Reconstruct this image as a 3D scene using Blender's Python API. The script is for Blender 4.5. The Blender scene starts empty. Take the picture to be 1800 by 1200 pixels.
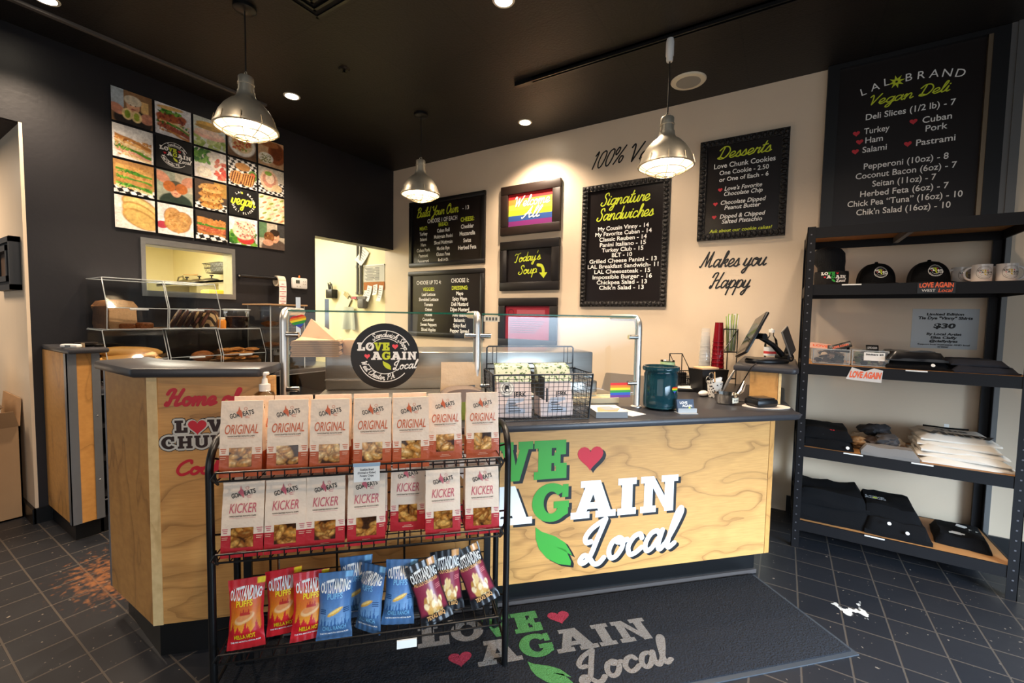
import bpy, bmesh, math, random
import numpy as np
from mathutils import Vector as V, Matrix as M, noise as mn
random.seed(7); np.random.seed(7)
SC = bpy.context.scene; COL = SC.collection
R2 = math.sqrt(.5)
# ------------------------------------------------------------------ camera
YAW, PIT, ROL = math.radians(32.058), math.radians(-3.1987), math.radians(.99918)
fw = V((-math.sin(YAW)*math.cos(PIT), math.cos(YAW)*math.cos(PIT), math.sin(PIT)))
rt = V((math.cos(YAW), math.sin(YAW), 0)); up = rt.cross(fw)
r2 = rt*math.cos(ROL)+up*math.sin(ROL); u2 = up*math.cos(ROL)-rt*math.sin(ROL)
cd = bpy.data.cameras.new('camera'); cam = bpy.data.objects.new('camera', cd); COL.objects.link(cam)
cd.sensor_width = 36; cd.lens = 762/1800*36; cd.clip_start = .02
mw = M((r2, u2, -fw)).transposed().to_4x4(); mw.translation = V((0, 0, 1.4)); cam.matrix_world = mw
SC.camera = cam
# ------------------------------------------------------------------ world, exposure
wd = bpy.data.worlds.new('world'); SC.world = wd; wd.use_nodes = True
wd.node_tree.nodes['Background'].inputs[0].default_value = (.72, .86, 1, 1)
wd.node_tree.nodes['Background'].inputs[1].default_value = .5
vs = SC.view_settings; vs.view_transform = 'Standard'; vs.look = 'None'; vs.exposure = .5; vs.gamma = 1; vs.use_curve_mapping = False
SC.display_settings.display_device = 'sRGB'
def lamp(name, typ, loc, power, col, size=.1, size_y=None, aim=None, spot=None, blend=.6):
    l = bpy.data.lights.new(name, typ); l.energy = power; l.color = col
    if typ == 'AREA':
        l.size = size
        if size_y: l.shape = 'RECTANGLE'; l.size_y = size_y
    else: l.shadow_soft_size = size
    if spot: l.spot_size = spot; l.spot_blend = blend
    o = bpy.data.objects.new(name, l); COL.objects.link(o); o.location = loc
    if aim is not None: o.rotation_euler = (V(aim)-V(loc)).to_track_quat('-Z', 'Y').to_euler()
    return o
WARM = (1, .79, .59); DAY = (.62, .8, 1)
lamp('daylight_side', 'AREA', (2.5, .8, .95), 92, DAY, 2.2, 1.1, aim=(1.3, 1.55, 0)).data.spread = math.radians(80)
lamp('daylight_front', 'AREA', (.4, -2.5, 1.6), 24, (1, .95, .9), 3.6, 2.2, aim=(-1.2, 3, 1.0))
lamp('kitchen_light', 'AREA', (-7.0, 2.0, 2.66), 170, (1, .93, .76), 2.6, 1.6, aim=(-7, 2.001, 0))
lamp('kitchen_door_light', 'AREA', (-5.0, 3.0, 2.66), 9, (1, .94, .78), .6, 1.0, aim=(-5, 3.001, 0))
lamp('hall_light', 'AREA', (-5.0, -.2, 2.5), 26, (1, .8, .6), .6, .6, aim=(-5, -.199, 0))
# ------------------------------------------------------------------ materials
def lin(c):
    if isinstance(c, str):
        c = [int(c[i:i+2], 16)/255 for i in (0, 2, 4)]
        c = [x/12.92 if x <= .04045 else ((x+.055)/1.055)**2.4 for x in c]
    return tuple(c)+(1,)
MC = {}
def mat(name, col=None, rough=.5, metal=0, noise=0, nscale=20, bump=0, bscale=None, emit=0, trans=0, ior=1.45, alpha=1, spec=.5, coat=0, aniso=None):
    if name in MC: return MC[name]
    m = bpy.data.materials.new(name); m.use_nodes = True; MC[name] = m
    nt = m.node_tree; b = nt.nodes['Principled BSDF']; c = lin(col)
    b.inputs['Base Color'].default_value = c; b.inputs['Roughness'].default_value = rough
    b.inputs['Metallic'].default_value = metal; b.inputs['IOR'].default_value = ior
    b.inputs['Transmission Weight'].default_value = trans; b.inputs['Alpha'].default_value = alpha
    b.inputs['Specular IOR Level'].default_value = spec; b.inputs['Coat Weight'].default_value = coat
    if emit: b.inputs['Emission Color'].default_value = c; b.inputs['Emission Strength'].default_value = emit
    if noise or bump:
        tc = nt.nodes.new('ShaderNodeTexCoord'); n = nt.nodes.new('ShaderNodeTexNoise')
        n.inputs['Scale'].default_value = nscale; n.inputs['Detail'].default_value = 5
        src = tc.outputs['Object']
        if aniso:
            mp = nt.nodes.new('ShaderNodeMapping'); mp.inputs['Scale'].default_value = aniso
            nt.links.new(src, mp.inputs[0]); src = mp.outputs[0]
        nt.links.new(src, n.inputs['Vector'])
        if noise:
            mx = nt.nodes.new('ShaderNodeMix'); mx.data_type = 'RGBA'
            mx.inputs['A'].default_value = tuple(max(0, x*(1-noise)) for x in c[:3])+(1,)
            mx.inputs['B'].default_value = tuple(min(1, x*(1+noise)) for x in c[:3])+(1,)
            nt.links.new(n.outputs['Fac'], mx.inputs['Factor']); nt.links.new(mx.outputs['Result'], b.inputs['Base Color'])
        if bump:
            n2 = n
            if bscale:
                n2 = nt.nodes.new('ShaderNodeTexNoise'); n2.inputs['Scale'].default_value = bscale
                nt.links.new(src, n2.inputs['Vector'])
            bp = nt.nodes.new('ShaderNodeBump'); bp.inputs['Strength'].default_value = bump; bp.inputs['Distance'].default_value = .01
            nt.links.new(n2.outputs['Fac'], bp.inputs['Height']); nt.links.new(bp.outputs['Normal'], b.inputs['Normal'])
    return m
def glass(name, col, alpha_mix=.9, rough=.02):
    """thin clear sheet: mostly see-through with a fresnel reflection"""
    if name in MC: return MC[name]
    m = bpy.data.materials.new(name); m.use_nodes = True; MC[name] = m; nt = m.node_tree
    nt.nodes.remove(nt.nodes['Principled BSDF']); out = nt.nodes['Material Output']
    tr = nt.nodes.new('ShaderNodeBsdfTransparent'); tr.inputs[0].default_value = lin(col)
    gl = nt.nodes.new('ShaderNodeBsdfGlossy'); gl.inputs['Roughness'].default_value = rough; gl.inputs[0].default_value = (1, 1, 1, 1)
    fr = nt.nodes.new('ShaderNodeFresnel'); fr.inputs[0].default_value = 1.5
    mu = nt.nodes.new('ShaderNodeMath'); mu.operation = 'MULTIPLY'; mu.inputs[1].default_value = alpha_mix
    mx = nt.nodes.new('ShaderNodeMixShader')
    nt.links.new(fr.outputs[0], mu.inputs[0]); nt.links.new(mu.outputs[0], mx.inputs[0])
    nt.links.new(tr.outputs[0], mx.inputs[1]); nt.links.new(gl.outputs[0], mx.inputs[2]); nt.links.new(mx.outputs[0], out.inputs[0])
    return m
def vcol(name='printed picture', rough=.35):
    if name in MC: return MC[name]
    m = bpy.data.materials.new(name); m.use_nodes = True; MC[name] = m; nt = m.node_tree
    a = nt.nodes.new('ShaderNodeVertexColor'); a.layer_name = 'Col'
    b = nt.nodes['Principled BSDF']; b.inputs['Roughness'].default_value = rough
    nt.links.new(a.outputs[0], b.inputs['Base Color']); return m
def nodes(m): return m.node_tree.nodes, m.node_tree.links
def wood(name, c1, c2, sc=(1, 1, 2.6), rings=7, ns=1.5, rough=.42, line=.1):
    if name in MC: return MC[name]
    m = mat(name, c1, rough); N, L = nodes(m); b = N['Principled BSDF']
    tc = N.new('ShaderNodeTexCoord'); mp = N.new('ShaderNodeMapping'); mp.inputs['Scale'].default_value = sc
    L.new(tc.outputs['Object'], mp.inputs[0])
    n = N.new('ShaderNodeTexNoise'); n.inputs['Scale'].default_value = ns; n.inputs['Detail'].default_value = 3; n.inputs['Roughness'].default_value = .45
    L.new(mp.outputs[0], n.inputs['Vector'])
    mu = N.new('ShaderNodeMath'); mu.operation = 'MULTIPLY'; mu.inputs[1].default_value = rings; L.new(n.outputs['Fac'], mu.inputs[0])
    f = N.new('ShaderNodeMath'); f.operation = 'FRACT'; L.new(mu.outputs[0], f.inputs[0])
    cr = N.new('ShaderNodeValToRGB'); e = cr.color_ramp.elements
    e[0].position = 0; e[0].color = (1, 1, 1, 1); e[1].position = line; e[1].color = (.12, .12, .12, 1)
    x = e.new(.75); x.color = (0, 0, 0, 1); x = e.new(1); x.color = (.45, .45, .45, 1)
    L.new(f.outputs[0], cr.inputs[0])
    n2 = N.new('ShaderNodeTexNoise'); n2.inputs['Scale'].default_value = 2.2; n2.inputs['Detail'].default_value = 6; L.new(mp.outputs[0], n2.inputs['Vector'])
    m3 = N.new('ShaderNodeMath'); m3.operation = 'MULTIPLY'; L.new(cr.outputs[0], m3.inputs[0]); L.new(n2.outputs['Fac'], m3.inputs[1])
    mx = N.new('ShaderNodeMix'); mx.data_type = 'RGBA'; mx.inputs['A'].default_value = lin(c1); mx.inputs['B'].default_value = lin(c2)
    L.new(m3.outputs[0], mx.inputs['Factor'])
    mp2 = N.new('ShaderNodeMapping'); mp2.inputs['Scale'].default_value = (sc[0]*3, sc[1]*3, sc[2]*14); L.new(tc.outputs['Object'], mp2.inputs[0])
    n3 = N.new('ShaderNodeTexNoise'); n3.inputs['Scale'].default_value = 4; n3.inputs['Detail'].default_value = 4; L.new(mp2.outputs[0], n3.inputs['Vector'])
    mx2 = N.new('ShaderNodeMix'); mx2.data_type = 'RGBA'; mx2.blend_type = 'MULTIPLY'; mx2.inputs['Factor'].default_value = .35
    cr2 = N.new('ShaderNodeValToRGB'); cr2.color_ramp.elements[0].position = .3; cr2.color_ramp.elements[0].color = (.62, .5, .4, 1); cr2.color_ramp.elements[1].position = .65
    L.new(n3.outputs['Fac'], cr2.inputs[0]); L.new(mx.outputs['Result'], mx2.inputs['A']); L.new(cr2.outputs[0], mx2.inputs['B'])
    L.new(mx2.outputs['Result'], b.inputs['Base Color'])
    return m
# ------------------------------------------------------------------ mesh builder
def circ(r, n, a0=0): return [(r*math.cos(a0+2*math.pi*i/n), r*math.sin(a0+2*math.pi*i/n)) for i in range(n)]
class MB:
    def __init__(s): s.v = []; s.f = []; s.mi = []; s.m = 0; s.F = None; s.sm = []; s.e = 0
    def _a(s, pts, faces, smooth=False):
        o = len(s.v); s.v += [tuple(p) for p in pts]
        for f in faces: s.f.append([i+o for i in f]); s.mi.append(s.m); s.sm.append(smooth)
        return s
    def box(s, x0, y0, z0, x1, y1, z1, T=None):
        p = [V((x, y, z)) for z in (z0, z1) for y in (y0, y1) for x in (x0, x1)]
        if T: p = [T@q for q in p]
        return s._a(p, [(0, 2, 3, 1), (4, 5, 7, 6), (0, 1, 5, 4), (2, 6, 7, 3), (0, 4, 6, 2), (1, 3, 7, 5)])
    def bbox(s, x0, y0, z0, x1, y1, z1, b=.004, T=None, seg=2):
        """box with rounded edges"""
        bm = bmesh.new(); bmesh.ops.create_cube(bm, size=1)
        for v in bm.verts: v.co = V(((x0+x1)/2+v.co.x*(x1-x0), (y0+y1)/2+v.co.y*(y1-y0), (z0+z1)/2+v.co.z*(z1-z0)))
        bmesh.ops.bevel(bm, geom=bm.edges[:], offset=min(b, .49*min(x1-x0, y1-y0, z1-z0)), segments=seg, profile=.5, affect='EDGES')
        return s.bm(bm, T, True)
    def bm(s, bm, T=None, smooth=False):
        bm.verts.index_update(); p = [(T@v.co if T else v.co) for v in bm.verts]
        s._a(p, [[v.index for v in f.verts] for f in bm.faces], smooth); bm.free(); return s
    def loft(s, rings, cap=True, closed=True, smooth=True):
        n = len(rings[0]); fs = []
        for i in range(len(rings)-1):
            for j in range(n if closed else n-1):
                k = (j+1) % n; fs.append((i*n+j, i*n+k, (i+1)*n+k, (i+1)*n+j))
        s._a([p for r in rings for p in r], fs, smooth)
        if cap:
            o = len(s.v)-n*len(rings)
            s.f.append([o+j for j in range(n)][::-1]); s.mi.append(s.m); s.sm.append(False)
            o2 = len(s.v)-n; s.f.append([o2+j for j in range(n)]); s.mi.append(s.m); s.sm.append(False)
        return s
    def lathe(s, prof, n=24, c=(0, 0, 0), cap=True, T=None, smooth=True):
        rings = []
        for r, z in prof:
            q = [V((c[0]+x, c[1]+y, c[2]+z)) for x, y in circ(max(r, 1e-5), n)]
            rings.append([T@k for k in q] if T else q)
        return s.loft(rings, cap, True, smooth)
    def cyl(s, p0, p1, r0, r1=None, n=12, cap=True, smooth=True):
        return s.tube([p0, p1], [r0, r0 if r1 is None else r1], n, cap, smooth)
    def tube(s, pts, r, n=8, cap=True, smooth=True, sq=None):
        pts = [V(p) for p in pts]; k = len(pts); rs = r if isinstance(r, (list, tuple)) else [r]*k
        t0 = (pts[1]-pts[0]).normalized(); a = V((0, 0, 1)) if abs(t0.z) < .9 else V((1, 0, 0))
        nx = t0.cross(a).normalized(); rings = []
        for i in range(k):
            t = (pts[min(i+1, k-1)]-pts[max(i-1, 0)]).normalized()
            nx = (nx-t*nx.dot(t)).normalized(); ny = t.cross(nx)
            rings.append([pts[i]+nx*rs[i]*c+ny*rs[i]*d for c, d in circ(1, n, math.pi/n)])
        return s.loft(rings, cap, True, smooth)
    def ball(s, c, r, n=12, m=8, sc=(1, 1, 1), T=None):
        prof = [(math.sin(math.pi*i/m), -math.cos(math.pi*i/m)) for i in range(m+1)]
        rings = [[V((c[0]+r*sc[0]*a*x, c[1]+r*sc[1]*a*y, c[2]+r*sc[2]*z)) for x, y in circ(1, n)] for a, z in [(max(q[0], 1e-4), q[1]) for q in prof]]
        if T: rings = [[T@p for p in g] for g in rings]
        return s.loft(rings, False)
    def grid(s, P, nu, nv, smooth=True):
        pts = [P(i/nu, j/nv) for j in range(nv+1) for i in range(nu+1)]
        return s._a(pts, [(j*(nu+1)+i, j*(nu+1)+i+1, (j+1)*(nu+1)+i+1, (j+1)*(nu+1)+i) for j in range(nv) for i in range(nu)], smooth)
    def prism(s, poly, z0, z1, b=0, T=None):
        """polygon in x,y extruded in z, optional rounded top and bottom edge"""
        bm = bmesh.new(); vs = [bm.verts.new((x, y, z0)) for x, y in poly]; f = bm.faces.new(vs)
        if f.normal.z > 0: f.normal_flip()
        bm.normal_update()
        e = bmesh.ops.extrude_face_region(bm, geom=[f]); vv = [g for g in e['geom'] if isinstance(g, bmesh.types.BMVert)]
        for v in vv: v.co.z = z1
        bmesh.ops.recalc_face_normals(bm, faces=bm.faces[:])
        if b: bmesh.ops.bevel(bm, geom=bm.edges[:], offset=b, segments=2, profile=.5, affect='EDGES')
        return s.bm(bm, T, bool(b))
    # flat drawing on a face: u right, v up, w out of the face
    def P(s, u, v, w=0): return s.F(u, v, w+s.e) if s.F else V((u, -w-s.e, v))
    def lift(s): s.e = (s.e+2.1e-5) % 4.6e-4      # overlapping flat shapes never share one plane
    def poly(s, pts, w=0): s.lift(); return s._a([s.P(u, v, w) for u, v in pts], [list(range(len(pts)))])
    def rect(s, u0, v0, u1, v1, w=0): return s.poly([(u0, v0), (u1, v0), (u1, v1), (u0, v1)], w)
    def disc(s, u, v, r, w=0, ry=None, n=28): return s.poly([(u+x, v+y*((ry or r)/r)) for x, y in circ(r, n)], w)
    def ring(s, u, v, r0, r1, w=0, a0=0, a1=360, n=40, k0=1, k1=1):
        s.lift(); A = [math.radians(a0+(a1-a0)*i/n) for i in range(n+1)]
        p = [s.P(u+r*math.cos(a), v+r*k*math.sin(a), w) for r, k in ((r0, k0), (r1, k1)) for a in A]
        return s._a(p, [(i, i+1, n+2+i, n+1+i) for i in range(n)])
    def stroke(s, pts, th, w=0, n=5, smooth=True):
        P = [V((a, b)) for a, b in pts]
        if smooth and len(P) > 2:
            Q = [P[0]*2-P[1]]+P+[P[-1]*2-P[-2]]; out = []
            for i in range(1, len(Q)-2):
                a, b, c, d = Q[i-1:i+3]
                for k in range(n):
                    t = k/n; out.append(.5*((2*b)+(c-a)*t+(2*a-5*b+4*c-d)*t*t+(3*b-a-3*c+d)*t**3))
            out.append(P[-1]); P = out
        L = []; Rr = []; h = th/2
        for i, p in enumerate(P):
            t = P[min(i+1, len(P)-1)]-P[max(i-1, 0)]
            t = t.normalized() if t.length > 1e-9 else V((1, 0)); nn = V((-t.y, t.x))
            L.append(p+nn*h); Rr.append(p-nn*h)
        s.lift(); m = len(P); s._a([s.P(q.x, q.y, w+1.5e-6*(i % m)) for i, q in enumerate(L+Rr)], [(i, i+1, m+i+1, m+i) for i in range(m-1)])
        for q in (P[0], P[-1]): s.disc(q.x, q.y, h, w, n=10)
        return s
    def heart(s, u, v, r, w=0):
        p = [(16*math.sin(t)**3, 13*math.cos(t)-5*math.cos(2*t)-2*math.cos(3*t)-math.cos(4*t)) for t in [2*math.pi*i/28 for i in range(28)]]
        return s.poly([(u+x*r/16, v+y*r/16) for x, y in p][::-1], w)
    def absorb(s, b, off=0):
        """take in what is printed on this part; off shifts its material slots"""
        o = len(s.v); s.v += b.v; s.f += [[i+o for i in f] for f in b.f]; s.mi += [i+off for i in b.mi]; s.sm += b.sm; return s
    def build(s, name, mats, parent=None, loc=None, rotz=0):
        me = bpy.data.meshes.new(name); me.from_pydata(s.v, [], s.f)
        for m in (mats if isinstance(mats, (list, tuple)) else [mats]): me.materials.append(m)
        me.polygons.foreach_set('material_index', s.mi); me.polygons.foreach_set('use_smooth', s.sm); me.update()
        if any(s.sm): me.set_sharp_from_angle(angle=math.radians(42))
        o = bpy.data.objects.new(name, me); COL.objects.link(o)
        if parent: o.parent = parent
        if loc is not None: o.location = loc
        o.rotation_euler = (0, 0, rotz)
        return o
def tag(o, label, cat, group=None, kind=None):
    if label: o['label'] = label
    if cat: o['category'] = cat
    if group: o['group'] = group
    if kind: o['kind'] = kind
    return o
def thing(name, label, cat, loc=(0, 0, 0), rotz=0, group=None):
    o = bpy.data.objects.new(name, None); COL.objects.link(o); o.empty_display_size = .05
    o.location = loc; o.rotation_euler = (0, 0, rotz); return tag(o, label, cat, group)
def one(mb, name, mats, label, cat, loc=(0, 0, 0), rotz=0, group=None):
    return tag(mb.build(name, mats, None, loc, rotz), label, cat, group)
def struct(mb, name, mats, parent=None, loc=None, rotz=0):
    o = mb.build(name, mats, parent, loc, rotz)
    if not parent: o['kind'] = 'structure'
    return o
def dup(root, loc, rotz=None, label=None, group=None, rot=None):
    def cp(o, par):
        c = o.copy(); COL.objects.link(c)
        if par: c.parent = par
        for ch in list(o.children): cp(ch, c)
        return c
    r = cp(root, None); r.location = loc
    if rotz is not None: r.rotation_euler = (0, 0, rotz)
    if rot is not None: r.rotation_euler = rot
    if label: r['label'] = label
    if group: r['group'] = group
    return r
def S(s, t, z=0): return V(((s+t)*R2, (s-t)*R2, z))      # counter axes (s along the counter, t towards the room) to world
A45 = math.pi/4; A90 = math.pi/2
# ------------------------------------------------------------------ lettering
_TC = {}
def _txt(body, bold):
    k = (body, bold)
    if k not in _TC:
        c = bpy.data.curves.new('t', 'FONT'); c.body = body; c.size = 1; c.resolution_u = 3; c.offset = bold; c.fill_mode = 'FRONT'
        o = bpy.data.objects.new('t', c); me = bpy.data.meshes.new_from_object(o)
        vs = [(v.co.x, v.co.y) for v in me.vertices]; fs = [list(p.vertices) for p in me.polygons]
        x0 = min([v[0] for v in vs] or [0]); x1 = max([v[0] for v in vs] or [1])
        bpy.data.objects.remove(o); bpy.data.curves.remove(c); bpy.data.meshes.remove(me)
        _TC[k] = ([(a-x0, b) for a, b in vs], fs, x1-x0)
    return _TC[k]
_H = max(v[1] for v in _txt('H', 0)[0])
def text(mb, body, u, v, h, al='C', bold=.012, sh=0, sx=1, w=0, width=None, rot=0, arch=None):
    """built-in sans lettering: h cap height, v baseline"""
    vs, fs, W = _txt(body, bold); k = h/_H
    if width: sx = width/(W*k)
    W *= k*sx; o = {'C': -W/2, 'L': 0, 'R': -W}[al]; pts = []; cr, sr = math.cos(rot), math.sin(rot)
    for a, b in vs:
        x = a*k*sx+b*k*sh+o; y = b*k
        if arch: y = y*(1+arch*(1-(2*(x-o)/W-1)**2))
        pts.append(mb.P(u+x*cr-y*sr, v+x*sr+y*cr, w))
    mb._a(pts, fs); return W
G = {}
for ln in '''a 55|40,40 30,50 14,45 5,22 12,3 26,8 40,32;45,50 42,22 44,5 51,1 60,12
b 46|0,8 14,50 24,88 18,100 10,80 8,30 14,4 28,2 40,20 38,40 26,44 24,36 46,36
c 42|38,39 30,50 14,44 5,22 14,2 28,3 43,14
d 52|42,40 32,50 14,44 5,22 14,3 28,8 42,34 52,100;52,100 43,18 47,2 57,10
e 42|2,16 20,20 34,34 30,48 18,49 6,34 6,14 16,1 30,4 43,14
f 32|0,8 18,45 32,86 28,100 20,92 13,40 6,-30 -2,-42 -4,-26 12,-2 34,12
g 50|44,40 34,50 16,45 6,22 14,3 30,8 44,34 47,50;47,50 38,-12 26,-42 10,-40 14,-24 36,-4 54,10
h 50|0,8 18,52 28,90 22,100 15,80 8,0;10,14 24,44 36,50 42,40 37,10 43,1 54,10
i 24|0,8 13,50;13,50 8,14 13,1 26,10;17,66 18,69
k 50|0,8 18,52 28,90 22,100 15,80 8,0;10,18 28,44 40,48 38,32 20,24;20,24 32,18 38,2 52,10
l 26|0,8 18,52 29,90 23,100 14,78 8,20 13,1 28,10
m 74|0,30 9,49 13,44 8,0;9,14 22,45 33,48 34,30 30,0;31,14 44,45 56,49 59,34 55,10 61,1 76,10
n 52|0,30 9,49 13,44 8,0;9,14 24,46 36,49 40,36 36,10 42,1 54,10
o 46|24,50 10,42 5,20 14,2 28,4 39,24 36,42 24,50 22,40 34,38 48,42
p 50|0,24 14,50 3,-42;8,10 20,44 34,50 44,36 38,12 26,2 12,8;38,12 52,10
r 38|0,10 11,50 14,42 30,46 31,40 27,14 31,2 40,10
s 36|0,8 20,50 24,40 29,18 22,2 6,5;22,2 38,12
t 30|0,8 14,50 23,92;23,92 10,18 15,2 30,10;6,62 34,66
u 52|0,10 11,49 6,14 14,1 28,12 41,49;41,49 36,14 42,1 54,10
w 66|0,10 9,48 6,14 14,1 26,12 35,47;35,47 32,14 40,1 53,14 60,47;60,47 68,42
y 50|0,10 11,49 6,14 14,2 28,12 41,49;41,49 32,-14 20,-42 8,-38 12,-24 34,-4 52,10
v 48|0,10 9,48 8,14 16,1 30,14 40,47;40,47 50,42
A 76|2,6 10,0 30,34 58,100;58,100 54,40 58,2 72,10;20,34 40,42 66,38
B 64|26,96 10,0;4,80 30,102 56,92 50,64 28,54;28,54 56,50 60,22 40,0 14,4
C 62|58,82 54,98 34,96 12,68 8,28 24,2 44,4 62,20
D 76|30,96 16,4;2,76 24,102 54,98 72,60 56,14 28,0 6,8 16,18 40,6
H 80|2,72 12,96 34,98 27,60 16,6 4,4 8,18;22,46 50,54;72,100 58,50 50,8 58,1 76,12
L 64|20,52 8,52 3,66 16,86 46,104;46,104 36,60 26,16 12,1 2,8 9,20 24,12 40,-5 54,-6 64,6
M 98|4,8 12,4 26,50 40,100;40,100 42,50 46,8;46,8 74,100;74,100 70,20 76,2 92,12
O 72|44,98 20,80 10,36 24,2 48,6 64,46 58,88 40,98 34,84 56,74
P 64|26,96 10,0;4,76 30,102 60,92 56,60 34,46 20,54
S 56|54,80 46,100 28,94 24,72 42,46 38,12 20,-2 2,10 8,26
T 56|2,80 14,96 36,90 66,102;42,94 30,40 22,4 6,4
V 62|2,84 14,100 21,80 22,6;22,6 46,60 66,102
W 96|2,84 14,100 20,80 22,6;22,6 50,82;50,82 50,6;50,6 74,60 96,102
Y 62|2,84 14,98 18,70 28,52 44,64 64,100;64,100 46,30 30,-30 14,-42 8,-26 30,-2 56,12
1 34|10,80 26,100 10,0
0 50|34,98 16,84 6,36 14,2 30,6 44,50 44,88 34,98
% 66|18,98 6,76 12,56 24,70 28,92 18,98;62,100 10,0;50,42 40,24 46,2 58,12 62,34 50,42
' 16|12,102 6,80
, 18|8,6 0,-18
! 20|14,98 7,28;4,4 5,2
& 60|52,30 30,0 8,10 10,34 38,66 34,94 18,90 18,66 54,4'''.split('\n'):
    k, r = ln[0], ln[2:]; a, st = r.split('|')
    G[k] = (int(a)/100, [[tuple(float(q)/100 for q in p.split(',')) for p in q2.split()] for q2 in st.split(';')])
def script(mb, body, u, v, h, th=.11, al='L', sh=.22, sx=1, w=0, rot=0, width=None, arc=None, gap=0):
    """brush script lettering; h capital height, th stroke thickness over h; arc=(cx,cy,r,deg,down)"""
    W = sum((G[c][0]+gap if c in G else .3) for c in body)
    if width: sx = width/(W*h)
    o = {'L': 0, 'C': -W/2, 'R': -W}[al]; cr, sr = math.cos(rot), math.sin(rot)
    if arc:
        sx = 1 if not width else sx
    x = o
    for c in body:
        if c in G:
            for st in G[c][1]:
                q = []
                for a, b in st:
                    X = (x+a+b*sh)*h*sx; Y = b*h
                    if arc:
                        cx, cy, r, deg, dn = arc
                        if dn: an = math.radians(deg)+X/r; q.append((cx+(r-Y)*math.cos(an), cy+(r-Y)*math.sin(an)))
                        else: an = math.radians(deg)-X/r; q.append((cx+(r+Y)*math.cos(an), cy+(r+Y)*math.sin(an)))
                    else: q.append((u+X*cr-Y*sr, v+X*sr+Y*cr))
                mb.stroke(q, th*h, w)
            x += G[c][0]+gap
        else: x += .3
    return W*h*sx
SL = {  # slab capitals: list of polygons on a 100-high body, advance
 'L': (74, ['0,0 70,0 70,20 0,20', '0,80 46,80 46,100 0,100', '9,0 37,0 37,100 9,100', '48,0 70,0 70,42 48,42']),
 'V': (92, ['-4,80 40,80 40,100 -4,100', '54,80 96,80 96,100 54,100', '2,96 34,96 56,0 32,0', '62,96 88,96 58,0 36,0']),
 'E': (76, ['0,0 72,0 72,20 0,20', '0,80 70,80 70,100 0,100', '9,0 38,0 38,100 9,100', '34,41 56,41 56,60 34,60', '48,62 70,62 70,100 48,100', '48,0 72,0 72,40 48,40', '44,33 58,33 58,68 44,68']),
 'A': (102, ['-2,0 42,0 42,18 -2,18', '56,0 104,0 104,18 56,18', '8,10 32,10 58,88 58,100 36,100', '64,10 94,10 66,100 40,100', '20,82 66,82 66,100 20,100', '26,24 74,24 68,42 30,42']),
 'I': (50, ['0,0 48,0 48,18 0,18', '0,82 48,82 48,100 0,100', '10,0 38,0 38,100 10,100']),
 'N': (108, ['0,0 44,0 44,18 0,18', '0,82 34,82 34,100 0,100', '10,0 34,0 34,100 10,100', '16,100 36,100 92,0 72,0', '68,0 94,0 94,100 68,100', '58,82 106,82 106,100 58,100']),
 'C': (88, ['58,60 78,60 78,100 64,100']), 'O': (96, []), 'G': (98, ['54,34 92,34 92,52 54,52', '68,6 90,18 90,50 66,50', '74,62 90,62 90,96 76,96']),
 'H': (100, ['0,0 42,0 42,18 0,18', '0,82 42,82 42,100 0,100', '54,0 96,0 96,18 54,18', '54,82 96,82 96,100 54,100', '8,0 34,0 34,100 8,100', '62,0 88,0 88,100 62,100', '30,40 66,40 66,58 30,58']),
 'U': (100, ['0,82 42,82 42,100 0,100', '58,82 98,82 98,100 58,100', '8,30 34,30 34,100 8,100', '64,30 88,30 88,100 64,100']),
 'K': (100, ['0,0 42,0 42,18 0,18', '0,82 42,82 42,100 0,100', '8,0 34,0 34,100 8,100', '30,40 56,100 90,100 52,52', '40,56 62,66 100,0 66,0']),
 'S': (76, ['4,0 16,0 16,34 4,34', '56,66 68,66 68,100 56,100'])}
def slab(mb, ch, u, v, h, wd=None, w=0):
    """one slab capital, left edge u, baseline v, drawn wd wide"""
    adv, ps = SL[ch]; k = h/100; kx = (wd/(adv if ch not in 'L' else 70)) if wd else k
    for p in ps:
        q = [tuple(float(a) for a in c.split(',')) for c in p.split()]
        if sum(a[0]*b[1]-b[0]*a[1] for a, b in zip(q, q[1:]+q[:1])) < 0: q = q[::-1]
        mb.poly([(u+a*kx, v+b*k) for a, b in q], w)
    def ov(cx, rx, rix, a0, a1):
        n = 26; mb.lift(); A = [math.radians(a0+(a1-a0)*i/n) for i in range(n+1)]
        p = [mb.P(u+(cx+r*math.cos(a))*kx, v+(50+q*math.sin(a))*k, w) for r, q in ((rix, 29), (rx, 51)) for a in A]
        mb._a(p, [(i, i+1, n+2+i, n+1+i) for i in range(n)])
    if ch == 'O': ov(48, 47, 19, 0, 360)
    if ch == 'G': ov(48, 47, 19, 38, 335)
    if ch == 'C': ov(46, 45, 18, 45, 320)
    if ch == 'U':
        n = 16; mb.lift(); A = [math.radians(180+180*i/n) for i in range(n+1)]
        p = [mb.P(u+(48+r*math.cos(a))*kx, v+(32+q*math.sin(a))*k, w) for r, q in ((15, 13), (40, 33)) for a in A]
        mb._a(p, [(i, i+1, n+2+i, n+1+i) for i in range(n)])
    if ch == 'S':
        mb.stroke([(u+x*kx, v+y*k) for x, y in [(62, 72), (50, 88), (22, 88), (16, 66), (50, 42), (60, 22), (44, 10), (10, 14)]], 22*k, w)
def leaf(mb, u, v, k, w=0):
    p = [(0, .21), (.03, .185), (.1, .155), (.15, .12), (.175, .08), (.19, .05), (.10, .105), (.155, .085), (.185, .02), (.183, 0), (.12, .015), (.06, .05), (.02, .10), (.003, .15)]
    mb.poly([(u+a*k, v+b*k) for a, b in p], w)
    mb.poly([(u+a*k, v+b*k) for a, b in [(0, .21), (.03, .185), (.1, .155), (.11, .1), (.06, .05), (.02, .10), (.003, .15)]][::-1], w)
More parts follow.
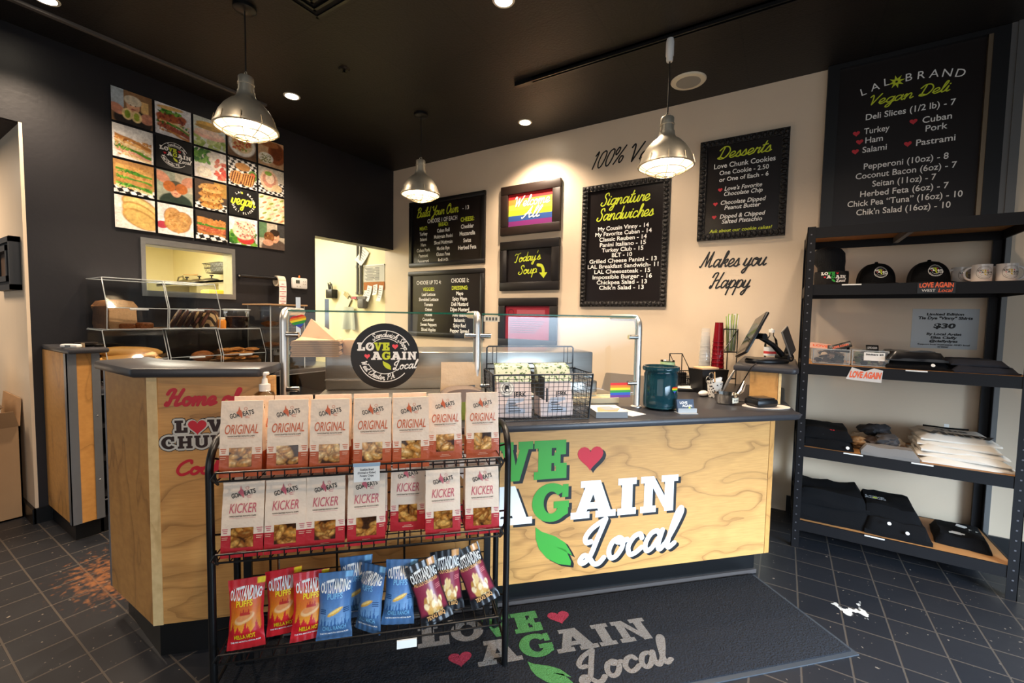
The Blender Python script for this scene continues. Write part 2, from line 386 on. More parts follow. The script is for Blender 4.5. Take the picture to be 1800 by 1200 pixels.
def logo(mb, W=0, cm=(0, 1, 2), th=.15, second=True):
    """the shop's word mark in its own metres (1.34 wide); cm = material slots for plain letters, green, red"""
    mb.m = cm[0]
    slab(mb, 'L', .02, .632, .187, .17, W); slab(mb, 'O', .20, .632, .187, .19, W)
    for ch, u, wd in (('A', .325, .229), ('A', .757, .229), ('I', 1.0, .105), ('N', 1.125, .215)): slab(mb, ch, u, .422, .187, wd, W)
    script(mb, 'Local', .80, .192, .2, th*.88, width=.53, sh=.28, rot=.07, w=W, gap=.05)
    mb.m = cm[1]
    slab(mb, 'V', .395, .632, .187, .155, W); slab(mb, 'E', .563, .632, .187, .172, W); slab(mb, 'G', .555, .422, .187, .2, W)
    leaf(mb, .576, .192, 1, W)
    mb.m = cm[2]; mb.heart(.848, .728, .067, W)
    if second: mb.heart(.235, .505, .062, W)
def sub(mb, fn):
    """draw through a 2-D map of the current face"""
    old = mb.F; base = old or (lambda u, v, w: V((u, -w, v)))
    mb.F = lambda u, v, w: base(*fn(u, v), w); return old
def roundlogo(mb, r, W=0, cm=(0, 1, 2), words=True):
    """ring with the word mark across it, centred at 0,0"""
    mb.m = cm[0]
    mb.ring(0, 0, r*.765, r*.79, W, 25, 168); mb.ring(0, 0, r*.765, r*.79, W, 200, 318)
    mb.ring(0, 0, r*.53, r*.55, W, 48, 150); mb.ring(0, 0, r*.53, r*.55, W, 205, 310)
    if words:
        script(mb, 'Sandwich Shop', 0, 0, r*.17, .13, al='C', arc=(0, 0, r*.585, 72, False), sh=.2, gap=.02)
        script(mb, 'West Chester, PA', 0, 0, r*.17, .13, al='C', arc=(0, 0, r*.72, 243, True), sh=.2, gap=.02)
    k = r*1.78/1.34; old = sub(mb, lambda u, v: ((u-.63)*k, (v-.505)*k)); logo(mb, W, cm, .13); mb.F = old
# ------------------------------------------------------------------ printed pictures as coloured grids
class Pic:
    def __init__(s, w, h, bg):
        s.w, s.h = w, h; s.a = np.zeros((h, w, 3)); s.a[:] = np.array(lin(bg)[:3])
        s.Y, s.X = np.mgrid[0:h, 0:w]; s.X = (s.X+.5)/w; s.Y = (s.Y+.5)/h      # Y upwards
    def put(s, mask, col, k=1): m = np.clip(mask, 0, 1)[..., None]*k; s.a = s.a*(1-m)+np.array(lin(col)[:3])*m; return s
    def ell(s, cx, cy, rx, ry, col, rot=0, soft=.12, k=1):
        c, n = math.cos(rot), math.sin(rot); x = (s.X-cx)*c+(s.Y-cy)*n; y = -(s.X-cx)*n+(s.Y-cy)*c
        return s.put((1-np.sqrt((x/rx)**2+(y/ry)**2))/soft+.5, col, k)
    def rect(s, x0, y0, x1, y1, col, soft=.012): 
        d = np.minimum(np.minimum(s.X-x0, x1-s.X), np.minimum(s.Y-y0, y1-s.Y)); return s.put(d/soft+.5, col)
    def band(s, y0, y1, tilt, col, x0=0, x1=1, wob=.02, f=9):
        ph = random.random()*6; yc = s.Y-tilt*(s.X-.5)+wob*np.sin(s.X*f+ph)
        d = np.minimum(np.minimum(yc-y0, y1-yc), np.minimum(s.X-x0, x1-s.X)); return s.put(d/.015+.5, col)
    def poly(s, pts, col):
        inside = np.zeros(s.X.shape, bool); n = len(pts)
        for i in range(n):
            (x0, y0), (x1, y1) = pts[i], pts[(i+1) % n]
            c = ((y0 > s.Y) != (y1 > s.Y)) & (s.X < (x1-x0)*(s.Y-y0)/(y1-y0+1e-12)+x0); inside ^= c
        return s.put(inside.astype(float), col)
    def check(s, y1, n=7, a='f0ece4', b='181818', y0=0):
        m = ((np.floor(s.X*n+s.Y*n*.6)+np.floor(s.Y*n*1.3-s.X*n*.3)) % 2)
        z = ((s.Y < y1) & (s.Y >= y0)).astype(float); s.put(z, a); return s.put(z*m, b)
    def grain(s, k=.12, shade=0):
        for n in (7, 15, 26) if shade else ():          # uneven crumb, crust and leaf tones of the photographed food
            g = np.random.uniform(-1, 1, (n+1, n+1)); x = s.X*(n-.01); y = s.Y*(n-.01); i = x.astype(int); j = y.astype(int); fx = x-i; fy = y-j
            v = g[j, i]*(1-fx)*(1-fy)+g[j, i+1]*fx*(1-fy)+g[j+1, i]*(1-fx)*fy+g[j+1, i+1]*fx*fy; s.a = s.a*(1+shade*v[..., None])
        s.a = np.clip(s.a*(1+np.random.uniform(-k, k, s.X.shape)[..., None]), 0, 1); return s
    def blobs(s, n, x0, y0, x1, y1, r, cols, sq=.6):
        for i in range(n):
            s.ell(random.uniform(x0, x1), random.uniform(y0, y1), r*random.uniform(.6, 1.3), r*sq*random.uniform(.6, 1.3), random.choice(cols), random.uniform(-1.2, 1.2), .2)
        return s
    def mesh(s, name, u0, v0, u1, v1, F, parent=None, mats=None, rough=.35):
        """a grid of the picture on face F"""
        w, h = s.w, s.h; pts = [F(u0+(u1-u0)*i/(w-1), v0+(v1-v0)*j/(h-1)) for j in range(h) for i in range(w)]
        fs = [(j*w+i, j*w+i+1, (j+1)*w+i+1, (j+1)*w+i) for j in range(h-1) for i in range(w-1)]
        me = bpy.data.meshes.new(name); me.from_pydata([tuple(p) for p in pts], [], fs)
        at = me.color_attributes.new('Col', 'FLOAT_COLOR', 'POINT')
        at.data.foreach_set('color', np.concatenate([s.a, np.ones((h, w, 1))], 2).astype(np.float32).ravel())
        me.materials.append(mats or vcol(rough=rough)); me.polygons.foreach_set('use_smooth', [True]*len(fs)); me.update()
        o = bpy.data.objects.new(name, me); COL.objects.link(o); o.parent = parent; return o
# ------------------------------------------------------------------ shared materials
xL, yB, zC = -4.09, 3.759, 3.14
BLACK = mat('black paint', '161619', .5, noise=.25, nscale=3)
BEIGE = mat('beige wall paint', 'e0cbb0', .38, noise=.05, nscale=4, bump=.05, bscale=60)
CREAM = mat('kitchen wall paint', 'efe3b4', .45, noise=.04, nscale=5)
TRIMB = mat('black gloss trim', '0b0b0c', .35)
STEEL = mat('brushed steel', 'b9b6b0', .3, 1, noise=.12, nscale=9, aniso=(1, 1, 30))
CHROME = mat('polished steel', 'c9c7c2', .14, 1)
ALU = mat('grey aluminium strip', '8f9296', .42, .75, noise=.1, nscale=14)
PLY = wood('maple plywood', 'd49e5c', '5a3110', (.9, .9, 2.6), 8, 1.1, line=.11)
PLYV = wood('maple plywood upright', 'cc9450', '57300f', (2.2, 2.2, .7), 7, 1.2, line=.08)
TOP = mat('dark grey laminate', '38373a', .33, noise=.12, nscale=60)
WHITE = mat('white lettering', 'f2f0ea', .5); LIME = mat('lime lettering', 'c9d530', .5)
RED = mat('red lettering', 'c41e2f', .45); GREEN = mat('green lettering', '3f9b36', .45); INK = mat('black lettering', '0d0c0d', .5)
PLASTIC = mat('black plastic', '121214', .35); WPLAS = mat('white plastic', 'e9e6df', .35)
WIRE = mat('black powder coated wire', '0c0c0d', .35)
PAPER = mat('white paper', 'eceae4', .6); KRAFT = mat('brown paper', 'b98a5c', .6, noise=.1, nscale=12)
# ------------------------------------------------------------------ floor and ceiling
FL = mat('black quarry tile', '262528', .3); N, L = nodes(FL); b = N['Principled BSDF']
tc = N.new('ShaderNodeTexCoord'); mp = N.new('ShaderNodeMapping'); mp.inputs['Location'].default_value = (-.12, -2.648, 0); L.new(tc.outputs['Object'], mp.inputs[0])
br = N.new('ShaderNodeTexBrick'); br.offset = 0; br.squash = 1
for k, v_ in (('Scale', 1), ('Mortar Size', .0042), ('Mortar Smooth', .25), ('Brick Width', .1765), ('Row Height', .1765), ('Bias', 0)): br.inputs[k].default_value = v_
br.inputs['Color1'].default_value = lin('1e2025'); br.inputs['Color2'].default_value = lin('232428'); br.inputs['Mortar'].default_value = lin('4b443e')
L.new(mp.outputs[0], br.inputs[0])
def patch(cx, cy, rx, ry, scale, lo, hi, seed=0, detail=6):
    sv = N.new('ShaderNodeMapping'); sv.inputs['Location'].default_value = (-cx/rx, -cy/ry, 0); sv.inputs['Scale'].default_value = (1/rx, 1/ry, 0)
    L.new(tc.outputs['Object'], sv.inputs[0]); le = N.new('ShaderNodeVectorMath'); le.operation = 'LENGTH'; L.new(sv.outputs[0], le.inputs[0])
    mr = N.new('ShaderNodeMapRange'); mr.inputs[1].default_value = .2; mr.inputs[2].default_value = 1; mr.inputs[3].default_value = .5; mr.inputs[4].default_value = 0; L.new(le.outputs['Value'], mr.inputs[0])
    n = N.new('ShaderNodeTexNoise'); n.inputs['Scale'].default_value = scale; n.inputs['Detail'].default_value = detail; L.new(tc.outputs['Object'], n.inputs['Vector'])
    ad = N.new('ShaderNodeMath'); L.new(mr.outputs[0], ad.inputs[0]); L.new(n.outputs['Fac'], ad.inputs[1])
    cr = N.new('ShaderNodeMapRange'); cr.inputs[1].default_value = lo; cr.inputs[2].default_value = hi; L.new(ad.outputs[0], cr.inputs[0]); return cr.outputs[0]
def over(src, fac, col):
    mx = N.new('ShaderNodeMix'); mx.data_type = 'RGBA'; mx.inputs['B'].default_value = lin(col); L.new(src, mx.inputs['A']); L.new(fac, mx.inputs['Factor']); return mx.outputs['Result']
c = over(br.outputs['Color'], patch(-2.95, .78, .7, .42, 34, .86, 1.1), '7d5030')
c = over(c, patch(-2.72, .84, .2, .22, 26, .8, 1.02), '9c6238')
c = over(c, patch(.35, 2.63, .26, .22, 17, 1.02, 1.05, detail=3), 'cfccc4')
c = over(c, patch(-1.5, 1, 30, 30, 48, 1.205, 1.215, detail=2), '7d7266')
L.new(c, b.inputs['Base Color'])
rn = N.new('ShaderNodeTexNoise'); rn.inputs['Scale'].default_value = 7; rn.inputs['Detail'].default_value = 6; L.new(tc.outputs['Object'], rn.inputs['Vector'])
rr = N.new('ShaderNodeMapRange'); rr.inputs[3].default_value = .3; rr.inputs[4].default_value = .52; L.new(rn.outputs['Fac'], rr.inputs[0]); L.new(rr.outputs[0], b.inputs['Roughness'])
bp = N.new('ShaderNodeBump'); bp.inputs['Strength'].default_value = .5; bp.inputs['Distance'].default_value = .004; bp.invert = True; L.new(br.outputs['Fac'], bp.inputs['Height']); L.new(bp.outputs[0], b.inputs['Normal'])
struct(MB().box(-11, -3, -.1, 3, 4.2, 0), 'floor', FL)
CE = mat('black ceiling panel', '16110e', .5); N, L = nodes(CE); b = N['Principled BSDF']
tc = N.new('ShaderNodeTexCoord'); mp = N.new('ShaderNodeMapping'); mp.inputs['Location'].default_value = (1.685, -2.345, 0); L.new(tc.outputs['Object'], mp.inputs[0])
br = N.new('ShaderNodeTexBrick'); br.offset = 0
for k, v_ in (('Scale', 1), ('Mortar Size', .006), ('Mortar Smooth', .3), ('Brick Width', .6945), ('Row Height', .6945)): br.inputs[k].default_value = v_
br.inputs['Color1'].default_value = lin('1b1612'); br.inputs['Color2'].default_value = lin('15110f'); br.inputs['Mortar'].default_value = lin('050404')
L.new(mp.outputs[0], br.inputs[0]); n = N.new('ShaderNodeTexNoise'); n.inputs['Scale'].default_value = 70; n.inputs['Detail'].default_value = 4; L.new(tc.outputs['Object'], n.inputs['Vector'])
mx = N.new('ShaderNodeMix'); mx.data_type = 'RGBA'; mx.blend_type = 'MULTIPLY'; mx.inputs['Factor'].default_value = .6; L.new(br.outputs['Color'], mx.inputs['A']); L.new(n.outputs['Fac'], mx.inputs['B']); L.new(mx.outputs['Result'], b.inputs['Base Color'])
bp = N.new('ShaderNodeBump'); bp.inputs['Strength'].default_value = .35; bp.inputs['Distance'].default_value = .005; L.new(n.outputs['Fac'], bp.inputs['Height']); L.new(bp.outputs[0], b.inputs['Normal'])
struct(MB().box(-4.1, -2.75, zC, 2.75, 3.9, zC+.1), 'ceiling', CE)
struct(MB().box(-11, .72, 2.7, -4.1, 3.9, 2.8), 'ceiling_kitchen', mat('kitchen ceiling', 'd8d2c0', .8))
struct(MB().box(-8, -2.75, 2.55, -4.1, .72, 2.65), 'ceiling_hall', mat('hall ceiling', '3a2e28', .8))
# ------------------------------------------------------------------ walls
m = MB(); x0, x1 = xL-.145, xL
for y0, y1, z0, z1 in ((.716, 1.314, 0, zC), (1.314, 1.92, 0, 1.552), (1.314, 1.92, 1.905, zC), (1.92, 2.712, 0, zC), (2.712, yB, 2.195, zC), (-2.75, .716, 2.56, zC)):
    m.box(x0, y0, z0, x1, y1, z1)
struct(m, 'wall_left', mat('black wall paint', '1f1e21', .42, noise=.3, nscale=2.5, bump=.06, bscale=40))
struct(MB().box(-8, .700, 0, xL-.0005, .716, 2.56), 'wall_hall', BEIGE)
struct(MB().box(-8.1, -2.75, 0, -8, .7, 2.56), 'wall_hall_end', BEIGE)
struct(MB().box(x0, yB, 0, 2.75, yB+.14, zC), 'wall_back', BEIGE)
struct(MB().box(-10.3, yB, 0, x0, yB+.14, 2.7), 'wall_kitchen_back', CREAM)
struct(MB().box(-10.4, .72, 0, -10.3, yB, 2.7), 'wall_kitchen_far', CREAM)
struct(MB().box(-10.3, .716, 0, x0, .726, 2.7), 'wall_kitchen_side', CREAM)
m = MB()   # storefront wall with a wide glazed opening
for y0, y1, z0, z1 in ((-2.75, -1.75, 0, zC), (2.45, 3.76, 0, zC), (-1.75, 2.45, 0, .38), (-1.75, 2.45, 2.72, zC)): m.box(2.6, y0, z0, 2.68, y1, z1)
struct(m, 'wall_right', mat('storefront wall', '8c8378', .6))
m = MB()
for y0, z0, y1, z1 in ((-1.75, .38, 2.45, .44), (-1.75, 2.66, 2.45, 2.72), (-1.75, .38, -1.69, 2.72), (2.39, .38, 2.45, 2.72), (-.4, .38, -.34, 2.72), (1.0, .38, 1.06, 2.72), (-1.75, 1.9, 2.45, 1.95)): m.box(2.58, y0, z0, 2.66, y1, z1)
struct(m, 'window_2', mat('window frame', '26282b', .4))
m = MB()
for xa, xb, z0, z1 in ((-4.1, -1.4, 0, zC), (2.2, 2.75, 0, zC), (-1.4, 2.2, 0, .4), (-1.4, 2.2, 2.7, zC)): m.box(xa, -2.66, z0, xb, -2.58, z1)
struct(m, 'wall_front', mat('storefront wall', '8c8378', .6))
m = MB()
for xa, z0, xb, z1 in ((-1.4, .4, 2.2, .46), (-1.4, 2.64, 2.2, 2.7), (-1.4, .4, -1.34, 2.7), (2.14, .4, 2.2, 2.7), (-.2, .4, -.14, 2.7), (1.0, .4, 1.06, 2.7)): m.box(xa, -2.65, z0, xb, -2.57, z1)
struct(m, 'window_3', mat('window frame', '26282b', .4))
m = MB().box(xL, .69, 0, xL+.018, 1.05, .1); m.box(-4.5, .683, 0, xL+.018, .70, .1)
struct(m, 'baseboard_left', TRIMB)
struct(MB().box(.07, yB-.015, 0, 2.6, yB, .12), 'baseboard_back', TRIMB)
m = MB(); m.box(1.035, yB-.05, 0, 1.06, yB, zC); m.box(1.06, yB-.06, 0, 1.10, yB, zC)
struct(m, 'trim_1', mat('grey mullion', '6d6c6a', .35, .4))
# service window: metal frame through the black wall
m = MB(); fx = xL+.012
for y0, z0, y1, z1 in ((1.288, 1.905, 1.943, 1.948), (1.288, 1.512, 1.943, 1.552), (1.288, 1.552, 1.316, 1.905), (1.916, 1.552, 1.943, 1.905)): m.box(xL-.002, y0, z0, fx, y1, z1)
for y0, z0, y1, z1 in ((1.314, 1.901, 1.92, 1.905), (1.314, 1.552, 1.92, 1.556), (1.314, 1.552, 1.318, 1.905), (1.916, 1.552, 1.92, 1.905)): m.box(x0, y0, z0, xL, y1, z1)
struct(m, 'window_1', mat('galvanised window frame', 'a9aaa8', .35, .9, noise=.15, nscale=30))
# ------------------------------------------------------------------ ceiling fittings
m = MB(); m.box(-3.765, -1.5, zC-.018, -3.735, 2.05, zC)
one(m, 'ceiling_rail', mat('grey rail', '55504c', .5), 'long grey rail on the black ceiling running along the photo wall', 'rail')
t = thing('lighting_track', 'black lighting track on the ceiling carrying the right pendant', 'track', (-1.75, 2.82, zC))
m = MB(); m.box(0, -.018, -.03, 3.2, -.008, 0); m.box(0, .008, -.03, 3.2, .018, 0); m.box(0, -.018, -.012, 3.2, .018, 0); m.build('rail', TRIMB, t)
MB().box(-.02, -.02, -.032, .12, .02, 0).build('end_feed', TRIMB, t)
t = thing('ceiling_vent', 'dark square air vent flush with the black ceiling', 'vent', (-2.2, 1.42, zC))
m = MB()
for a in (.0, .05, .1): 
    for q in ((-.2+a, -.2+a, .2-a, -.185+a), (-.2+a, .185-a, .2-a, .2-a), (-.2+a, -.2+a, -.185+a, .2-a), (.185-a, -.2+a, .2-a, .2-a)): m.box(q[0], q[1], -.012-a*.1, q[2], q[3], 0)
m.build('louvre', TRIMB, t); MB().box(-.19, -.19, -.004, .19, .19, 0).build('duct', mat('duct black', '030303', .9), t)
t = thing('ceiling_speaker', 'round white speaker in the ceiling beside the right pendant cord', 'speaker', (-.669, 3.425, zC))
MB().lathe([(.085, -.012), (.115, -.01), (.122, -.002), (.122, 0)], 36).build('trim_ring', mat('cream plastic', 'e3d9bf', .4), t)
MB().lathe([(.0, -.0135), (.084, -.0135), (.084, -.011)], 32).build('grille', mat('speaker grille', 'a49f93', .7, bump=.6, nscale=300), t)
t = thing('sprinkler', 'small dark sprinkler head on the black ceiling between two pendants', 'sprinkler', (-2.728, 2.046, zC))
MB().lathe([(.0, -.012), (.03, -.012), (.04, 0)], 20).build('escutcheon', mat('dark metal', '2a2622', .3, .8), t)
m = MB(); m.cyl((0, 0, -.01), (0, 0, -.03), .008); m.lathe([(.0, -.033), (.018, -.033), (.018, -.03)], 16); m.build('deflector', mat('dark metal', '2a2622', .3, .8), t)
GLOW = mat('lamp glow', (1, .86, .66), emit=26)
first = None
for (x, y), lb in (((-3.428, 2.08), 'glowing recessed downlight between the left and middle pendants'), ((-2.041, 3.415), 'glowing recessed downlight nearest the beige menu wall'), ((-1.386, 2.064), 'glowing recessed downlight cut by the top edge of the picture'), ((-3.596, .74), 'glowing recessed downlight beside the grey rail, top left')):
    if first is None:
        first = t = thing('downlight', lb, 'downlight', (x, y, zC), group='recessed downlights')
        MB().lathe([(.048, -.003), (.06, -.004), (.063, 0)], 28, cap=False).build('trim_ring', mat('white trim', 'd8cfbd', .5), t)
        MB().lathe([(.0, -.0035), (.048, -.0035), (.048, -.001)], 28).build('lens', GLOW, t)
    else: dup(first, (x, y, zC), label=lb)
    lamp('downlight_or_fill_beam', 'SPOT', (x, y, zC-.03), 115, WARM, .045, spot=math.radians(125), blend=.8)
for x, y, p in ((-.6, 1.5, 88), (.4, 2.4, 52), (-2.2, .4, 80), (-.3, .3, 52), (-1.0, 3.1, 46)): lamp('downlight_or_fill_beam', 'SPOT', (x, y, zC-.03), p, WARM, .06, spot=math.radians(130), blend=.8)  # unseen fill spots added to balance the room, no fittings behind them
# pendants
NICK = mat('aged nickel', 'cfc5b0', .4, .62, noise=.25, nscale=12)
RIMW = mat('white enamel', 'f4ead6', .5)
t = thing('pendant_lamp', 'caged metal pendant lamp hanging in front of the wall of food photos', 'pendant lamp', (-2.686, 1.354, zC), group='caged pendant lamps')
def pendant(t, dz, cap=True):
    """dz: height of the rim below the mount"""
    R_ = .163; z = -dz
    if cap: MB().lathe([(.0, -.025), (.05, -.025), (.06, -.018), (.06, 0)], 28).build('canopy', TRIMB, t)
    m = MB(); zt = z+.318; m.tube([(0, 0, -.02), (.003, 0, zt/2), (0, 0, zt)], .004, 6); m.build('cord', mat('black cord', '15110f', .6), t)
    m = MB(); m.tube([(.016*math.cos(math.pi*i/10), 0, zt-.022+.03*math.sin(math.pi*i/10)) for i in range(11)], .003, 6); m.build('hook', NICK, t)
    pr = [(.012, .30), (.036, .298), (.04, .292), (.04, .262), (.043, .26), (.043, .252), (.04, .25), (.041, .215), (.046, .213), (.046, .205), (.05, .185), (.06, .17), (.085, .152), (.115, .12), (.14, .08), (.152, .045), (.158, .02), (.166, .016), (.168, .004), (.163, 0)]
    MB().lathe([(r, q+z) for r, q in pr], 40, cap=False).build('shade', NICK, t)
    MB().lathe([(r-.004 if r > .05 else r*.9, q+z-.001) for r, q in pr[9:]][::-1]+[(.0, z+.2)], 40, cap=False).build('reflector', RIMW, t)
    MB().ball((0, 0, z+.075), .05, 20, 12, (1, 1, 1.25)).build('bulb', mat('bulb glow', (1, .88, .7), emit=14), t)
    m = MB()
    dome = lambda r: -.062*(1-(r/.165)**2)
    for rr in (.165, .118, .06): m.tube([(rr*math.cos(a), rr*math.sin(a), z+.004+dome(rr)) for a in [2*math.pi*i/36 for i in range(37)]], .0024, 5)
    for i in range(10):
        a = 2*math.pi*i/10; m.tube([(r*math.cos(a), r*math.sin(a), z+.004+dome(r)) for r in (.168, .15, .118, .09, .06, .0)], .0022, 5)
        m.tube([(.169*math.cos(a), .169*math.sin(a), z+.002), (.157*math.cos(a), .157*math.sin(a), z+.05)], .0022, 5)
    m.tube([(0, 0, z-.056), (0, 0, z-.068)], .004, 6); m.build('wire_guard', mat('guard wire', 'b5a88f', .3, 1), t)
pendant(t, zC-2.455)
lamp('pendant_glow', 'SPOT', (-2.686, 1.354, 2.47), 55, WARM, .06, spot=math.radians(150), blend=.5)
t = thing('pendant_lamp', 'smaller looking caged metal pendant lamp above the build your own board', 'pendant lamp', (-2.738, 2.826, zC), group='caged pendant lamps')
pendant(t, zC-2.448); lamp('pendant_glow', 'SPOT', (-2.738, 2.826, 2.46), 45, WARM, .06, spot=math.radians(150), blend=.5)
t = thing('pendant_lamp', 'caged metal pendant lamp on the track, white adapter on its cord, by the desserts board', 'pendant lamp', (-.665, 2.82, zC-.03), group='caged pendant lamps')
pendant(t, zC-.03-2.345, False); lamp('pendant_glow', 'SPOT', (-.665, 2.82, 2.36), 42, WARM, .06, spot=math.radians(150), blend=.5)
MB().lathe([(.0, -.135), (.017, -.135), (.02, -.125), (.02, -.105), (.024, -.1), (.024, -.02), (.02, 0), (.0, 0)], 20).build('adapter', mat('white plastic', 'e9e6df', .35), t)['label'] = 'white plastic adapter'
# ------------------------------------------------------------------ wall of food photos (black wall)
PW, PH = .2365, .2345
CRUST = ['b5793d', 'c98f4e', '9b5f2b']; LEAF = ['4f8a2a', '74a83c', '2f6a22']; MEAT = ['9c4a34', 'b5634a', '7a3226']; BREAD = ['e8cf9f', 'd9b57a', 'c99a58']
def layers(p, seq, tilt, y=.18, th=.1):
    for cols, n in seq:
        p.band(y, y+th*n, tilt, cols[0], .06, .94, .018)
        p.blobs(int(26*n)+8, .08, y+.02, .92, y+th*n+tilt*.0, .045, cols, .45); y += th*n
    return p
def person(p, cx, cy, k, hat=None, hair='3a2a20', top='26302a', cookies=None):
    p.ell(cx, cy-.5*k, .55*k, .4*k, top); p.ell(cx, cy, .19*k, .26*k, 'd9a07c'); p.ell(cx, cy+.16*k, .2*k, .14*k, hair)
    if hat: p.ell(cx, cy+.18*k, .25*k, .18*k, hat)
    p.ell(cx-.07*k, cy+.02*k, .025*k, .015*k, '33231c'); p.ell(cx+.07*k, cy+.02*k, .025*k, .015*k, '33231c'); p.ell(cx, cy-.12*k, .07*k, .022*k, 'b0584e')
    return p
def photo(i):
    P = lambda bg: Pic(60, 60, bg)
    if i == 0:
        p = P('8d6a48').rect(0, .3, .3, 1, 'a8b4bc').rect(.72, .2, .9, .8, 'e0b878'); person(p, .52, .58, .85, 'cfc4ac', top='2a2422')
        p.ell(.14, .38, .2, .14, 'c98a70', -.5); p.ell(.86, .3, .18, .16, 'c98a70', .4); p.ell(.38, .3, .13, .17, 'e2c890').ell(.38, .3, .07, .12, '86a030').ell(.6, .28, .13, .17, 'e2c890').ell(.6, .28, .07, .12, '9fae3c')
    elif i == 1: p = layers(P('d8d8da'), [(CRUST, .8), (MEAT, 1.5), (LEAF, .7), (BREAD, .5)], -.35, .12); p.ell(.45, .62, .42, .16, 'a5562f', .1).blobs(40, .1, .5, .8, .72, .05, MEAT).blobs(30, .1, .72, .7, .84, .05, LEAF).ell(.42, .9, .36, .06, 'd2a766', .08)
    elif i == 2: p = P('d7dbcf').blobs(40, 0, 0, 1, .4, .09, ['a9bd62', '8aa648', 'c4cf8a']).ell(.5, .42, .5, .12, 'e9b6a0').ell(.5, .52, .46, .1, 'eecdb6'); p.ell(.5, .76, .42, .12, 'dfae4a').ell(.45, .68, .4, .07, 'b98a2e')
    elif i == 3: p = P('6d5138').ell(.5, .5, .46, .42, 'ece6dc').ell(.5, .52, .36, .32, 'd9c49a').blobs(70, .22, .32, .78, .75, .06, ['c4643a', 'e0b070', 'b8442c', '8c9a40'])
    elif i == 4: p = P('c9a27a').ell(.72, .55, .34, .42, '8e4a22').ell(.72, .62, .24, .3, '6d3516').ell(.3, .3, .28, .2, 'e6e0d0').blobs(50, .08, .15, .5, .42, .03, ['8a8a48', 'b0a868', '6a7030']).ell(.4, .85, .4, .12, 'a86838')
    elif i == 5: p = layers(P('e4e0da'), [(BREAD, 1), (['e3a58c', 'd98a70'], .7), (LEAF, .9), (BREAD, 1), (['d9a060', 'e6b870'], .8), (CRUST, .9)], -.28, .08)
    elif i == 7: p = P('e7dfd6').blobs(50, 0, .55, .5, 1, .09, LEAF); [p.ell(.55+.06*j, .85-.13*j, .17, .09, 'efe6d2', .2).ell(.55+.06*j, .85-.13*j, .12, .06, 'f6efe0', .2) for j in range(5)]; p.blobs(24, .66, .05, .98, .75, .09, ['d8664e', 'e08a70', 'c4483a']); p.ell(.3, .22, .22, .18, 'e8dcc0').ell(.3, .22, .17, .14, 'f3ead6')
    elif i == 8:
        p = P('2a2623').check(1, 8).ell(.5, .75, .26, .14, 'c28a4c').ell(.85, .5, .16, .2, '5f8a3a').ell(.85, .5, .1, .12, 'd86a4a')
        for cx in (.3, .66):
            p.ell(cx, .32, .26, .24, 'd89c58', .4)
            for j in range(6): p.poly([(cx-.24+j*.08, .12), (cx-.2+j*.08, .12), (cx-.1+j*.08, .52), (cx-.14+j*.08, .52)], '6b3314')
    elif i == 9: p = P('c9bfae').check(.5, 9).ell(.42, .52, .34, .4, 'e9c3a2').ell(.42, .55, .26, .3, 'c98a72').ell(.44, .6, .17, .2, 'edd0b4').ell(.38, .78, .14, .08, '7fa040').ell(.72, .28, .2, .14, 'e4c496')
    elif i == 10: p = layers(P('b5854e').check(.22, 7), [(BREAD, .6), (LEAF, 1), (['b9884c', 'a87438'], 1.3), (LEAF, .6), (['c99a58', 'b07a3c'], 1.2), (LEAF, .9), (['d0a05c', 'b98442'], 1.2)], -.15, .16)
    elif i == 11: p = person(P('9aa08c').rect(.5, .4, 1, 1, 'b9b09a'), .52, .42, .85, '4a4a3a', '5a3a20', '25352a'); p.ell(.14, .78, .24, .16, 'cf9072', -.6).ell(.88, .76, .22, .16, 'cf9072', .6).ell(.34, .52, .17, .17, 'b8672c').ell(.68, .5, .17, .17, 'b8672c')
    elif i == 12:
        p = P('4a3a2e').rect(.6, .5, 1, 1, 'a8803c').check(.25, 8)
        for j in range(7): p.ell(.5+.03*(-1)**j, .16+.11*j, .36, .1, ['c99048', 'a8702c', 'd8a860'][j % 3], .06*(-1)**j).blobs(10, .2, .12+.11*j, .8, .2+.11*j, .03, ['5a3418', 'e0b468'])
    elif i == 14: p = P('d9cdb8'); [p.ell(.12+.26*(j % 4)+.1*(j//4 % 2), .1+.2*(j//4), .17, .1, ['efe0c2', 'e4cca0'][j % 2], .5).ell(.12+.26*(j % 4)+.1*(j//4 % 2), .1+.2*(j//4), .1, .035, ['c47a4a', '8a9a40', 'd9a088'][j % 3], .5) for j in range(20)]
    elif i == 15: p = P('d8d4cc').ell(.52, .45, .5, .44, 'e6e0d4'); [p.ell(.62, .74-.2*j, .48, .26, 'b98c48', -.45).ell(.63, .73-.2*j, .44, .22, ['e2c67e', 'dcb96c', 'd6b064'][j], -.45) for j in range(3)]
    elif i == 16: p = P('e4e2de').ell(.12, .3, .16, .12, 'b03a4a'); [p.ell(*q[:4], 'a06a30').ell(q[0], q[1], q[2]*.93, q[3]*.93, 'c8985a', q[4]) for q in ((.42, .6, .25, .3, 0), (.68, .55, .27, .26, 0), (.54, .38, .36, .28, 0))]; p.poly([(.18, .5), (.56, .06), (.93, .48)], 'c8985a').blobs(60, .25, .25, .85, .75, .03, ['b4813f', 'd8ac6c', 'a87434'])
    elif i == 17: p = layers(P('2a2624').check(.22, 6), [(['c4874a', 'a86a38'], .8), (['b8603c', 'd08a5c', 'a84a30'], 2), (LEAF, .6), (['c98a4a', 'b87434'], 2)], -.08, .2)
    elif i == 18: p = P('d9dde0').blobs(50, 0, .05, .9, .5, .11, LEAF).ell(.58, .22, .3, .18, 'c43a34').ell(.52, .55, .4, .34, 'e6d0b0').blobs(110, .2, .3, .9, .85, .04, ['e4cdb4', 'c98a78', 'efe2cc', 'a85a50'])
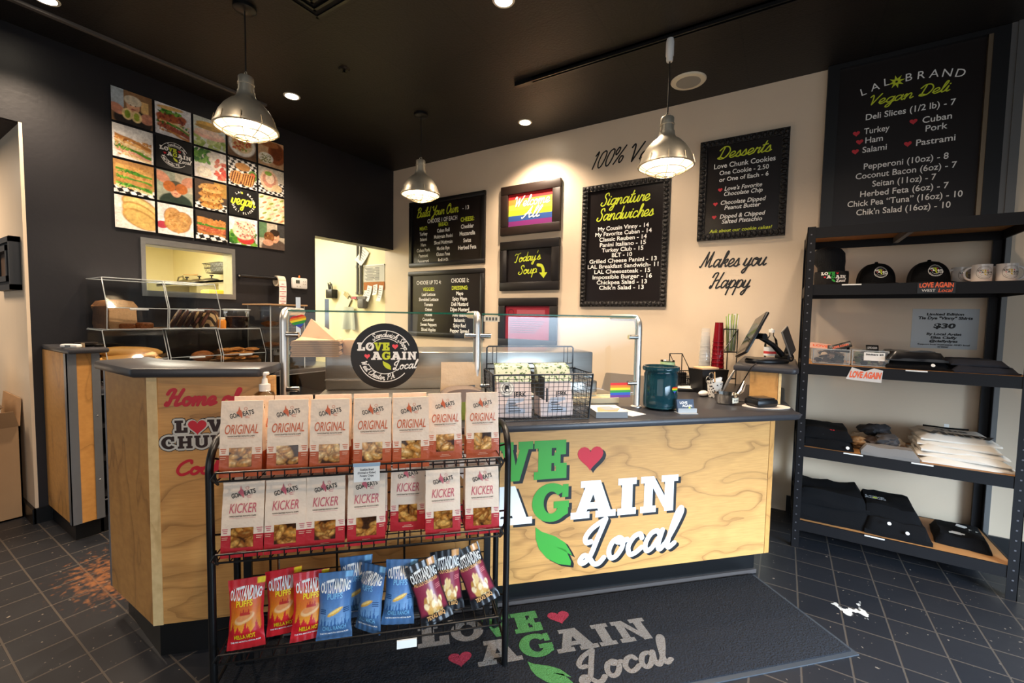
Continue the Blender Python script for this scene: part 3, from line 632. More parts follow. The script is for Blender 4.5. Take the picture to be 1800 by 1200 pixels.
    else: p = person(P('b9ae98').rect(0, .4, .3, 1, '5a7a54').rect(.7, .5, 1, 1, '3a3a3a'), .6, .5, .95, None, '2a1c14', '5a4a40'); p.ell(.38, .46, .2, .2, '7a4a24').blobs(20, .24, .34, .52, .6, .04, ['5a3218', '9a6a3a']).ell(.34, .24, .2, .12, 'cf9a7a')
    return p.grain(.1, .17)
names = ['person in a pale beanie holding a cut sandwich', 'stacked sandwich halves with dark filling and lettuce', 'blurred yellow hot dog roll on greens, behind the left pendant', 'bowl of food, partly behind the left pendant', 'wooden bowl and spices, top right of the photo grid', 'tall club sandwich with white bread', 'round white shop logo on black', 'sliced eggs and tomatoes beside greens', 'grilled striped sandwich on checked paper', 'folded wrap on checked paper', 'green leafy sandwich above checked paper', 'person holding cookies over their eyes', 'tall stack of cookies', 'lime vegan deli slices logo on black', 'rows of small filled rolls', 'pale deli slices on a plate, bottom left of the photo grid', 'heart shaped cookie', 'long filled sub on checked paper', 'open bagel with shredded topping and greens', 'smiling woman with a cookie, bottom right of the photo grid']
m0 = mat('photo panel edge', '0e0d0d', .4)
for i in range(20):
    r, c = divmod(i, 5); y = 1.262+c*.2515; z = 2.862-r*.25
    t = thing('photo_print', 'square photo print showing '+names[i], 'photo', (xL+.001, y, z), A90, 'grid of food photos on the black wall')
    MB().box(-PW/2, -.011, -PH/2, PW/2, 0, PH/2).build('backing', m0, t)
    F = lambda u, v: V((u, -.0118, v))
    if i in (6, 13):
        m = MB(); m.m = 0; m.rect(-PW/2+.002, -PH/2+.002, PW/2-.002, PH/2-.002, .0116)
        old = m.F; m.F = lambda u, v, w: V((u, -.0122-w, v))
        if i == 6: roundlogo(m, .118, 0, (1, 2, 3))
        else:
            m.m = 2; script(m, 'vegan', 0, -.022, .1, .11, al='C', sh=.15, sx=.8)
            m.m = 1
            for s_, a0, d in (('LAL', 128, False), ('BRAND', 63, False), ('DELI SLICES', 270, True)):
                for k, ch in enumerate(s_):
                    a = math.radians(a0-(k-(0 if not d else 0))*14) if not d else math.radians(a0+(k-(len(s_)-1)/2)*13.5)
                    rr = .082 if not d else .098
                    text(m, ch, rr*math.cos(a), rr*math.sin(a), .017, rot=a-math.pi/2 if not d else a+math.pi/2, bold=.02)
            m.m = 2
            for k in range(8): a = k*math.pi/4; m.poly([(-.01+.004*math.cos(a+.8), .084+.004*math.sin(a+.8)), (-.01+.013*math.cos(a), .084+.013*math.sin(a)), (-.01+.004*math.cos(a-.8), .084+.004*math.sin(a-.8))][::-1])
        m.build('printed_logo', [m0, WHITE, LIME, RED], t)
    else: photo(i).mesh('picture', -PW/2+.001, -PH/2+.001, PW/2-.001, PH/2-.001, F, t)
# ------------------------------------------------------------------ roll holder, thermostat
t = thing('roll_holder', 'black pole fixed along the black wall with a label roll on its end', 'roll holder', (xL, 1.965, 1.722), A90)
m = MB(); m.cyl((0, -.05, 0), (.37, -.05, .004), .016, n=14); m.build('pole', PLASTIC, t)
m = MB(); m.box(.0, -.06, -.014, .02, 0, .014); m.box(.30, -.06, -.014, .32, 0, .014); m.build('bracket', PLASTIC, t)
MB().cyl((-.012, -.05, 0), (.004, -.05, 0), .009).build('end_screw', CHROME, t)
t = thing('label_roll', 'roll of white labels with red print hanging off the black pole', 'label roll', (xL+.05, 2.31, 1.70), A90)
m = MB(); rings = []
for u in (-.035, .035): rings.append([V((u, .05*c, .05*s)) for c, s in circ(1, 24)])
m.loft(rings, False); m.loft([[V((p.x, p.y*.72, p.z*.72)) for p in r] for r in rings], False)
for k in (0, 1): 
    m._a([rings[k][j] for j in range(24)]+[V((p.x, p.y*.72, p.z*.72)) for p in rings[k]], [(j, (j+1) % 24, 24+(j+1) % 24, 24+j) for j in range(24)])
m.build('roll', mat('label paper', 'd9ccb4', .6), t)
m = MB(); m.m = 0; m.grid(lambda a, b: V((-.035+.07*a, -.0515-.004*math.sin(b*5), -.25*b)), 2, 12); m.m = 1; m.F = lambda u, v, w: V((u, -.0535-.004*math.sin(-v/.25*5)-w, v))
for k in range(5): m.rect(-.03, -.055-k*.045, .03, -.049-k*.045); m.rect(-.012, -.03-k*.045, .012, -.026-k*.045)
m.build('strip', [PAPER, mat('red print', 'c4606a', .6)], t)
t = thing('thermostat', 'white thermostat on the black wall left of the kitchen opening', 'thermostat', (xL, 2.53, 1.697), A90)
m = MB(); m.bbox(-.08, -.028, -.054, .08, 0, .054, .012); m.build('body', WPLAS, t)
MB().box(-.045, -.0295, -.002, -.005, -.027, .03).build('display', mat('lcd grey', '51564c', .3), t)
for u, v in ((.035, .02), (.055, .02), (.035, -.005), (.055, -.005), (-.03, -.03), (0, -.03)): MB().bbox(u-.006, -.031, v-.005, u+.006, -.027, v+.005, .002).build('button', mat('grey button', 'bdb9b0', .4), t)
MB().lathe([(.009, .054), (.009, .07), (.004, .078)], 12, c=(0, -.014, 0)).build('orange_tab', mat('orange plastic', 'e0762c', .4), t)
# ------------------------------------------------------------------ kitchen seen through the openings
t = thing('wall_shelf', 'steel kitchen shelf holding pan lids behind the service window', 'shelf', (-8.6, 3.74, 1.90))
m = MB(); m.box(-1.3, -.4, -.03, 1.25, 0, 0); m.box(-1.3, -.4, -.05, 1.25, -.38, 0); m.build('board', STEEL, t)
for u in (-1.0, 1.0): m = MB(); m.box(u, -.38, -.2, u+.02, 0, -.03); m.build('bracket', STEEL, t)
def lid(x, lb, r=.17):
    t = thing('pan_lid', lb, 'lid', (x, 3.52, 1.90), group='steel pan lids')
    MB().lathe([(r, 0), (r, .012), (r*.9, .03), (r*.5, .06), (.02, .07), (0, .07)], 24).build('dome', STEEL, t); m = MB(); m.lathe([(.01, .07), (.012, .10), (.028, .105), (.028, .12), (0, .125)], 14); m.build('knob', PLASTIC, t)
for x, lb in ((-9.1, 'steel pan lid leftmost on the kitchen shelf'), (-8.62, 'steel pan lid with a wooden spoon on the kitchen shelf'), (-8.18, 'steel pan lid at the right on the kitchen shelf')): lid(x, lb)
m = MB(); m.tube([(-.3, 0, .02), (.12, 0, .0)], [.008, .012]); m.ball((.16, 0, 0), .05, 12, 8, (1, .7, .25)); one(m, 'wooden_spoon', mat('wooden spoon', 'c49a62', .6), 'wooden spoon lying across a pan lid in the kitchen', 'spoon', (-8.72, 3.44, 2.03))
t = thing('wire_basket', 'dark wire basket hung on the kitchen wall seen through the service window', 'basket', (-8.08, 3.74, 2.06))
m = MB()
for z in (0, .08, .15):
    d = .22+z*.4; m.tube([(-.28, 0, z), (-.28, -d, z), (.28, -d, z), (.28, 0, z), (-.28, 0, z)], .006, 5)
for k in range(13): u = -.28+.56*k/12; m.tube([(u, -.26, .15), (u, -.22, 0), (u, 0, 0)], .004, 4)
m.build('wires', mat('grey wire', '57544c', .4, .6), t)
MB().bbox(-.2, -.2, .02, .18, -.04, .17, .02).build('contents', mat('grey packets', '8d8f8a', .6, noise=.6, nscale=30), t)
t = thing('spray_tap', 'kitchen spray tap with a curved hose left of the pan lids', 'tap', (-9.55, 3.6, 1.6))
m = MB(); m.tube([(-.25, 0, 0), (-.24, 0, .25), (-.1, 0, .44), (.08, 0, .45), (.14, 0, .36)], .014); m.build('hose', CHROME, t); MB().cyl((.14, 0, .4), (.15, 0, .3), .03).build('spray_head', mat('olive plastic', '77753a', .5), t)
one(MB().bbox(-.12, -.1, 0, .12, .1, .2, .02), 'plastic_tub', mat('yellow plastic', 'cfa528', .4), 'yellow tub behind the lower right corner of the service window', 'tub', (-6.6, 2.85, 1.5))
t = thing('steel_rack', 'steel rack just inside the service window', 'rack', (-6.6, 2.4, 0)); MB().box(-.8, -.4, 1.46, .8, 1.0, 1.5).build('top', STEEL, t)
for u, v in ((-.75, -.35), (.7, -.35), (-.75, .95), (.7, .95)): MB().box(u, v, 0, u+.05, v+.05, 1.46).build('leg', STEEL, t)
one(MB().bbox(-.16, -.09, 0, .16, .09, .09, .01), 'carton', mat('orange brown box', 'a4592c', .6), 'orange brown carton at the bottom of the service window', 'box', (-6.1, 2.72, 1.5))
# kitchen wall by the right hand opening
for x, lb in ((-4.735, 'left grey conduit pipe on the kitchen wall'), (-4.672, 'right grey conduit pipe on the kitchen wall')):
    t = thing('conduit_pipe', lb, 'pipe', (x, yB-.02, 1.66), group='conduit pipes'); MB().cyl((0, 0, 0), (0, 0, 1.03), .019, n=12).build('pipe', mat('grey conduit', '8e8c84', .4, .7), t)
    [MB().cyl((0, 0, z_), (0, 0, z_+.035), .025, n=12).build('coupling', mat('grey conduit', '8e8c84', .4, .7), t) for z_ in (0, .34)]
m = MB(); m.m = 0; m.box(-.2, -.006, -.1, .19, 0, .1); m.m = 1
for k in range(11): m.rect(-.17+.02*(k % 3), .07-k*.015, -.02+.03*((k*7) % 5), .076-k*.015, .007); m.rect(.02+.02*(k % 2), .07-k*.015, .1+.016*((k*5) % 5), .076-k*.015, .007)
m.m = 2; m.box(-.2, -.012, .1, .19, 0, .116)
one(m, 'notice_board', [mat('grey notice', 'cfccc0', .6), mat('grey ink', '5c5c5a', .6), WPLAS], 'whiteboard covered in handwriting on the kitchen wall', 'notice', (-4.432, yB, 1.92))
one(MB().box(-.19, -.01, -.05, .19, 0, .05), 'cork_strip', mat('cork', 'b5713c', .8, noise=.3, nscale=60), 'strip of cork under the whiteboard', 'cork board', (-4.432, yB, 1.765))
def note(x, z, w, h, rot, lb, nm='pinned_note'):
    m = MB(); m.m = 0; n = 6
    m.grid(lambda a, b: V(((a-.5)*w, -.014-.035*(1-b)**2, (b-1)*h)), 3, n); m.m = 1; m.F = lambda u, v, q: V((u, -.0155-.035*(-v/h)**2-q, v))
    for k in range(5): m.rect(-w*.36, -h*(.2+.14*k), w*(.1+.06*((k*3) % 5)), -h*(.2+.14*k)+.005)
    o = one(m, nm, [PAPER, mat('grey ink', '5c5c5a', .6)], lb, 'paper', (x, yB, z), group='papers pinned on the kitchen wall'); o.rotation_euler = (0, rot, 0)
note(-4.50, 1.77, .09, .2, .18, 'white note pinned at the left of the cork strip'); note(-4.40, 1.78, .08, .13, -.15, 'small note pinned in the middle of the cork strip'); note(-4.29, 1.77, .075, .2, .1, 'curled note pinned at the right of the cork strip'); note(-4.55, 1.70, .1, .17, .35, 'tilted sheet hanging lowest beside the conduit pipes')
note(-4.575, 2.23, .15, .2, .6, 'diamond shaped sheet hung above the whiteboard')
t = thing('pen_cup', 'black pen cup fixed on the pale kitchen wall', 'pen cup', (-5.24, yB, 1.615)); m = MB(); m.bbox(-.07, -.09, 0, .07, 0, .12, .01); m.build('cup', PLASTIC, t)
for u, d in ((-.045, .04), (-.02, .02), (.0, .05), (.03, .03)): MB().cyl((u, -.045, .08), (u-.03, -.045, .17+d), .007).build('pen', mat('dark pen', '1c1c1e', .4), t)
t = thing('clipboard', 'pale clipboard hanging at an angle on the kitchen wall', 'clipboard', (-4.95, yB, 1.66)); m = MB(); T = M.Rotation(.6, 4, 'Y'); m.box(-.11, -.02, -.3, .11, -.012, 0, T); m.build('board', mat('pale card', 'ddd6bc', .6), t); MB().box(-.05, -.03, -.03, .05, -.01, .02, T).build('clip', CHROME, t)
t = thing('hand_towel', 'crumpled cloth hanging low on the kitchen wall behind the glass guard', 'cloth', (-4.9, yB, 1.5)); MB().grid(lambda a, b: V(((a-.5)*(.2+.1*b), -.03-.03*math.sin(a*9)*b, -.3*b)), 12, 6).build('cloth', mat('grey cloth', 'b9bca8', .8), t)
t = thing('key_rack', 'small dark rack with a red tag under the conduit pipes', 'rack', (-4.66, yB, 1.6)); m = MB(); m.box(-.16, -.05, 0, .12, 0, .035); m.bbox(.0, -.09, -.12, .12, -.01, 0, .02); m.build('rack_body', mat('grey bracket', '6f6c66', .5), t); MB().box(-.15, -.056, .002, -.05, -.05, .03).build('tag', mat('red print', 'c4606a', .6), t)
# ------------------------------------------------------------------ hall on the left
t = thing('picture_frame', 'deep black picture frame hung on the beige wall at far left', 'picture frame', (-4.44, .70, 1.69))
m = MB()
for k, (a, b_) in enumerate(((0, .05), (.03, .035), (.055, .055))):
    w2, h2 = .27-a, .17-a
    for q in ((-w2, -h2, -w2+.035, h2), (w2-.035, -h2, w2, h2), (-w2, -h2, w2, -h2+.035), (-w2, h2-.035, w2, h2)): m.box(q[0], -b_, q[1], q[2], 0, q[3])
m.build('moulding', mat('charcoal frame', '2b2e33', .5), t); MB().box(-.2, -.02, -.1, .2, 0, .1).build('picture', mat('brown print', '5a4638', .4, noise=.5, nscale=14), t)
t = thing('cardboard_box', 'open brown cardboard box on the floor at the far left edge', 'box', (-4.56, .40, 0))
C_ = mat('cardboard', 'b08c66', .75, noise=.1, nscale=8); m = MB()
for q in ((-.28, -.28, .28, -.272), (-.28, .272, .28, .28), (-.28, -.28, -.272, .28), (.272, -.28, .28, .28)): m.box(q[0], q[1], 0, q[2], q[3], .62)
m.box(-.28, -.28, 0, .28, .28, .01); m.build('body', C_, t)
for q in (((.275, -.27, .62), (.275, .27, .62), (.33, .24, .73), (.33, -.24, .73)), ((-.275, -.27, .62), (-.275, .27, .62), (-.36, .25, .72), (-.36, -.25, .72)), ((-.27, .275, .62), (.27, .275, .62), (.25, .29, .80), (-.25, .29, .80))):
    m = MB(); m._a([V(p) for p in q]+[V(p)+V((.006, .006, 0)) for p in q], [(0, 1, 2, 3), (7, 6, 5, 4), (0, 4, 5, 1), (1, 5, 6, 2), (2, 6, 7, 3), (3, 7, 4, 0)]); m.build('flap', C_, t)
m = MB(); m.m = 0; m.F = lambda u, v, w: V((.2805+w, u, v)); m.rect(-.05, .46, .14, .53); m.m = 1
for k in range(3): m.rect(.0+.02*k, .48+.013*k, .1, .485+.013*k, .0005)
m.build('shipping_label', [PAPER, INK], t); m = MB(); m.F = lambda u, v, w: V((.2803+w, u, v)); m.rect(-.14, .05, -.07, .61); m.build('tape', mat('packing tape', 'a58a62', .2), t)
t = thing('plastic_bag', 'crumpled white plastic bag heaped above the cardboard box', 'bag', (-4.62, .38, .62)); bm = bmesh.new(); bmesh.ops.create_icosphere(bm, subdivisions=3, radius=.24)
for v in bm.verts: v.co *= 1+.35*mn.noise(v.co*9); v.co.z = v.co.z*1.1+.16
MB().bm(bm, None, True).build('bag', mat('white film', 'e6e2dc', .3), t)
# ------------------------------------------------------------------ end cabinet and back counter along the black wall
t = thing('end_cabinet', 'narrow plywood cabinet end with grey metal strips against the black wall', 'cabinet', (xL, .83, 0))
m = MB(); m.bbox(0.003, -.075, 1.14, .585, .11, 1.172, .012); m.build('worktop', TOP, t)
MB().box(.003, -.07, .105, .53, .07, 1.14).build('body', PLYV, t)
m = MB(); m.box(.525, -.0745, .105, .5345, -.03, 1.14); m.box(.485, -.0745, .105, .5345, -.07, 1.14); m.build('corner_strip', ALU, t)
MB().box(.525, .036, .105, .5345, .075, 1.14).build('edge_strip', ALU, t)
MB().box(.003, -.055, 0, .505, .06, .105).build('toe_kick', TRIMB, t)
m = MB()
for z in (.35, .75): m.ball((.535, .055, z), .005, 8, 6, (.5, 1, 1))
m.build('rivet', CHROME, t)
t = thing('back_counter', 'dark open shelved counter under the bread bins along the black wall', 'counter', (xL, .905, 0))
m = MB(); m.box(.003, .001, .0, .5, 1.6, .1); m.box(.003, .001, .1, .02, 1.6, .88); m.box(.003, 1.58, .1, .5, 1.6, .88); m.build('carcass', TRIMB, t)
MB().bbox(.003, .001, .88, .53, 1.8, .915, .006).build('worktop', TOP, t)
for z in (.22, .45, .66): m = MB(); m.box(.02, .002, z, .49, 1.58, z+.02); m.build('shelf', mat('dark shelf', '1d1d20', .4), t)
m = MB(); m.box(.49, .002, .2, .5, 1.58, .206); m.box(.49, .002, .875, .535, 1.78, .882); m.build('metal_edge', ALU, t)
for k, (y, lb) in enumerate(((1.05, 'stack of white takeaway lids on the shelf between the cabinet and the counter'),)):
    t = thing('lid_stack', lb, 'lids', (-3.68, y, .471)); m = MB()
    for j in range(12): m.lathe([(.0, j*.011), (.07, j*.011), (.078, j*.011+.006), (.07, j*.011+.01), (0, j*.011+.01)], 22)
    m.build('lids', WPLAS, t)
one(MB().bbox(-.1, -.09, 0, .1, .09, .13, .02), 'container', mat('grey tub', '6f7276', .3), 'grey tub on the upper shelf in the gap beside the counter', 'tub', (-3.72, 1.06, .681))
one(MB().bbox(-.08, -.07, 0, .08, .07, .14, .01), 'container', PLASTIC, 'black tub on the bottom shelf in the gap beside the counter', 'tub', (-3.7, 1.04, .241))
# on the cabinet end
t = thing('card_reader', 'white handheld device on the cabinet end worktop', 'device', (-3.60, .79, 1.173), .5)
MB().bbox(-.055, -.018, 0, .055, .018, .022, .008).build('body', WPLAS, t); MB().box(-.02, -.0186, .007, .015, -.017, .015).build('slot', PLASTIC, t)
t = thing('coaster_stack', 'small dark bowl on the cabinet end worktop', 'bowl', (-3.66, .872, 1.173)); MB().lathe([(0, .002), (.03, 0), (.05, .014), (.052, .026), (.046, .024), (.03, .012), (0, .01)], 24).build('bowl', mat('dark bowl', '2a2522', .3), t)
MB().cyl((0, 0, .012), (0, 0, .02), .028, n=16).build('content', mat('tan', '8d7a60', .6), t)
one(MB().lathe([(0, 0), (.022, 0), (.024, .012), (.012, .02), (0, .021)], 18), 'bell', mat('dark metal', '2a2622', .3, .8), 'small dark knob at the end of the cabinet worktop', 'bell', (-3.60, .915, 1.173))
one(MB().lathe([(0, 0), (.009, 0), (.009, .025), (0, .026)], 12), 'bottle_cap', mat('tan', '8d7a60', .6), 'tiny tan cap between the white device and the dark bowl', 'cap', (-3.585, .838, 1.173))
# ------------------------------------------------------------------ acrylic bins
ACR = glass('clear acrylic', (.93, .95, .96), 1.0, .04); ACE = mat('acrylic edge', 'c9d0d2', .15, alpha=.55)
def acrylic(t, W, D, H, k, mid):
    """a bin: y across 0..W, x depth 0..D at the mid line; front leans out then in (k), mid height of the fold"""
    pr = [(0, .002), (D-k*.2, .002), (D, mid), (D-k, H), (0, H)]
    m = MB(); th = .003
    for y in (.003, W-.003): m._a([V((x, y, z)) for x, z in pr], [[0, 1, 2, 3, 4]])
    m._a([V((x, y, z)) for x, z in pr for y in (.003, W-.003)], [(0, 1, 9, 8), (8, 9, 7, 6)]); m.build('body', ACR, t)
    m = MB(); m._a([V((D-k*.2, .003, .002)), V((D-k*.2, W-.003, .002)), V((D, W-.003, mid-.012)), V((D, .003, mid-.012))], [(0, 1, 2, 3)]); m.build('front', ACR, t)
    m = MB(); m._a([V((D+.004, .006, mid+.0)), V((D+.004, W-.006, mid)), V((D-k+.004, W-.006, H)), V((D-k+.004, .006, H))], [(0, 1, 2, 3)]); m.build('door', ACR, t)
    m = MB(); e = .0032
    for y in (.004, W-.004): m.tube([V((x, y, z)) for x, z in pr], e, 5)
    for x, z in ((D, mid), (D-k, H), (0, H), (D-k*.2, .004)): m.tube([(x, .004, z), (x, W-.004, z)], e*1.2, 5)
    m.tube([(D+.004, W*.35, mid-.008), (D+.004, W*.65, mid-.008)], .006, 6); m.tube([(D+.002, W*.5, .004), (D+.002, W*.501, H*.98)], .0015, 4) if 0 else None
    m.build('edge', ACE, t)
for i, (y, z, lb) in enumerate(((.976, 1.272, 'upper left clear acrylic bin holding a loaf end'), (1.311, 1.272, 'upper clear acrylic bin holding marbled cake slices'), (.97, .925, 'lower left clear acrylic bin holding baguettes'), (1.311, .925, 'lower middle clear acrylic bin'), (1.652, .925, 'lower right clear acrylic bin holding cookies'))):
    t = thing('bread_bin', lb, 'bin', (xL+.02, y, z), 0, 'clear acrylic food bins'); acrylic(t, .333 if i != 0 else .333, .39, .342, .085, .145)
CR = mat('bread crust', '9c6a3c', .7, noise=.35, nscale=40, bump=.4); CRM = mat('bread crumb', 'd3a878', .8, noise=.2, nscale=90, bump=.4)
t = thing('bread_loaf', 'square brown bread loaf end in the upper left bin', 'bread', (-3.86, 1.07, 1.277), .1)
pr = [(-.075, 0), (.075, 0), (.08, .03), (.075, .12), (.085, .15), (.06, .185), (0, .195), (-.06, .185), (-.085, .15), (-.075, .12), (-.08, .03)]
m = MB(); m.loft([[V((d, u*k, v*k)) for u, v in pr] for d, k in ((-.13, .94), (-.12, 1), (.1, 1), (.104, .985))]); m.build('crust', CR, t)
MB()._a([V((.1045, u*.96, v*.97+.003)) for u, v in pr], [list(range(len(pr)))]).build('cut_face', CRM, t)
def lump(name, sc, n=.2, f=8, seed=0, flat=0):
    bm = bmesh.new(); bmesh.ops.create_icosphere(bm, subdivisions=3, radius=1)
    for v in bm.verts:
        k = 1+n*mn.noise(v.co*f*.25+V((seed*7.3, seed, 0))); v.co = V((v.co.x*k*sc[0], v.co.y*k*sc[1], (v.co.z*k*.5+.5)*sc[2] if not flat else max(0, v.co.z*k)*sc[2]))
    return MB().bm(bm, None, True)
GRAN = mat('nutty topping', 'a8622c', .5, noise=.6, nscale=70, bump=.8)
for k, (x, y, lb) in enumerate(((-3.78, 1.10, 'nutty granola bar in front of the loaf'), (-3.77, 1.19, 'second nutty granola bar beside the loaf'))):
    one(MB().bbox(-.045, -.045, 0, .045, .045, .035+.008*k, .014, None, 3), 'granola_bar', GRAN, lb, 'granola bar', (x, y, 1.276), k*.4, 'granola bars')
m = MB(); m.bbox(-.12, -.07, 0, .12, .07, .006, .002); one(m, 'bin_liner', KRAFT, 'brown paper liner on the floor of the upper left bin', 'paper', (-3.85, 1.215, 1.275))
# marbled cake
mc = mat('marbled cake', 'd9b483', .6); N, L = nodes(mc); b = N['Principled BSDF']; tc = N.new('ShaderNodeTexCoord'); wv = N.new('ShaderNodeTexWave'); wv.wave_type = 'RINGS'
wv.inputs['Scale'].default_value = 5; wv.inputs['Distortion'].default_value = 9; wv.inputs['Detail'].default_value = 2; cr = N.new('ShaderNodeValToRGB'); e = cr.color_ramp.elements
e[0].position = .42; e[0].color = lin('2a160e'); e[1].position = .52; e[1].color = lin('d6b482'); L.new(tc.outputs['Object'], wv.inputs['Vector']); L.new(wv.outputs[0], cr.inputs[0]); L.new(cr.outputs[0], b.inputs['Base Color'])
cake = [(-.07, 0), (.07, 0), (.085, .04), (.075, .1), (.04, .13), (-.03, .135), (-.07, .11), (-.085, .05)]
def slice_(loc, rot, lb):
    t = thing('cake_slice', lb, 'cake slice', loc, 0, 'marbled cake slices'); t.rotation_euler = rot
    m = MB(); m.loft([[V((d, u, v)) for u, v in cake] for d in (-.012, .012)]); m.build('crumb', mc, t); m = MB(); m.tube([V((0, u, v)) for u, v in cake[1:]+cake[:1]], .0125, 6); m.build('crust', mat('dark crust', '4a2411', .5, noise=.4, nscale=50), t)
for k in range(5): slice_((-3.80+.006*k, 1.36+.044*k, 1.29), (0, .45, A90-.3), ['leftmost leaning marbled cake slice', 'second leaning marbled cake slice', 'third leaning marbled cake slice', 'fourth leaning marbled cake slice', 'fifth leaning marbled cake slice'][k]+' in the upper bin')
slice_((-3.735, 1.555, 1.285), (.12, 0, .12), 'upright marbled cake slice with a dark swirl at the bin front'); slice_((-3.80, 1.60, 1.285), (.08, 0, .1), 'marbled cake slice right behind the swirl slice')
# lower bins
BAG = mat('golden baguette', 'd8a457', .5, noise=.3, nscale=14, bump=.3)
def baguette(loc, rz, lb, L_=.17, r=.04, tilt=.1):
    m = MB(); n = 12; m.tube([(-L_+2*L_*i/n, 0, r) for i in range(n+1)], [r*math.sqrt(max(.04, 1-(abs(i/n*2-1))**3)) for i in range(n+1)], 14); o = one(m, 'baguette', BAG, lb, 'bread', loc, rz, 'baguettes in the lower left bin'); o.rotation_euler = (0, tilt, rz)
one(MB().bbox(-.12, -.14, 0, .12, .14, .09, .01), 'card_riser', KRAFT, 'brown card riser under the baguettes', 'riser', (-3.86, 1.14, .93)); one(MB().bbox(-.12, -.15, 0, .12, .15, .085, .01), 'card_riser', KRAFT, 'brown card riser under the cookies', 'riser', (-3.84, 1.818, .93))
baguette((-3.78, 1.12, 1.075), 1.35, 'upper golden baguette in the lower left bin', tilt=.06); baguette((-3.75, 1.11, 1.024), 1.2, 'lower golden baguette in the lower left bin', tilt=.0); baguette((-3.87, 1.13, 1.024), 1.5, 'rear baguette in the lower left bin', tilt=0)
m = lump('cr', (.045, .05, .06), .2, 8, 3); one(m, 'bread_roll', CRM, 'pale bread heel lying on the lower baguette', 'bread', (-3.715, 1.20, 1.06))
RB = mat('brown roll', '8e5426', .5, noise=.35, nscale=18, bump=.2)
for k, (x, y, s_, lb) in enumerate(((-3.80, 1.235, .05, 'brown roll at the right of the lower left bin'), (-3.84, 1.58, .065, 'brown roll at the right of the lower middle bin'), (-3.83, 1.5, .05, 'brown roll deep in the lower middle bin'))): one(lump('r', (s_, s_*1.2, s_*1.3), .1, 8, k), 'bread_roll', RB, lb, 'bread roll', (x, y, 1.021 if k == 0 else 1.015 if k == 1 else .945))
one(MB().bbox(-.12, -.14, 0, .12, .14, .08, .01), 'tray', STEEL, 'steel tray inside the lower middle bin', 'tray', (-3.88, 1.478, .93))
CK = mat('nut cookie', 'c98a45', .6, noise=.5, nscale=45, bump=.8)
cks = [(-3.75, 1.70, .93), (-3.74, 1.80, .93), (-3.75, 1.90, .93), (-3.84, 1.72, .93), (-3.85, 1.84, .93), (-3.74, 1.75, .965), (-3.74, 1.86, .965), (-3.82, 1.78, .965), (-3.83, 1.9, .965), (-3.76, 1.71, 1.0), (-3.78, 1.8, 1.0), (-3.76, 1.91, .995)]
for k, (x, y, z) in enumerate(cks):
    one(lump('c', (.055, .055, .03), .25, 9, k), 'cookie', CK, 'golden nut cookie in the %s layer of the lower right bin, %s' % (('bottom', 'bottom', 'bottom', 'bottom', 'bottom', 'middle', 'middle', 'middle', 'middle', 'top', 'top', 'top')[k], ('front left', 'front middle', 'front right', 'back left', 'back right', 'front left', 'front right', 'back left', 'back right', 'left', 'middle', 'right')[k]), 'cookie', (x, y, z+.088), k, 'nut cookies')
# tub of chocolate on top of the lower right bin
t = thing('round_tub', 'clear round tub of chocolate chunks on the lower right bin', 'tub', (-3.86, 1.84, 1.2685))
m = MB(); m.lathe([(.082, .002), (.088, .01), (.094, .145), (.1, .15), (.1, .16)], 28, cap=False); m.build('tub', ACR, t); MB().lathe([(0, .004), (.08, .004), (.088, .095), (.05, .1), (0, .096)], 24).build('chocolate', mat('dark chocolate', '3a1a10', .5, noise=.6, nscale=60, bump=1), t)
m = MB(); m.tube([(.1*math.cos(a), .1*math.sin(a), .155) for a in [2*math.pi*i/28 for i in range(29)]], .005, 6); m.build('rim', ACE, t)
t = thing('sauce_jar', 'small amber jar between the cake bin and the chocolate tub', 'jar', (-3.80, 1.70, 1.2685)); MB().lathe([(0, .001), (.03, .001), (.032, .06), (.024, .075), (0, .076)], 18).build('jar', mat('amber sauce', 'c47a2c', .2), t); MB().lathe([(0, .076), (.026, .076), (.026, .092), (0, .092)], 18).build('lid', mat('cream plastic', 'e3d9bf', .4), t)
# tall pastry case
t = thing('pastry_case', 'tall clear pastry case with a round brown sticker beside the glass guard', 'display case', (-3.98, 1.99, .916))
m = MB(); W_, D_, H_ = .30, .36, .55
m._a([V((x, y, z)) for z in (.002, H_) for x, y in ((0, 0), (D_, 0), (D_, W_), (0, W_))], [(0, 1, 5, 4), (1, 2, 6, 5), (2, 3, 7, 6), (3, 0, 4, 7)]); m.build('panes', ACR, t)
m = MB(); 
for x, y in ((0, 0), (D_, 0), (D_, W_), (0, W_)): m.tube([(x, y, .002), (x, y, H_)], .005, 5)
for z in (.18, .36): m.box(.005, .005, z, D_-.005, W_-.005, z+.004)
m.build('edge', ACE, t); MB().box(-.03, -.03, H_, D_+.02, W_+.02, H_+.012).build('lid', mat('tan tray', 'b58f68', .5), t)
m = MB(); m.F = lambda u, v, w: V((D_+.002+w, u, v)); m.m = 0; m.disc(.21, .42, .036); m.m = 1
for k in (0, 1): m.rect(.19-.006*k, .423-.016*k, .23, .431-.016*k, .0006)
m.m = 0; m.build('round_sticker', [mat('brown sticker', '3a2018', .4), PAPER], t)['label'] = 'round brown sticker'
for k, (y, z, lb) in enumerate(((.07, .365, 'pastry left on the top shelf of the tall case'), (.2, .365, 'pastry right on the top shelf of the tall case'), (.08, .185, 'pastry left on the middle shelf of the tall case'), (.2, .185, 'pastry right on the middle shelf of the tall case'))): one(lump('p', (.07, .06, .05), .2, 8, k), 'pastry', RB, lb, 'pastry', (-3.76, 1.99+y, .918+z), 0, 'pastries in the tall case')
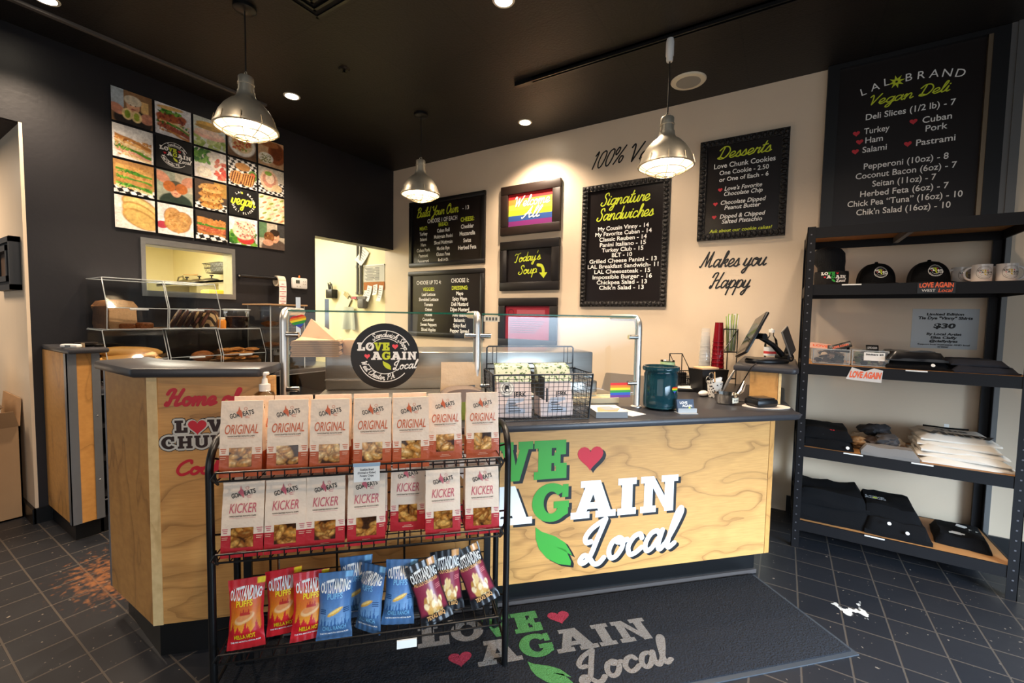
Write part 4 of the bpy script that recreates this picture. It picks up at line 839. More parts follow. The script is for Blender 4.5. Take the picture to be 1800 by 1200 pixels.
t = thing('jar', 'brown jar with a white scalloped lid in the tall case', 'jar', (-3.72, 2.14, .919)); MB().lathe([(0, .001), (.06, .001), (.062, .1), (.05, .12), (0, .12)], 22).build('jar', mat('brown jar', '6f5a48', .2), t); m = MB(); m.lathe([(0, .12), (.066, .12), (.066, .14), (.0, .142)], 24)
for i in range(9): a = i*.7; m.cyl((.058*math.cos(a), .058*math.sin(a), .14), (.058*math.cos(a), .058*math.sin(a), .165), .009, .003, 8)
m.build('lid', WPLAS, t)
# ------------------------------------------------------------------ left bar counter
def poly_in(p, d):
    """inset polygon (counter clockwise) by d"""
    n = len(p); out = []
    for i in range(n):
        a, b_, c = V(p[i-1]), V(p[i]), V(p[(i+1) % n]); e1 = (b_-a).normalized(); e2 = (c-b_).normalized(); n1 = V((-e1.y, e1.x)); n2 = V((-e2.y, e2.x))
        q = n1+n2; q = q/max(.3, q.dot(n1)); out.append(tuple(b_+q*d))
    return out
def st2(s, t): p = S(s, t); return (p.x, p.y)
lc = [(-2.53, .622), (-2.10, .618), st2(-.59, -1.895), st2(-.574, -2.0), st2(-.574, -2.13), st2(-.80, -2.14), (-2.376, .835), (-2.585, .835)]
t = thing('bar_counter', 'tall plywood bar counter with red cookie lettering and a dark angled top', 'counter', (-2.1, .75, 0))
off = M.Translation((2.1, -.75, 0))
MB().prism(lc, 1.143, 1.181, .012, off).build('worktop', TOP, t)
# front panel faces the room at 45 degrees, its left corner at s=-1.0
p0 = S(-1.003, -1.94); p1 = S(-.552, -1.94)
m = MB(); m.prism([tuple(p0.xy), tuple(p1.xy), st2(-.552, -1.965), st2(-.99, -1.965)], .145, 1.142, 0, off); bar_front = m
m = MB(); T = off@M.Translation(S(-1.003, -1.939))@M.Rotation(A45, 4, 'Z'); m.box(.0, -.003, .145, .035, .001, 1.142, T); m.build('edge_board', wood('pale edge wood', 'e3c58e', 'b58f55', (3, 3, .6), 4, 1.5), t)
m = MB(); m.box(-2.54, p0.y-.001, .145, p0.x-.001, p0.y+.02, 1.142, off); m.build('side_panel', PLYV, t)
m = MB(); m.box(-2.558, p0.y-.002, .145, -2.54, p0.y+.012, 1.142, off); m.build('metal_trim', ALU, t)
m = MB(); m.prism(poly_in([(-2.52, .69), tuple(p0.xy), tuple(p1.xy), st2(-.56, -2.08), st2(-.8, -2.1), (-2.38, .8), (-2.52, .8)], .022), 0, 1.142, 0, off); m.build('carcass', TRIMB, t)
m = MB(); k_ = poly_in([(-2.52, .705), (p0.x-.0, p0.y+.03), tuple(S(-.552, -1.98).xy), st2(-.56, -2.08), (-2.38, .8), (-2.52, .8)], .004); m.prism(k_, 0, .145, 0, off); m.build('toe_kick', TRIMB, t)
face = lambda dt: (lambda u, v, w: off@(S(u, -1.94+dt+w, v)))
m = MB(); m.F = face(.001); m.m = 0
script(m, 'Home of', -.945, 1.031, .062, .2, width=.255, sh=.2); script(m, 'Cookies', -.917, .752, .056, .2, width=.25, sh=.2)
def lovechunk(m, w, dd):
    def C(ch, u, v, h, wd):
        if not dd: slab(m, ch, u, v, h, wd, w)
        else:
            for a in range(8): slab(m, ch, u+dd*math.cos(a*A45), v+dd*math.sin(a*A45), h, wd, w)
    C('L', -.912, .921, .05, .045); C('V', -.796, .921, .05, .053); C('E', -.738, .921, .05, .044)
    for i, (ch, wd) in enumerate((('C', .052), ('H', .054), ('U', .054), ('N', .056), ('K', .054), ('S', .044))): C(ch, -.96+i*.0575, .858, .05, wd)
    
m.m = 1; lovechunk(m, 0, .0105); m.heart(-.833, .945, .044, 0); m.m = 2; lovechunk(m, .0006, .0075); m.heart(-.833, .945, .040, .0006); m.m = 3; lovechunk(m, .0012, 0); m.m = 0; m.heart(-.833, .945, .033, .0012)
bar_front.absorb(m, 1).build('front_panel', [PLY, RED, mat('outline dark', '17110e', .5), mat('silver outline', 'c9c6bd', .5), mat('chocolate lettering', '2c1710', .5)], t)['label'] = 'plywood front with red script and dark outlined lettering'
# ------------------------------------------------------------------ main counter
mcp = [st2(-.545, -1.865), st2(1.99, -1.865), st2(2.03, -1.885), st2(2.04, -1.93), (.025, 3.16), (.025, yB-.004), (-1.35, yB-.004), st2(1.25, -2.72), st2(-.545, -2.72)]
t = thing('front_counter', 'long plywood counter with large painted shop lettering and dark worktop', 'counter', S(.7, -1.94), A45)
off = M.Rotation(-A45, 4, 'Z')@M.Translation(-S(.7, -1.94))
MB().prism(mcp, .882, .918, .014, off).build('worktop', TOP, t)
m = MB(); m.box(-1.24, .0, .132, 1.183, .02, .882); main_front = m; m = MB(); m.box(1.186, .0, .132, 1.215, .03, .882); m.build('end_board', PLYV, t)
m = MB(); m.box(-1.24, .05, 0, 1.17, .6, .132); m.box(-1.24, .03, .132, 1.18, .6, .882); m.box(1.15, .06, 0, 1.2, .6, .882) if 0 else None; m.build('carcass', TRIMB, t)
m = MB(); m.box(-1.24, .036, 0, 1.175, .05, .022); m.build('floor_trim', mat('dull skirting', '4a4340', .5), t)
m = MB(); m.prism([st2(1.95, -2.45), (-.03, 3.2), (-.03, yB-.01), (-1.3, yB-.01), st2(1.3, -2.6)], 0, .882, 0, off); m.build('rear_carcass', mat('cabinet side beige', 'bfa98a', .5), t)
m = MB(); m.F = lambda u, v, w: V((u-.7, -w, v))
old = sub(m, lambda u, v: (u+.016, v-.013)); logo(m, .0008, (3, 3, 3), .15, True); m.F = old; logo(m, .0016, (0, 1, 2), .15, True)
main_front.absorb(m, 1).build('front_panel', [PLY, WHITE, GREEN, RED, INK], t)['label'] = 'plywood front with large white, green and red lettering'
t = thing('raised_ledge', 'small raised plywood ledge with dark top carrying the till screen', 'ledge', (-.081, 2.975, .919))
m = MB(); m.box(-.08, 0, 0, .066, .02, .179); m.build('front_panel', PLYV, t); MB().box(.068, -.003, 0, .082, .02, .179).build('edge_board', wood('pale edge wood', 'e3c58e', 'b58f55', (3, 3, .6), 4, 1.5), t)
MB().box(-.075, .021, 0, .08, .778, .179).build('carcass', mat('cabinet side beige', 'bfa98a', .5), t)
m = MB(); m.prism([(-.172, -.02), (.135, -.02), (.158, -.008), (.166, .02), (.166, .78), (-.172, .78)], .18, .216, .012); m.build('worktop', TOP, t)
# ------------------------------------------------------------------ prep table and glass guard
t = thing('prep_table', 'stainless steel prep table standing behind the glass guard', 'prep table', S(.35, -2.75, 0), A45)
MB().box(-.87, 0, 0, .87, .55, .9).build('body', STEEL, t); m = MB(); m.bbox(-.87, -.30, .92, .87, .55, .94, .004)
m.build('deck', STEEL, t); m = MB(); m.bbox(-.86, .02, .94, .86, .5, 1.172, .01); m.build('lid', STEEL, t); m = MB(); m.box(-.86, .005, 1.0, .86, .02, 1.008); m.build('handle', STEEL, t)
GL = glass('guard glass', (.975, .99, .98), 1.0, .0); GE = mat('green glass edge', '1f6b55', .1, alpha=.8)
t = thing('glass_guard', 'glass sneeze guard on chrome posts along the counter', 'glass guard', S(.316, -2.15, .919), A45)
def post(u):
    m = MB(); pts = [(u, 0, 0), (u, 0, .44)]+[(u, .05-.05*math.cos(a), .44+.05*math.sin(a)) for a in [A90*i/6 for i in range(1, 7)]]+[(u, .32, .49)]
    m.tube(pts, .0195, 16); m.lathe([(.03, .001), (.03, .006), (.019, .012)], 20, c=(u, 0, 0)); return m
for u in (-.885, 0, .885): post(u).build('post', mat('brushed post', 'd8d5cf', .32, .85), t)
for u0, u1 in ((-.865, -.02), (.02, .865)):
    m = MB(); y = -.012; m._a([V(p) for p in ((u0, y, .07), (u1, y, .07), (u1, y, .487), (u0, y, .487))], [(0, 1, 2, 3)]); m.build('front_pane', GL, t)
    m = MB(); m._a([V(p) for p in ((u0, y+.004, .494), (u1, y+.004, .494), (u1, .33, .494), (u0, .33, .494))], [(0, 1, 2, 3)]); m.build('top_pane', GL, t)
    m = MB(); m.box(u0, y, .49, u1, y+.005, .498); m.build('glass_edge', GE, t); m = MB(); m.box(u0, y-.001, .07, u0+.003, y+.001, .487); m.box(u1-.003, y-.001, .07, u1, y+.001, .487); m.box(u0, y-.001, .07, u1, y+.001, .073); m.build('pane_rim', mat('pane rim', '9db8ae', .1, alpha=.6), t)
for u, sg in ((-.885, 1), (0, -1), (0, 1), (.885, -1)):
    for z in (.135, .385): m = MB(); m.cyl((u+sg*.012, -.012, z), (u+sg*.065, -.012, z), .0125, n=14); m.build('clip', CHROME, t)
gp = lambda s, z, d=0: S(s, -2.1375+d, z)     # on the front of the pane
t = thing('round_sign', 'round black shop sign stuck on the glass guard', 'sign', gp(-.126, 1.205), A45); m = MB(); m.lathe([(0, -.0005), (.154, -.0005), (.156, .001), (.154, .0035), (0, .0035)], 56, T=M.Rotation(A90, 4, 'X')); disc_ = m
m = MB(); m.F = lambda u, v, w: V((u, -.0045-w, v)); roundlogo(m, .156, 0, (0, 1, 2)); disc_.absorb(m, 1).build('disc', [mat('sign black', '0c0b0b', .4), WHITE, LIME, mat('coral heart', 'f0505a', .5)], t)
RB6 = [mat('flag '+c, c, .5) for c in ('e02b28', 'f08a1e', 'f7e02a', '2f9a3c', '2a57b8', '6b2a86')]
def rainbow(m, W_, H_):
    for k in range(6): m.m = k; m.rect(-W_/2, H_/2-H_*(k+1)/6, W_/2, H_/2-H_*k/6)
m = MB(); m.F = lambda u, v, w: V((u, -.0012-w, v)); rainbow(m, .118, .08); one(m, 'flag_sticker', RB6, 'rainbow flag sticker low on the right pane of the glass guard', 'sticker', gp(1.097, 1.017), A45)
def hrainbow(r):
    m = MB(); m.F = lambda u, v, w: V((u, -.0012-w, v)); n = 28
    pts = [(16*math.sin(a)**3/16, (13*math.cos(a)-5*math.cos(2*a)-2*math.cos(3*a)-math.cos(4*a))/16) for a in [math.pi*i/n for i in range(n+1)]]
    for i in range(n):      # horizontal slices of half outline, mirrored
        (a, b_), (c, d) = pts[i], pts[i+1]; k = min(5, max(0, int((.85-(b_+d)/2)/1.85*6))); m.m = k
        m._a([m.P(x*r, y*r) for x, y in ((-a, b_), (a, b_), (c, d), (-c, d))], [(0, 3, 2, 1)])
    return m
t_ = one(hrainbow(.035), 'heart_sticker', RB6, 'rainbow heart sticker high on the left pane of the glass guard', 'sticker', gp(-.505, 1.365), A45); t_.rotation_euler = (0, -.25, A45)
m = MB(); m.m = 0; m.rect(-.04, -.014, .04, .014, .001); m.m = 1
for k in range(4): m.rect(-.03+.016*k, -.008, -.02+.016*k, .008, .0016)
one(m, 'paper_label', [mat('cream label', 'e0d8c2', .6), mat('grey ink', '5c5c5a', .6)], 'small cream label inside the top of the right glass pane', 'label', gp(.385, 1.39), A45)
# things behind the guard
t = thing('paper_stack', 'stack of brown sheets with one sheet folded up behind the glass guard', 'paper', S(-.5, -2.55, 1.173), A45); m = MB()
for k in range(9): m.box(-.12+.003*(k % 3), -.1, .0095*k, .115+.004*((k*2) % 3), .1, .0095*k+.008)
m.build('sheets', mat('kraft sheets', 'a8835c', .7, noise=.1, nscale=20), t); m = MB(); m._a([V(p) for p in ((-.10, -.09, .086), (.10, -.09, .088), (.12, -.02, .1), (-.05, .05, .20), (-.10, .03, .1))], [(0, 1, 2, 3, 4)]); m.build('folded_sheet', mat('light kraft', 'cba47c', .7), t)
t = thing('paper_bag', 'pale printed paper bundle beside the brown sheet stack', 'paper', S(-.33, -2.6, 1.173), A45); MB().bbox(-.05, -.06, 0, .05, .06, .09, .015).build('bundle', mat('light kraft', 'cba47c', .7), t)
t = thing('knife', 'grey knife standing in a holder behind the left glass pane', 'knife', S(-.62, -2.62, 1.16), A45); m = MB(); m.box(-.012, -.002, .1, .012, .002, .33); m.build('blade', STEEL, t); MB().bbox(-.016, -.01, .013, .016, .01, .12, .005).build('handle', PLASTIC, t)
dup(t, S(-.50, -2.78, 1.16), A45+.3, 'second grey knife, right of the first behind the left glass pane')
t = thing('can_opener', 'dark round tool lying right of the brown paper stack', 'tool', S(-.25, -2.62, 1.173), A45); MB().ball((0, 0, .025), .025, 14, 8, (1.6, 1, 1)).build('body', PLASTIC, t); MB().lathe([(0, 0), (.018, 0), (.018, .004), (0, .004)], 16, T=M.Translation((-.005, -.027, .025))@M.Rotation(A90, 4, 'X')).build('cap', CHROME, t)
one(MB().bbox(-.1, -.12, 0, .1, .12, .1, .01), 'metal_pan', STEEL, 'tall steel pan just behind the right end of the glass guard', 'pan', S(.95, -2.45, .941), A45)
t = thing('napkin_tray', 'pale wooden tray edge under the right glass pane', 'tray', S(1.0, -2.33, .919), A45); MB().box(-.25, -.06, 0, .16, .06, .03).build('tray', mat('pale tray', 'd6c098', .6), t)
# ------------------------------------------------------------------ items on the front counter
t = thing('sanitizer_bottle', 'clear pump bottle of hand sanitizer on the counter behind the chip bags', 'bottle', S(-.585, -1.93, .919), A45-.2)
CLR = glass('clear plastic', (.93, .95, .97), 1, .05)
m = MB(); m.lathe([(.0, .001), (.038, .001), (.042, .01), (.042, .135), (.036, .155), (.017, .168), (.016, .172)], 24); m.build('bottle', CLR, t); m = MB(); m.lathe([(.0, .003), (.036, .003), (.039, .012), (.039, .10), (0, .1)], 24); m.build('gel', glass('gel', (.85, .92, .95), .3, .1), t)
m = MB(); m.lathe([(.0428, .03), (.0428, .115)], 24, cap=False); m.build('label', mat('pale blue label', 'b9d3e6', .4), t); m = MB(); m.lathe([(.0431, .10), (.0431, .115)], 24, cap=False); m.build('label_band', mat('blue band', '3c86c4', .4), t)
m = MB(); m.lathe([(.0, .165), (.021, .165), (.021, .192), (.012, .195), (.01, .215), (.006, .216), (.006, .232), (0, .232)], 20); m.tube([(0, 0, .235), (-.02, -.01, .238), (-.045, -.02, .23)], [.008, .007, .005], 8); m.bbox(-.014, -.014, .228, .014, .014, .242, .005); m.build('pump', WPLAS, t)
t = thing('treat_box', 'clear domed box with a green label on the counter behind the tallest chip bags', 'box', S(.235, -2.05, .919), A45)
m = MB(); pr = [(.105*math.cos(a), .105+.04*math.sin(a)) for a in [math.pi*i/12 for i in range(13)]]; pr = [(.105, 0)]+pr+[(-.105, 0)]
m.loft([[V((u, v, z)) for u, z in pr] for v in (-.06, .06)], True, True, False); m.build('dome', mat('smoky clear lid', '8f7f78', .15, alpha=.85), t); MB().box(-.107, -.062, 0, .107, .062, .085).build('label', mat('olive green label', '7d8a33', .5), t)
t = thing('kraft_pouch', 'plain brown pouch standing behind the domed box', 'bag', S(.24, -2.07+.0, .919), A45)
t.location = S(.235, -1.98-.16, .919); MB().loft([[V((u*w_, v*d_, z)) for u, v in ((-1, -1), (1, -1), (1, 1), (-1, 1))] for w_, d_, z in ((.10, .012, 0), (.10, .014, .12), (.098, .008, .2), (.098, .002, .255))], True, True, False).build('pouch', mat('pale crumpled kraft', 'dcc09c', .5, bump=.6, nscale=25), t)
# wire basket with two pouches
t = thing('wire_basket', 'black wire basket with a tall back loop on the counter', 'basket', S(.595, -2.03, .919), A45); m = MB(); B0, B1, T0, T1 = -.225, .225, -.24, .24; yf, yb, H_ = .11, .12, .215
def bp_(u, v, z): return V((u*(.228+.012*z), -yf*(1+.12*z) if v < 0 else yb*1, .004+z*H_))
hv = .003
for z in (0, 1): m.tube([bp_(-1, -1, z), bp_(1, -1, z), bp_(1, 1, z), bp_(-1, 1, z), bp_(-1, -1, z)], .0042 if z else .003, 6)
for u in (-1, 1):
    for v in (-1, 1): m.tube([bp_(u, v, 0), bp_(u, v, 1)], .005, 6)
m.build('frame', WIRE, t); m = MB()
for k in range(1, 20): u = -1+2*k/20; m.tube([bp_(u, -1, 1), bp_(u, -1, 0), bp_(u, 1, 0), bp_(u, 1, 1)], .0014, 4)
for k in range(1, 11):
    z = k/11; m.tube([bp_(-1, 1, z), bp_(-1, -1, z), bp_(1, -1, z), bp_(1, 1, z)], .0014, 4)
    v = -1+2*k/11; P_ = lambda u, z: V((u*(.228+.012*z), (v+1)/2*(yb+yf)-yf, .004+z*H_)); m.tube([P_(-1, 1), P_(-1, 0), P_(1, 0), P_(1, 1)], .0014, 4)
m.build('mesh', WIRE, t); m = MB(); m.tube([V((-.23, yb, .2)), V((-.23, yb, .325)), V((-.222, yb, .333)), V((.222, yb, .333)), V((.23, yb, .325)), V((.23, yb, .2))], .004, 6); m.tube([(-.23, yb, .245), (.23, yb, .245)], .004, 6)
for u in (-.2, .2): m.tube([(u, yb, .245), (u, yb, .333)], .002, 5); m.tube([(u*.9, yb, .245), (u*.9, yb, .333)], .002, 5)
m.build('back_loop', WIRE, t); m = MB(); m.box(.0, -yf-.008, .1, .004, yb, .205) ; m.bbox(.012, -.121, .09, .02, -.113, .155, .002); m.build('divider', PLASTIC, t)
PAT = mat('leafy patterned paper', 'c4cdb0', .6); N, L = nodes(PAT); tc = N.new('ShaderNodeTexCoord'); n = N.new('ShaderNodeTexNoise'); n.inputs['Scale'].default_value = 60; cr = N.new('ShaderNodeValToRGB'); cr.color_ramp.interpolation = 'CONSTANT'; e = cr.color_ramp.elements
e[0].color = lin('4f6a3c'); e[1].position = .42; e[1].color = lin('ccd3b8'); x = e.new(.62); x.color = lin('e3d0c4'); L.new(tc.outputs['Object'], n.inputs[0]); L.new(n.outputs[0], cr.inputs[0]); L.new(cr.outputs[0], N['Principled BSDF'].inputs['Base Color'])
def jerky(u, lb, round_=False, rz=0):
    t = thing('jerky_pouch', lb, 'bag', S(.595+u, -2.03, .926), A45+rz, 'patterned pouches in the wire basket'); lean = -.02
    F = lambda a, z: (-.055+z*.03)      # front y at height
    m = MB(); m.loft([[V((x*w_, y+oy, z)) for x, y in ((-1, -d_), (1, -d_), (1, d_), (-1, d_))] for w_, d_, z, oy in ((.082, .045, 0, -.005), (.084, .047, .06, 0), (.083, .03, .16, .01), (.083, .012, .235, .02))] if 0 else [[V((x*w_, y*d_+oy, z)) for x, y in ((-1, -1), (1, -1), (1, 1), (-1, 1))] for w_, d_, z, oy in ((.082, .045, 0, -.01), (.084, .047, .06, -.005), (.083, .03, .16, .01), (.083, .012, .225, .025))], True, True, False); m.build('pouch', mat('white pink pouch', 'e2d0ca', .4), t)
    m = MB(); m.loft([[V((x*w_, y*d_+oy, z)) for x, y in ((-1, -1), (1, -1), (1, 1), (-1, 1))] for w_, d_, z, oy in ((.086, .033, .165, .01), (.086, .016, .232, .027), (.086, .006, .245, .07), (.086, .004, .238, .085))], True, True, False); m.build('top_fold', PAT, t)
    fy = lambda z: np.interp(z, [0, .06, .16, .225], [-.056, -.053, -.021, .012])
    m = MB(); m.F = lambda a, z, w: V((a, fy(z)-.001-w, z)); m.m = 0; m.poly([(-.045, .02), (.05, .02), (.05, .055), (.045, .09), (-.03, .09), (-.045, .055)]); m.m = 1; text(m, 'JERK', .028, .098, .02, bold=.02, w=.0005)
    for k in range(4): m.rect(-.03, .03+k*.012, .03-.008*k, .034+k*.012, .0006)
    if round_:
        m.m = 2; m.disc(-.035, .135, .036, .0012); m.m = 1; m.ring(-.035, .135, .02, .022, .002); m.ring(-.035, .135, .032, .0335, .002); m.disc(-.035, .133, .011, .002, .014); m.m = 2; m.disc(-.033, .128, .006, .003); m.m = 1; m.rect(-.044, .138, -.026, .15, .003)
    m.build('label', [mat('blue grey label', 'b4bccb', .4), INK, PAPER], t)
jerky(-.12, 'patterned top pouch with a round white sticker, left half of the wire basket', True, -.05); jerky(.085, 'patterned top pouch without a round sticker, right half of the wire basket', False, .05)
# leaflets, card, jar
t = thing('leaflet_stack', 'stack of grey edged leaflets on the counter right of the wire basket', 'leaflets', S(.955, -2.0, .919), A45-.1); MB().box(-.08, -.08, 0, .08, .09, .03).build('stack', mat('grey cards', '7d8083', .5), t)
m = MB(); m.F = lambda u, v, w: V((u, v, .0305+w)); m.m = 0; m.rect(-.078, -.078, .078, .088); m.m = 1; m.poly([(-.07, -.07), (.03, -.07), (.07, .0), (-.04, .03)], .0004); m.m = 2; m.poly([(-.02, -.04), (.05, -.03), (.03, .05), (-.03, .04)], .0008); m.build('top_print', [PAPER, mat('peach print', 'd9a27a', .5), mat('grey print', '9aa2a6', .5)], t)
m = MB(); m.m = 0; m.box(-.05, -.08, 0, .05, .08, .0012); m.m = 1; m.F = lambda u, v, w: V((u, v, .0016+w)); m.rect(-.04, .05, .04, .062); one(m, 'counter_card', [PAPER, mat('grey ink', '5c5c5a', .6)], 'white card lying flat on the counter beside the leaflets', 'card', S(1.085, -2.03, .919), A45+.35)
TEAL = mat('teal recycled glass', '2f6674', .06, trans=.7, ior=1.3, coat=.3)
t = thing('glass_jar', 'wide teal glass jar with a rainbow heart sticker on the counter', 'jar', S(1.315, -2.1, .919), A45); m = MB()
m.lathe([(0, .004), (.07, .003), (.087, .012), (.09, .03), (.088, .19), (.084, .197), (.084, .204), (.096, .21), (.098, .222), (.094, .232), (.086, .232), (.083, .222), (.082, .2), (.083, .03), (.07, .016), (0, .014)], 44); m.build('jar', TEAL, t)
o = hrainbow(.021).build('heart_sticker', RB6, t, (.03, -.086, .115), .3); o['label'] = 'rainbow heart sticker'
m = MB(); m.bbox(-.06, -.05, .016, .05, .05, .024, .003); m.build('notes', mat('dark folded notes', '1d3038', .6), t)
t = thing('card_holder', 'clear stand of blue shop cards on the counter right of the teal jar', 'card holder', S(1.385, -1.965, .919), A45-.12); T = M.Rotation(-.28, 4, 'X')
m = MB(); m.box(-.046, -.002, .006, .046, .012, .072, T); m.build('cards', mat('slate blue card', '3f4f66', .4), t); m = MB(); m.bbox(-.05, -.03, 0, .05, .035, .005, .002); m.box(-.05, -.014, .005, .05, -.011, .028); m.build('stand', mat('clear acrylic solid', 'd7dde0', .1, alpha=.5), t)
m = MB(); m.F = lambda u, v, w: T@V((u, -.0025-w, v)); m.m = 0; 
text(m, 'LOVE', -.01, .048, .012, bold=.03, w=.0005); text(m, 'AGAIN', .008, .032, .012, bold=.03, w=.0005); m.m = 1; m.disc(.02, .026, .006, .001); m.build('lettering', [WHITE, LIME], t)
# right end of the counter
t = thing('metal_bowl', 'small steel bowl with a cream label on the counter', 'bowl', S(1.79, -2.17, .919), A45); m = MB(); m.lathe([(0, .003), (.05, .001), (.056, .01), (.066, .055), (.07, .058), (.066, .06), (.053, .012), (0, .008)], 32); m.build('bowl', CHROME, t)
m = MB(); m.F = lambda u, v, w: V(((.066+w)*math.sin(u/.066), -(.064+w)*math.cos(u/.066), v)); m.m = 0; [m.rect(-.01+k*.012, .012, .002+k*.012, .042) for k in range(5)]; m.m = 1; [m.rect(.002+k*.012, .022, .008+k*.012, .032, .0006) for k in range(4)]; m.build('label', [mat('cream label', 'e0d8c2', .6), mat('grey ink', '5c5c5a', .6)], t)
t = thing('tongs', 'steel tongs leaning out of the metal bowl', 'tongs', S(1.84, -2.16, .925), A45+.2); m = MB(); m.tube([(-.02, 0, .01), (.06, .01, .07), (.10, .02, .12)], [.004, .006, .003], 6); m.tube([(-.02, .01, .01), (.08, .01, .06), (.115, .02, .105)], [.004, .006, .003], 6); m.build('arms', CHROME, t)
one(MB().ball((0, 0, .018), .045, 18, 10, (1, .62, .4)), 'mouse', mat('white mouse', 'e6dcd2', .35), 'pale computer mouse on the counter in front of the dark clipboard', 'mouse', S(1.81, -2.4, .919), A45+.6)
t = thing('order_pad', 'dark pad with a loose paper on top at the back of the counter', 'pad', S(1.86, -2.62, .919), A45-.3); MB().bbox(-.1, -.07, 0, .1, .07, .018, .004).build('pad', PLASTIC, t); MB()._a([V(p) for p in ((-.09, -.05, .0195), (.05, -.06, .0195), (.07, .04, .026), (-.06, .06, .0195))], [(0, 1, 2, 3)]).build('paper', PAPER, t)
t = thing('pen_cup', 'patterned pen cup on the counter left of the black bin', 'pen cup', S(1.86, -2.36, .919), A45); PT = mat('damask cup', 'd8d4cc', .4); N, L = nodes(PT); tc = N.new('ShaderNodeTexCoord'); vo = N.new('ShaderNodeTexVoronoi'); vo.inputs['Scale'].default_value = 70; cr = N.new('ShaderNodeValToRGB'); cr.color_ramp.interpolation = 'CONSTANT'; cr.color_ramp.elements[0].color = lin('2a2a2c'); cr.color_ramp.elements[1].position = .38; cr.color_ramp.elements[1].color = lin('d8d4cc'); L.new(tc.outputs['Object'], vo.inputs[0]); L.new(vo.outputs[0], cr.inputs[0]); L.new(cr.outputs[0], N['Principled BSDF'].inputs['Base Color'])
MB().lathe([(0, .002), (.036, .001), (.046, .1), (.043, .1), (.034, .006), (0, .006)], 26).build('cup', PT, t)
t = thing('scissors', 'steel scissors standing in the pen cup', 'scissors', S(1.842, -2.36, .93), A45); m = MB(); m.tube([(0, 0, .0), (-.012, 0, .09)], .003, 5)
for dx, dz in ((-.03, .10), (-.01, .125)): m.tube([(dx+.016*math.cos(a), 0, dz+.02*math.sin(a)) for a in [2*math.pi*i/14 for i in range(15)]], .0035, 6)
m.build('blades', CHROME, t)
one(MB().cyl((0, 0, 0), (-.012, 0, .15), .004, n=8), 'pencil', mat('pencil tan', 'cda06a', .5), 'tan pencil standing in the pen cup', 'pencil', S(1.855, -2.345, .93), A45)
t = thing('folded_notes', 'white folded papers sticking out of the pen cup', 'papers', S(1.868, -2.362, .93), A45); m = MB()
for k in range(3): m._a([V((-.03+.012*k, -.012+.012*k, .0)), V((.018+.006*k, -.012+.012*k, 0)), V((.032+.004*k, -.016+.012*k, .115)), V((-.034+.012*k, -.014+.012*k, .105))], [(0, 1, 2, 3)])
m.build('sheets', PAPER, t)
t = thing('waste_bin', 'small black bin with folded brown paper on top, below the till ledge', 'bin', S(1.93, -2.52, .919), A45); m = MB(); m.loft([[V((u*a, v*b_, z)) for u, v in ((-1, -1), (1, -1), (1, 1), (-1, 1))] for a, b_, z in ((.08, .06, .001), (.1, .075, .16))], True, True, False); m.build('bin', PLASTIC, t); MB().bbox(-.095, -.07, .161, .03, .03, .175, .004).build('paper', mat('light kraft', 'cba47c', .7), t)
def cups(name, lb, loc, n, r0, r1, step, h, mt, z0=.919):
    t = thing(name, lb, 'cups', loc); m = MB()
    for k in range(n): z = k*step; m.lathe([(r0, z+h), (r0+.004, z+h-.003), (r0, z+h-.006), (r1, z)] if 0 else [(r1, z), (r0, z+h-.004), (r0+.004, z+h-.002), (r0+.003, z+h)], 22, cap=(k == 0))
    m.lathe([(0, (n-1)*step+.001), (r1, (n-1)*step+.001)], 20, cap=False); m.build('cups', mt, t)
# the stacks stand upside down, narrow end up
def stack(name, lb, loc, n, R, r, step, h, mt):
    t = thing(name, lb, 'cups', loc); m = MB(); H_ = (n-1)*step+h; K = lambda k: 1-.26*k/max(1, n-1)
    for k in range(n): z = k*step; q = K(k); m.lathe([(R*q+.003, z+.002), (R*q+.003, z+.006), (R*q, z+.008), (r*q+(R-r)*q*max(0, 1-step/h)*0+.0, z+h)], 24, cap=(k == n-1))
    m.build('cups', mt, t); return t
REDC = mat('dark red tumbler', '8a0f1d', .12, trans=.35, ior=1.3)
stack('cup_stack', 'tall stack of upturned dark red tumblers on the back of the counter', S(2.11, -2.66, .919), 12, .048, .036, .03, .14, REDC)
stack('cup_stack', 'tall stack of clear cups left of the red tumblers', S(2.035, -2.70, .919), 12, .046, .036, .027, .13, mat('clear cup plastic', 'dcdad4', .1, alpha=.28))
t = thing('condiment_rack', 'small black wire rack on the counter left of the clear cups', 'rack', S(1.85, -2.72, .919), A45); m = MB()
for u in (-.05, .05): m.tube([(u, -.05, 0), (u, -.05, .13), (u, .05, .24), (u, .05, 0)], .004, 6)
for v, z in ((-.05, .13), (.05, .24), (-.05, .03), (.05, .03), (-.05, .09)): m.tube([(-.05, v, z), (.05, v, z)], .0035, 6)
for k in range(7): m.tube([(-.05+.1*k/6, -.05, .03), (-.05+.1*k/6, -.05, .13)], .002, 4); m.tube([(-.05+.1*k/6, -.05, .03), (-.05+.1*k/6, .05, .03)], .002, 4)
m.build('wires', WIRE, t); one(MB().bbox(-.04, -.035, .0, .04, .04, .08, .01), 'sugar_packets', mat('black packets', '1a1a1c', .5), 'dark packets held in the small black wire rack', 'packets', S(1.85, -2.72, .955), A45)
t = thing('drinking_glass', 'clear glass with a green rim band at the back of the counter', 'glass', S(1.74, -2.7, .919)); MB().lathe([(0, .003), (.04, .003), (.048, .2), (.046, .2), (.038, .008), (0, .008)], 26).build('glass', CLR, t); MB().lathe([(.0487, .17), (.0492, .19)], 26, cap=False).build('green_band', mat('pale green', 'a9c490', .4), t)
t = thing('cake_dome', 'small steel dome near the wall behind the teal jar', 'dome', (-.62, 3.55, .919)); MB().lathe([(.09, 0), (.09, .01), (.075, .04), (.03, .062), (0, .064)], 28).build('dome', CHROME, t)
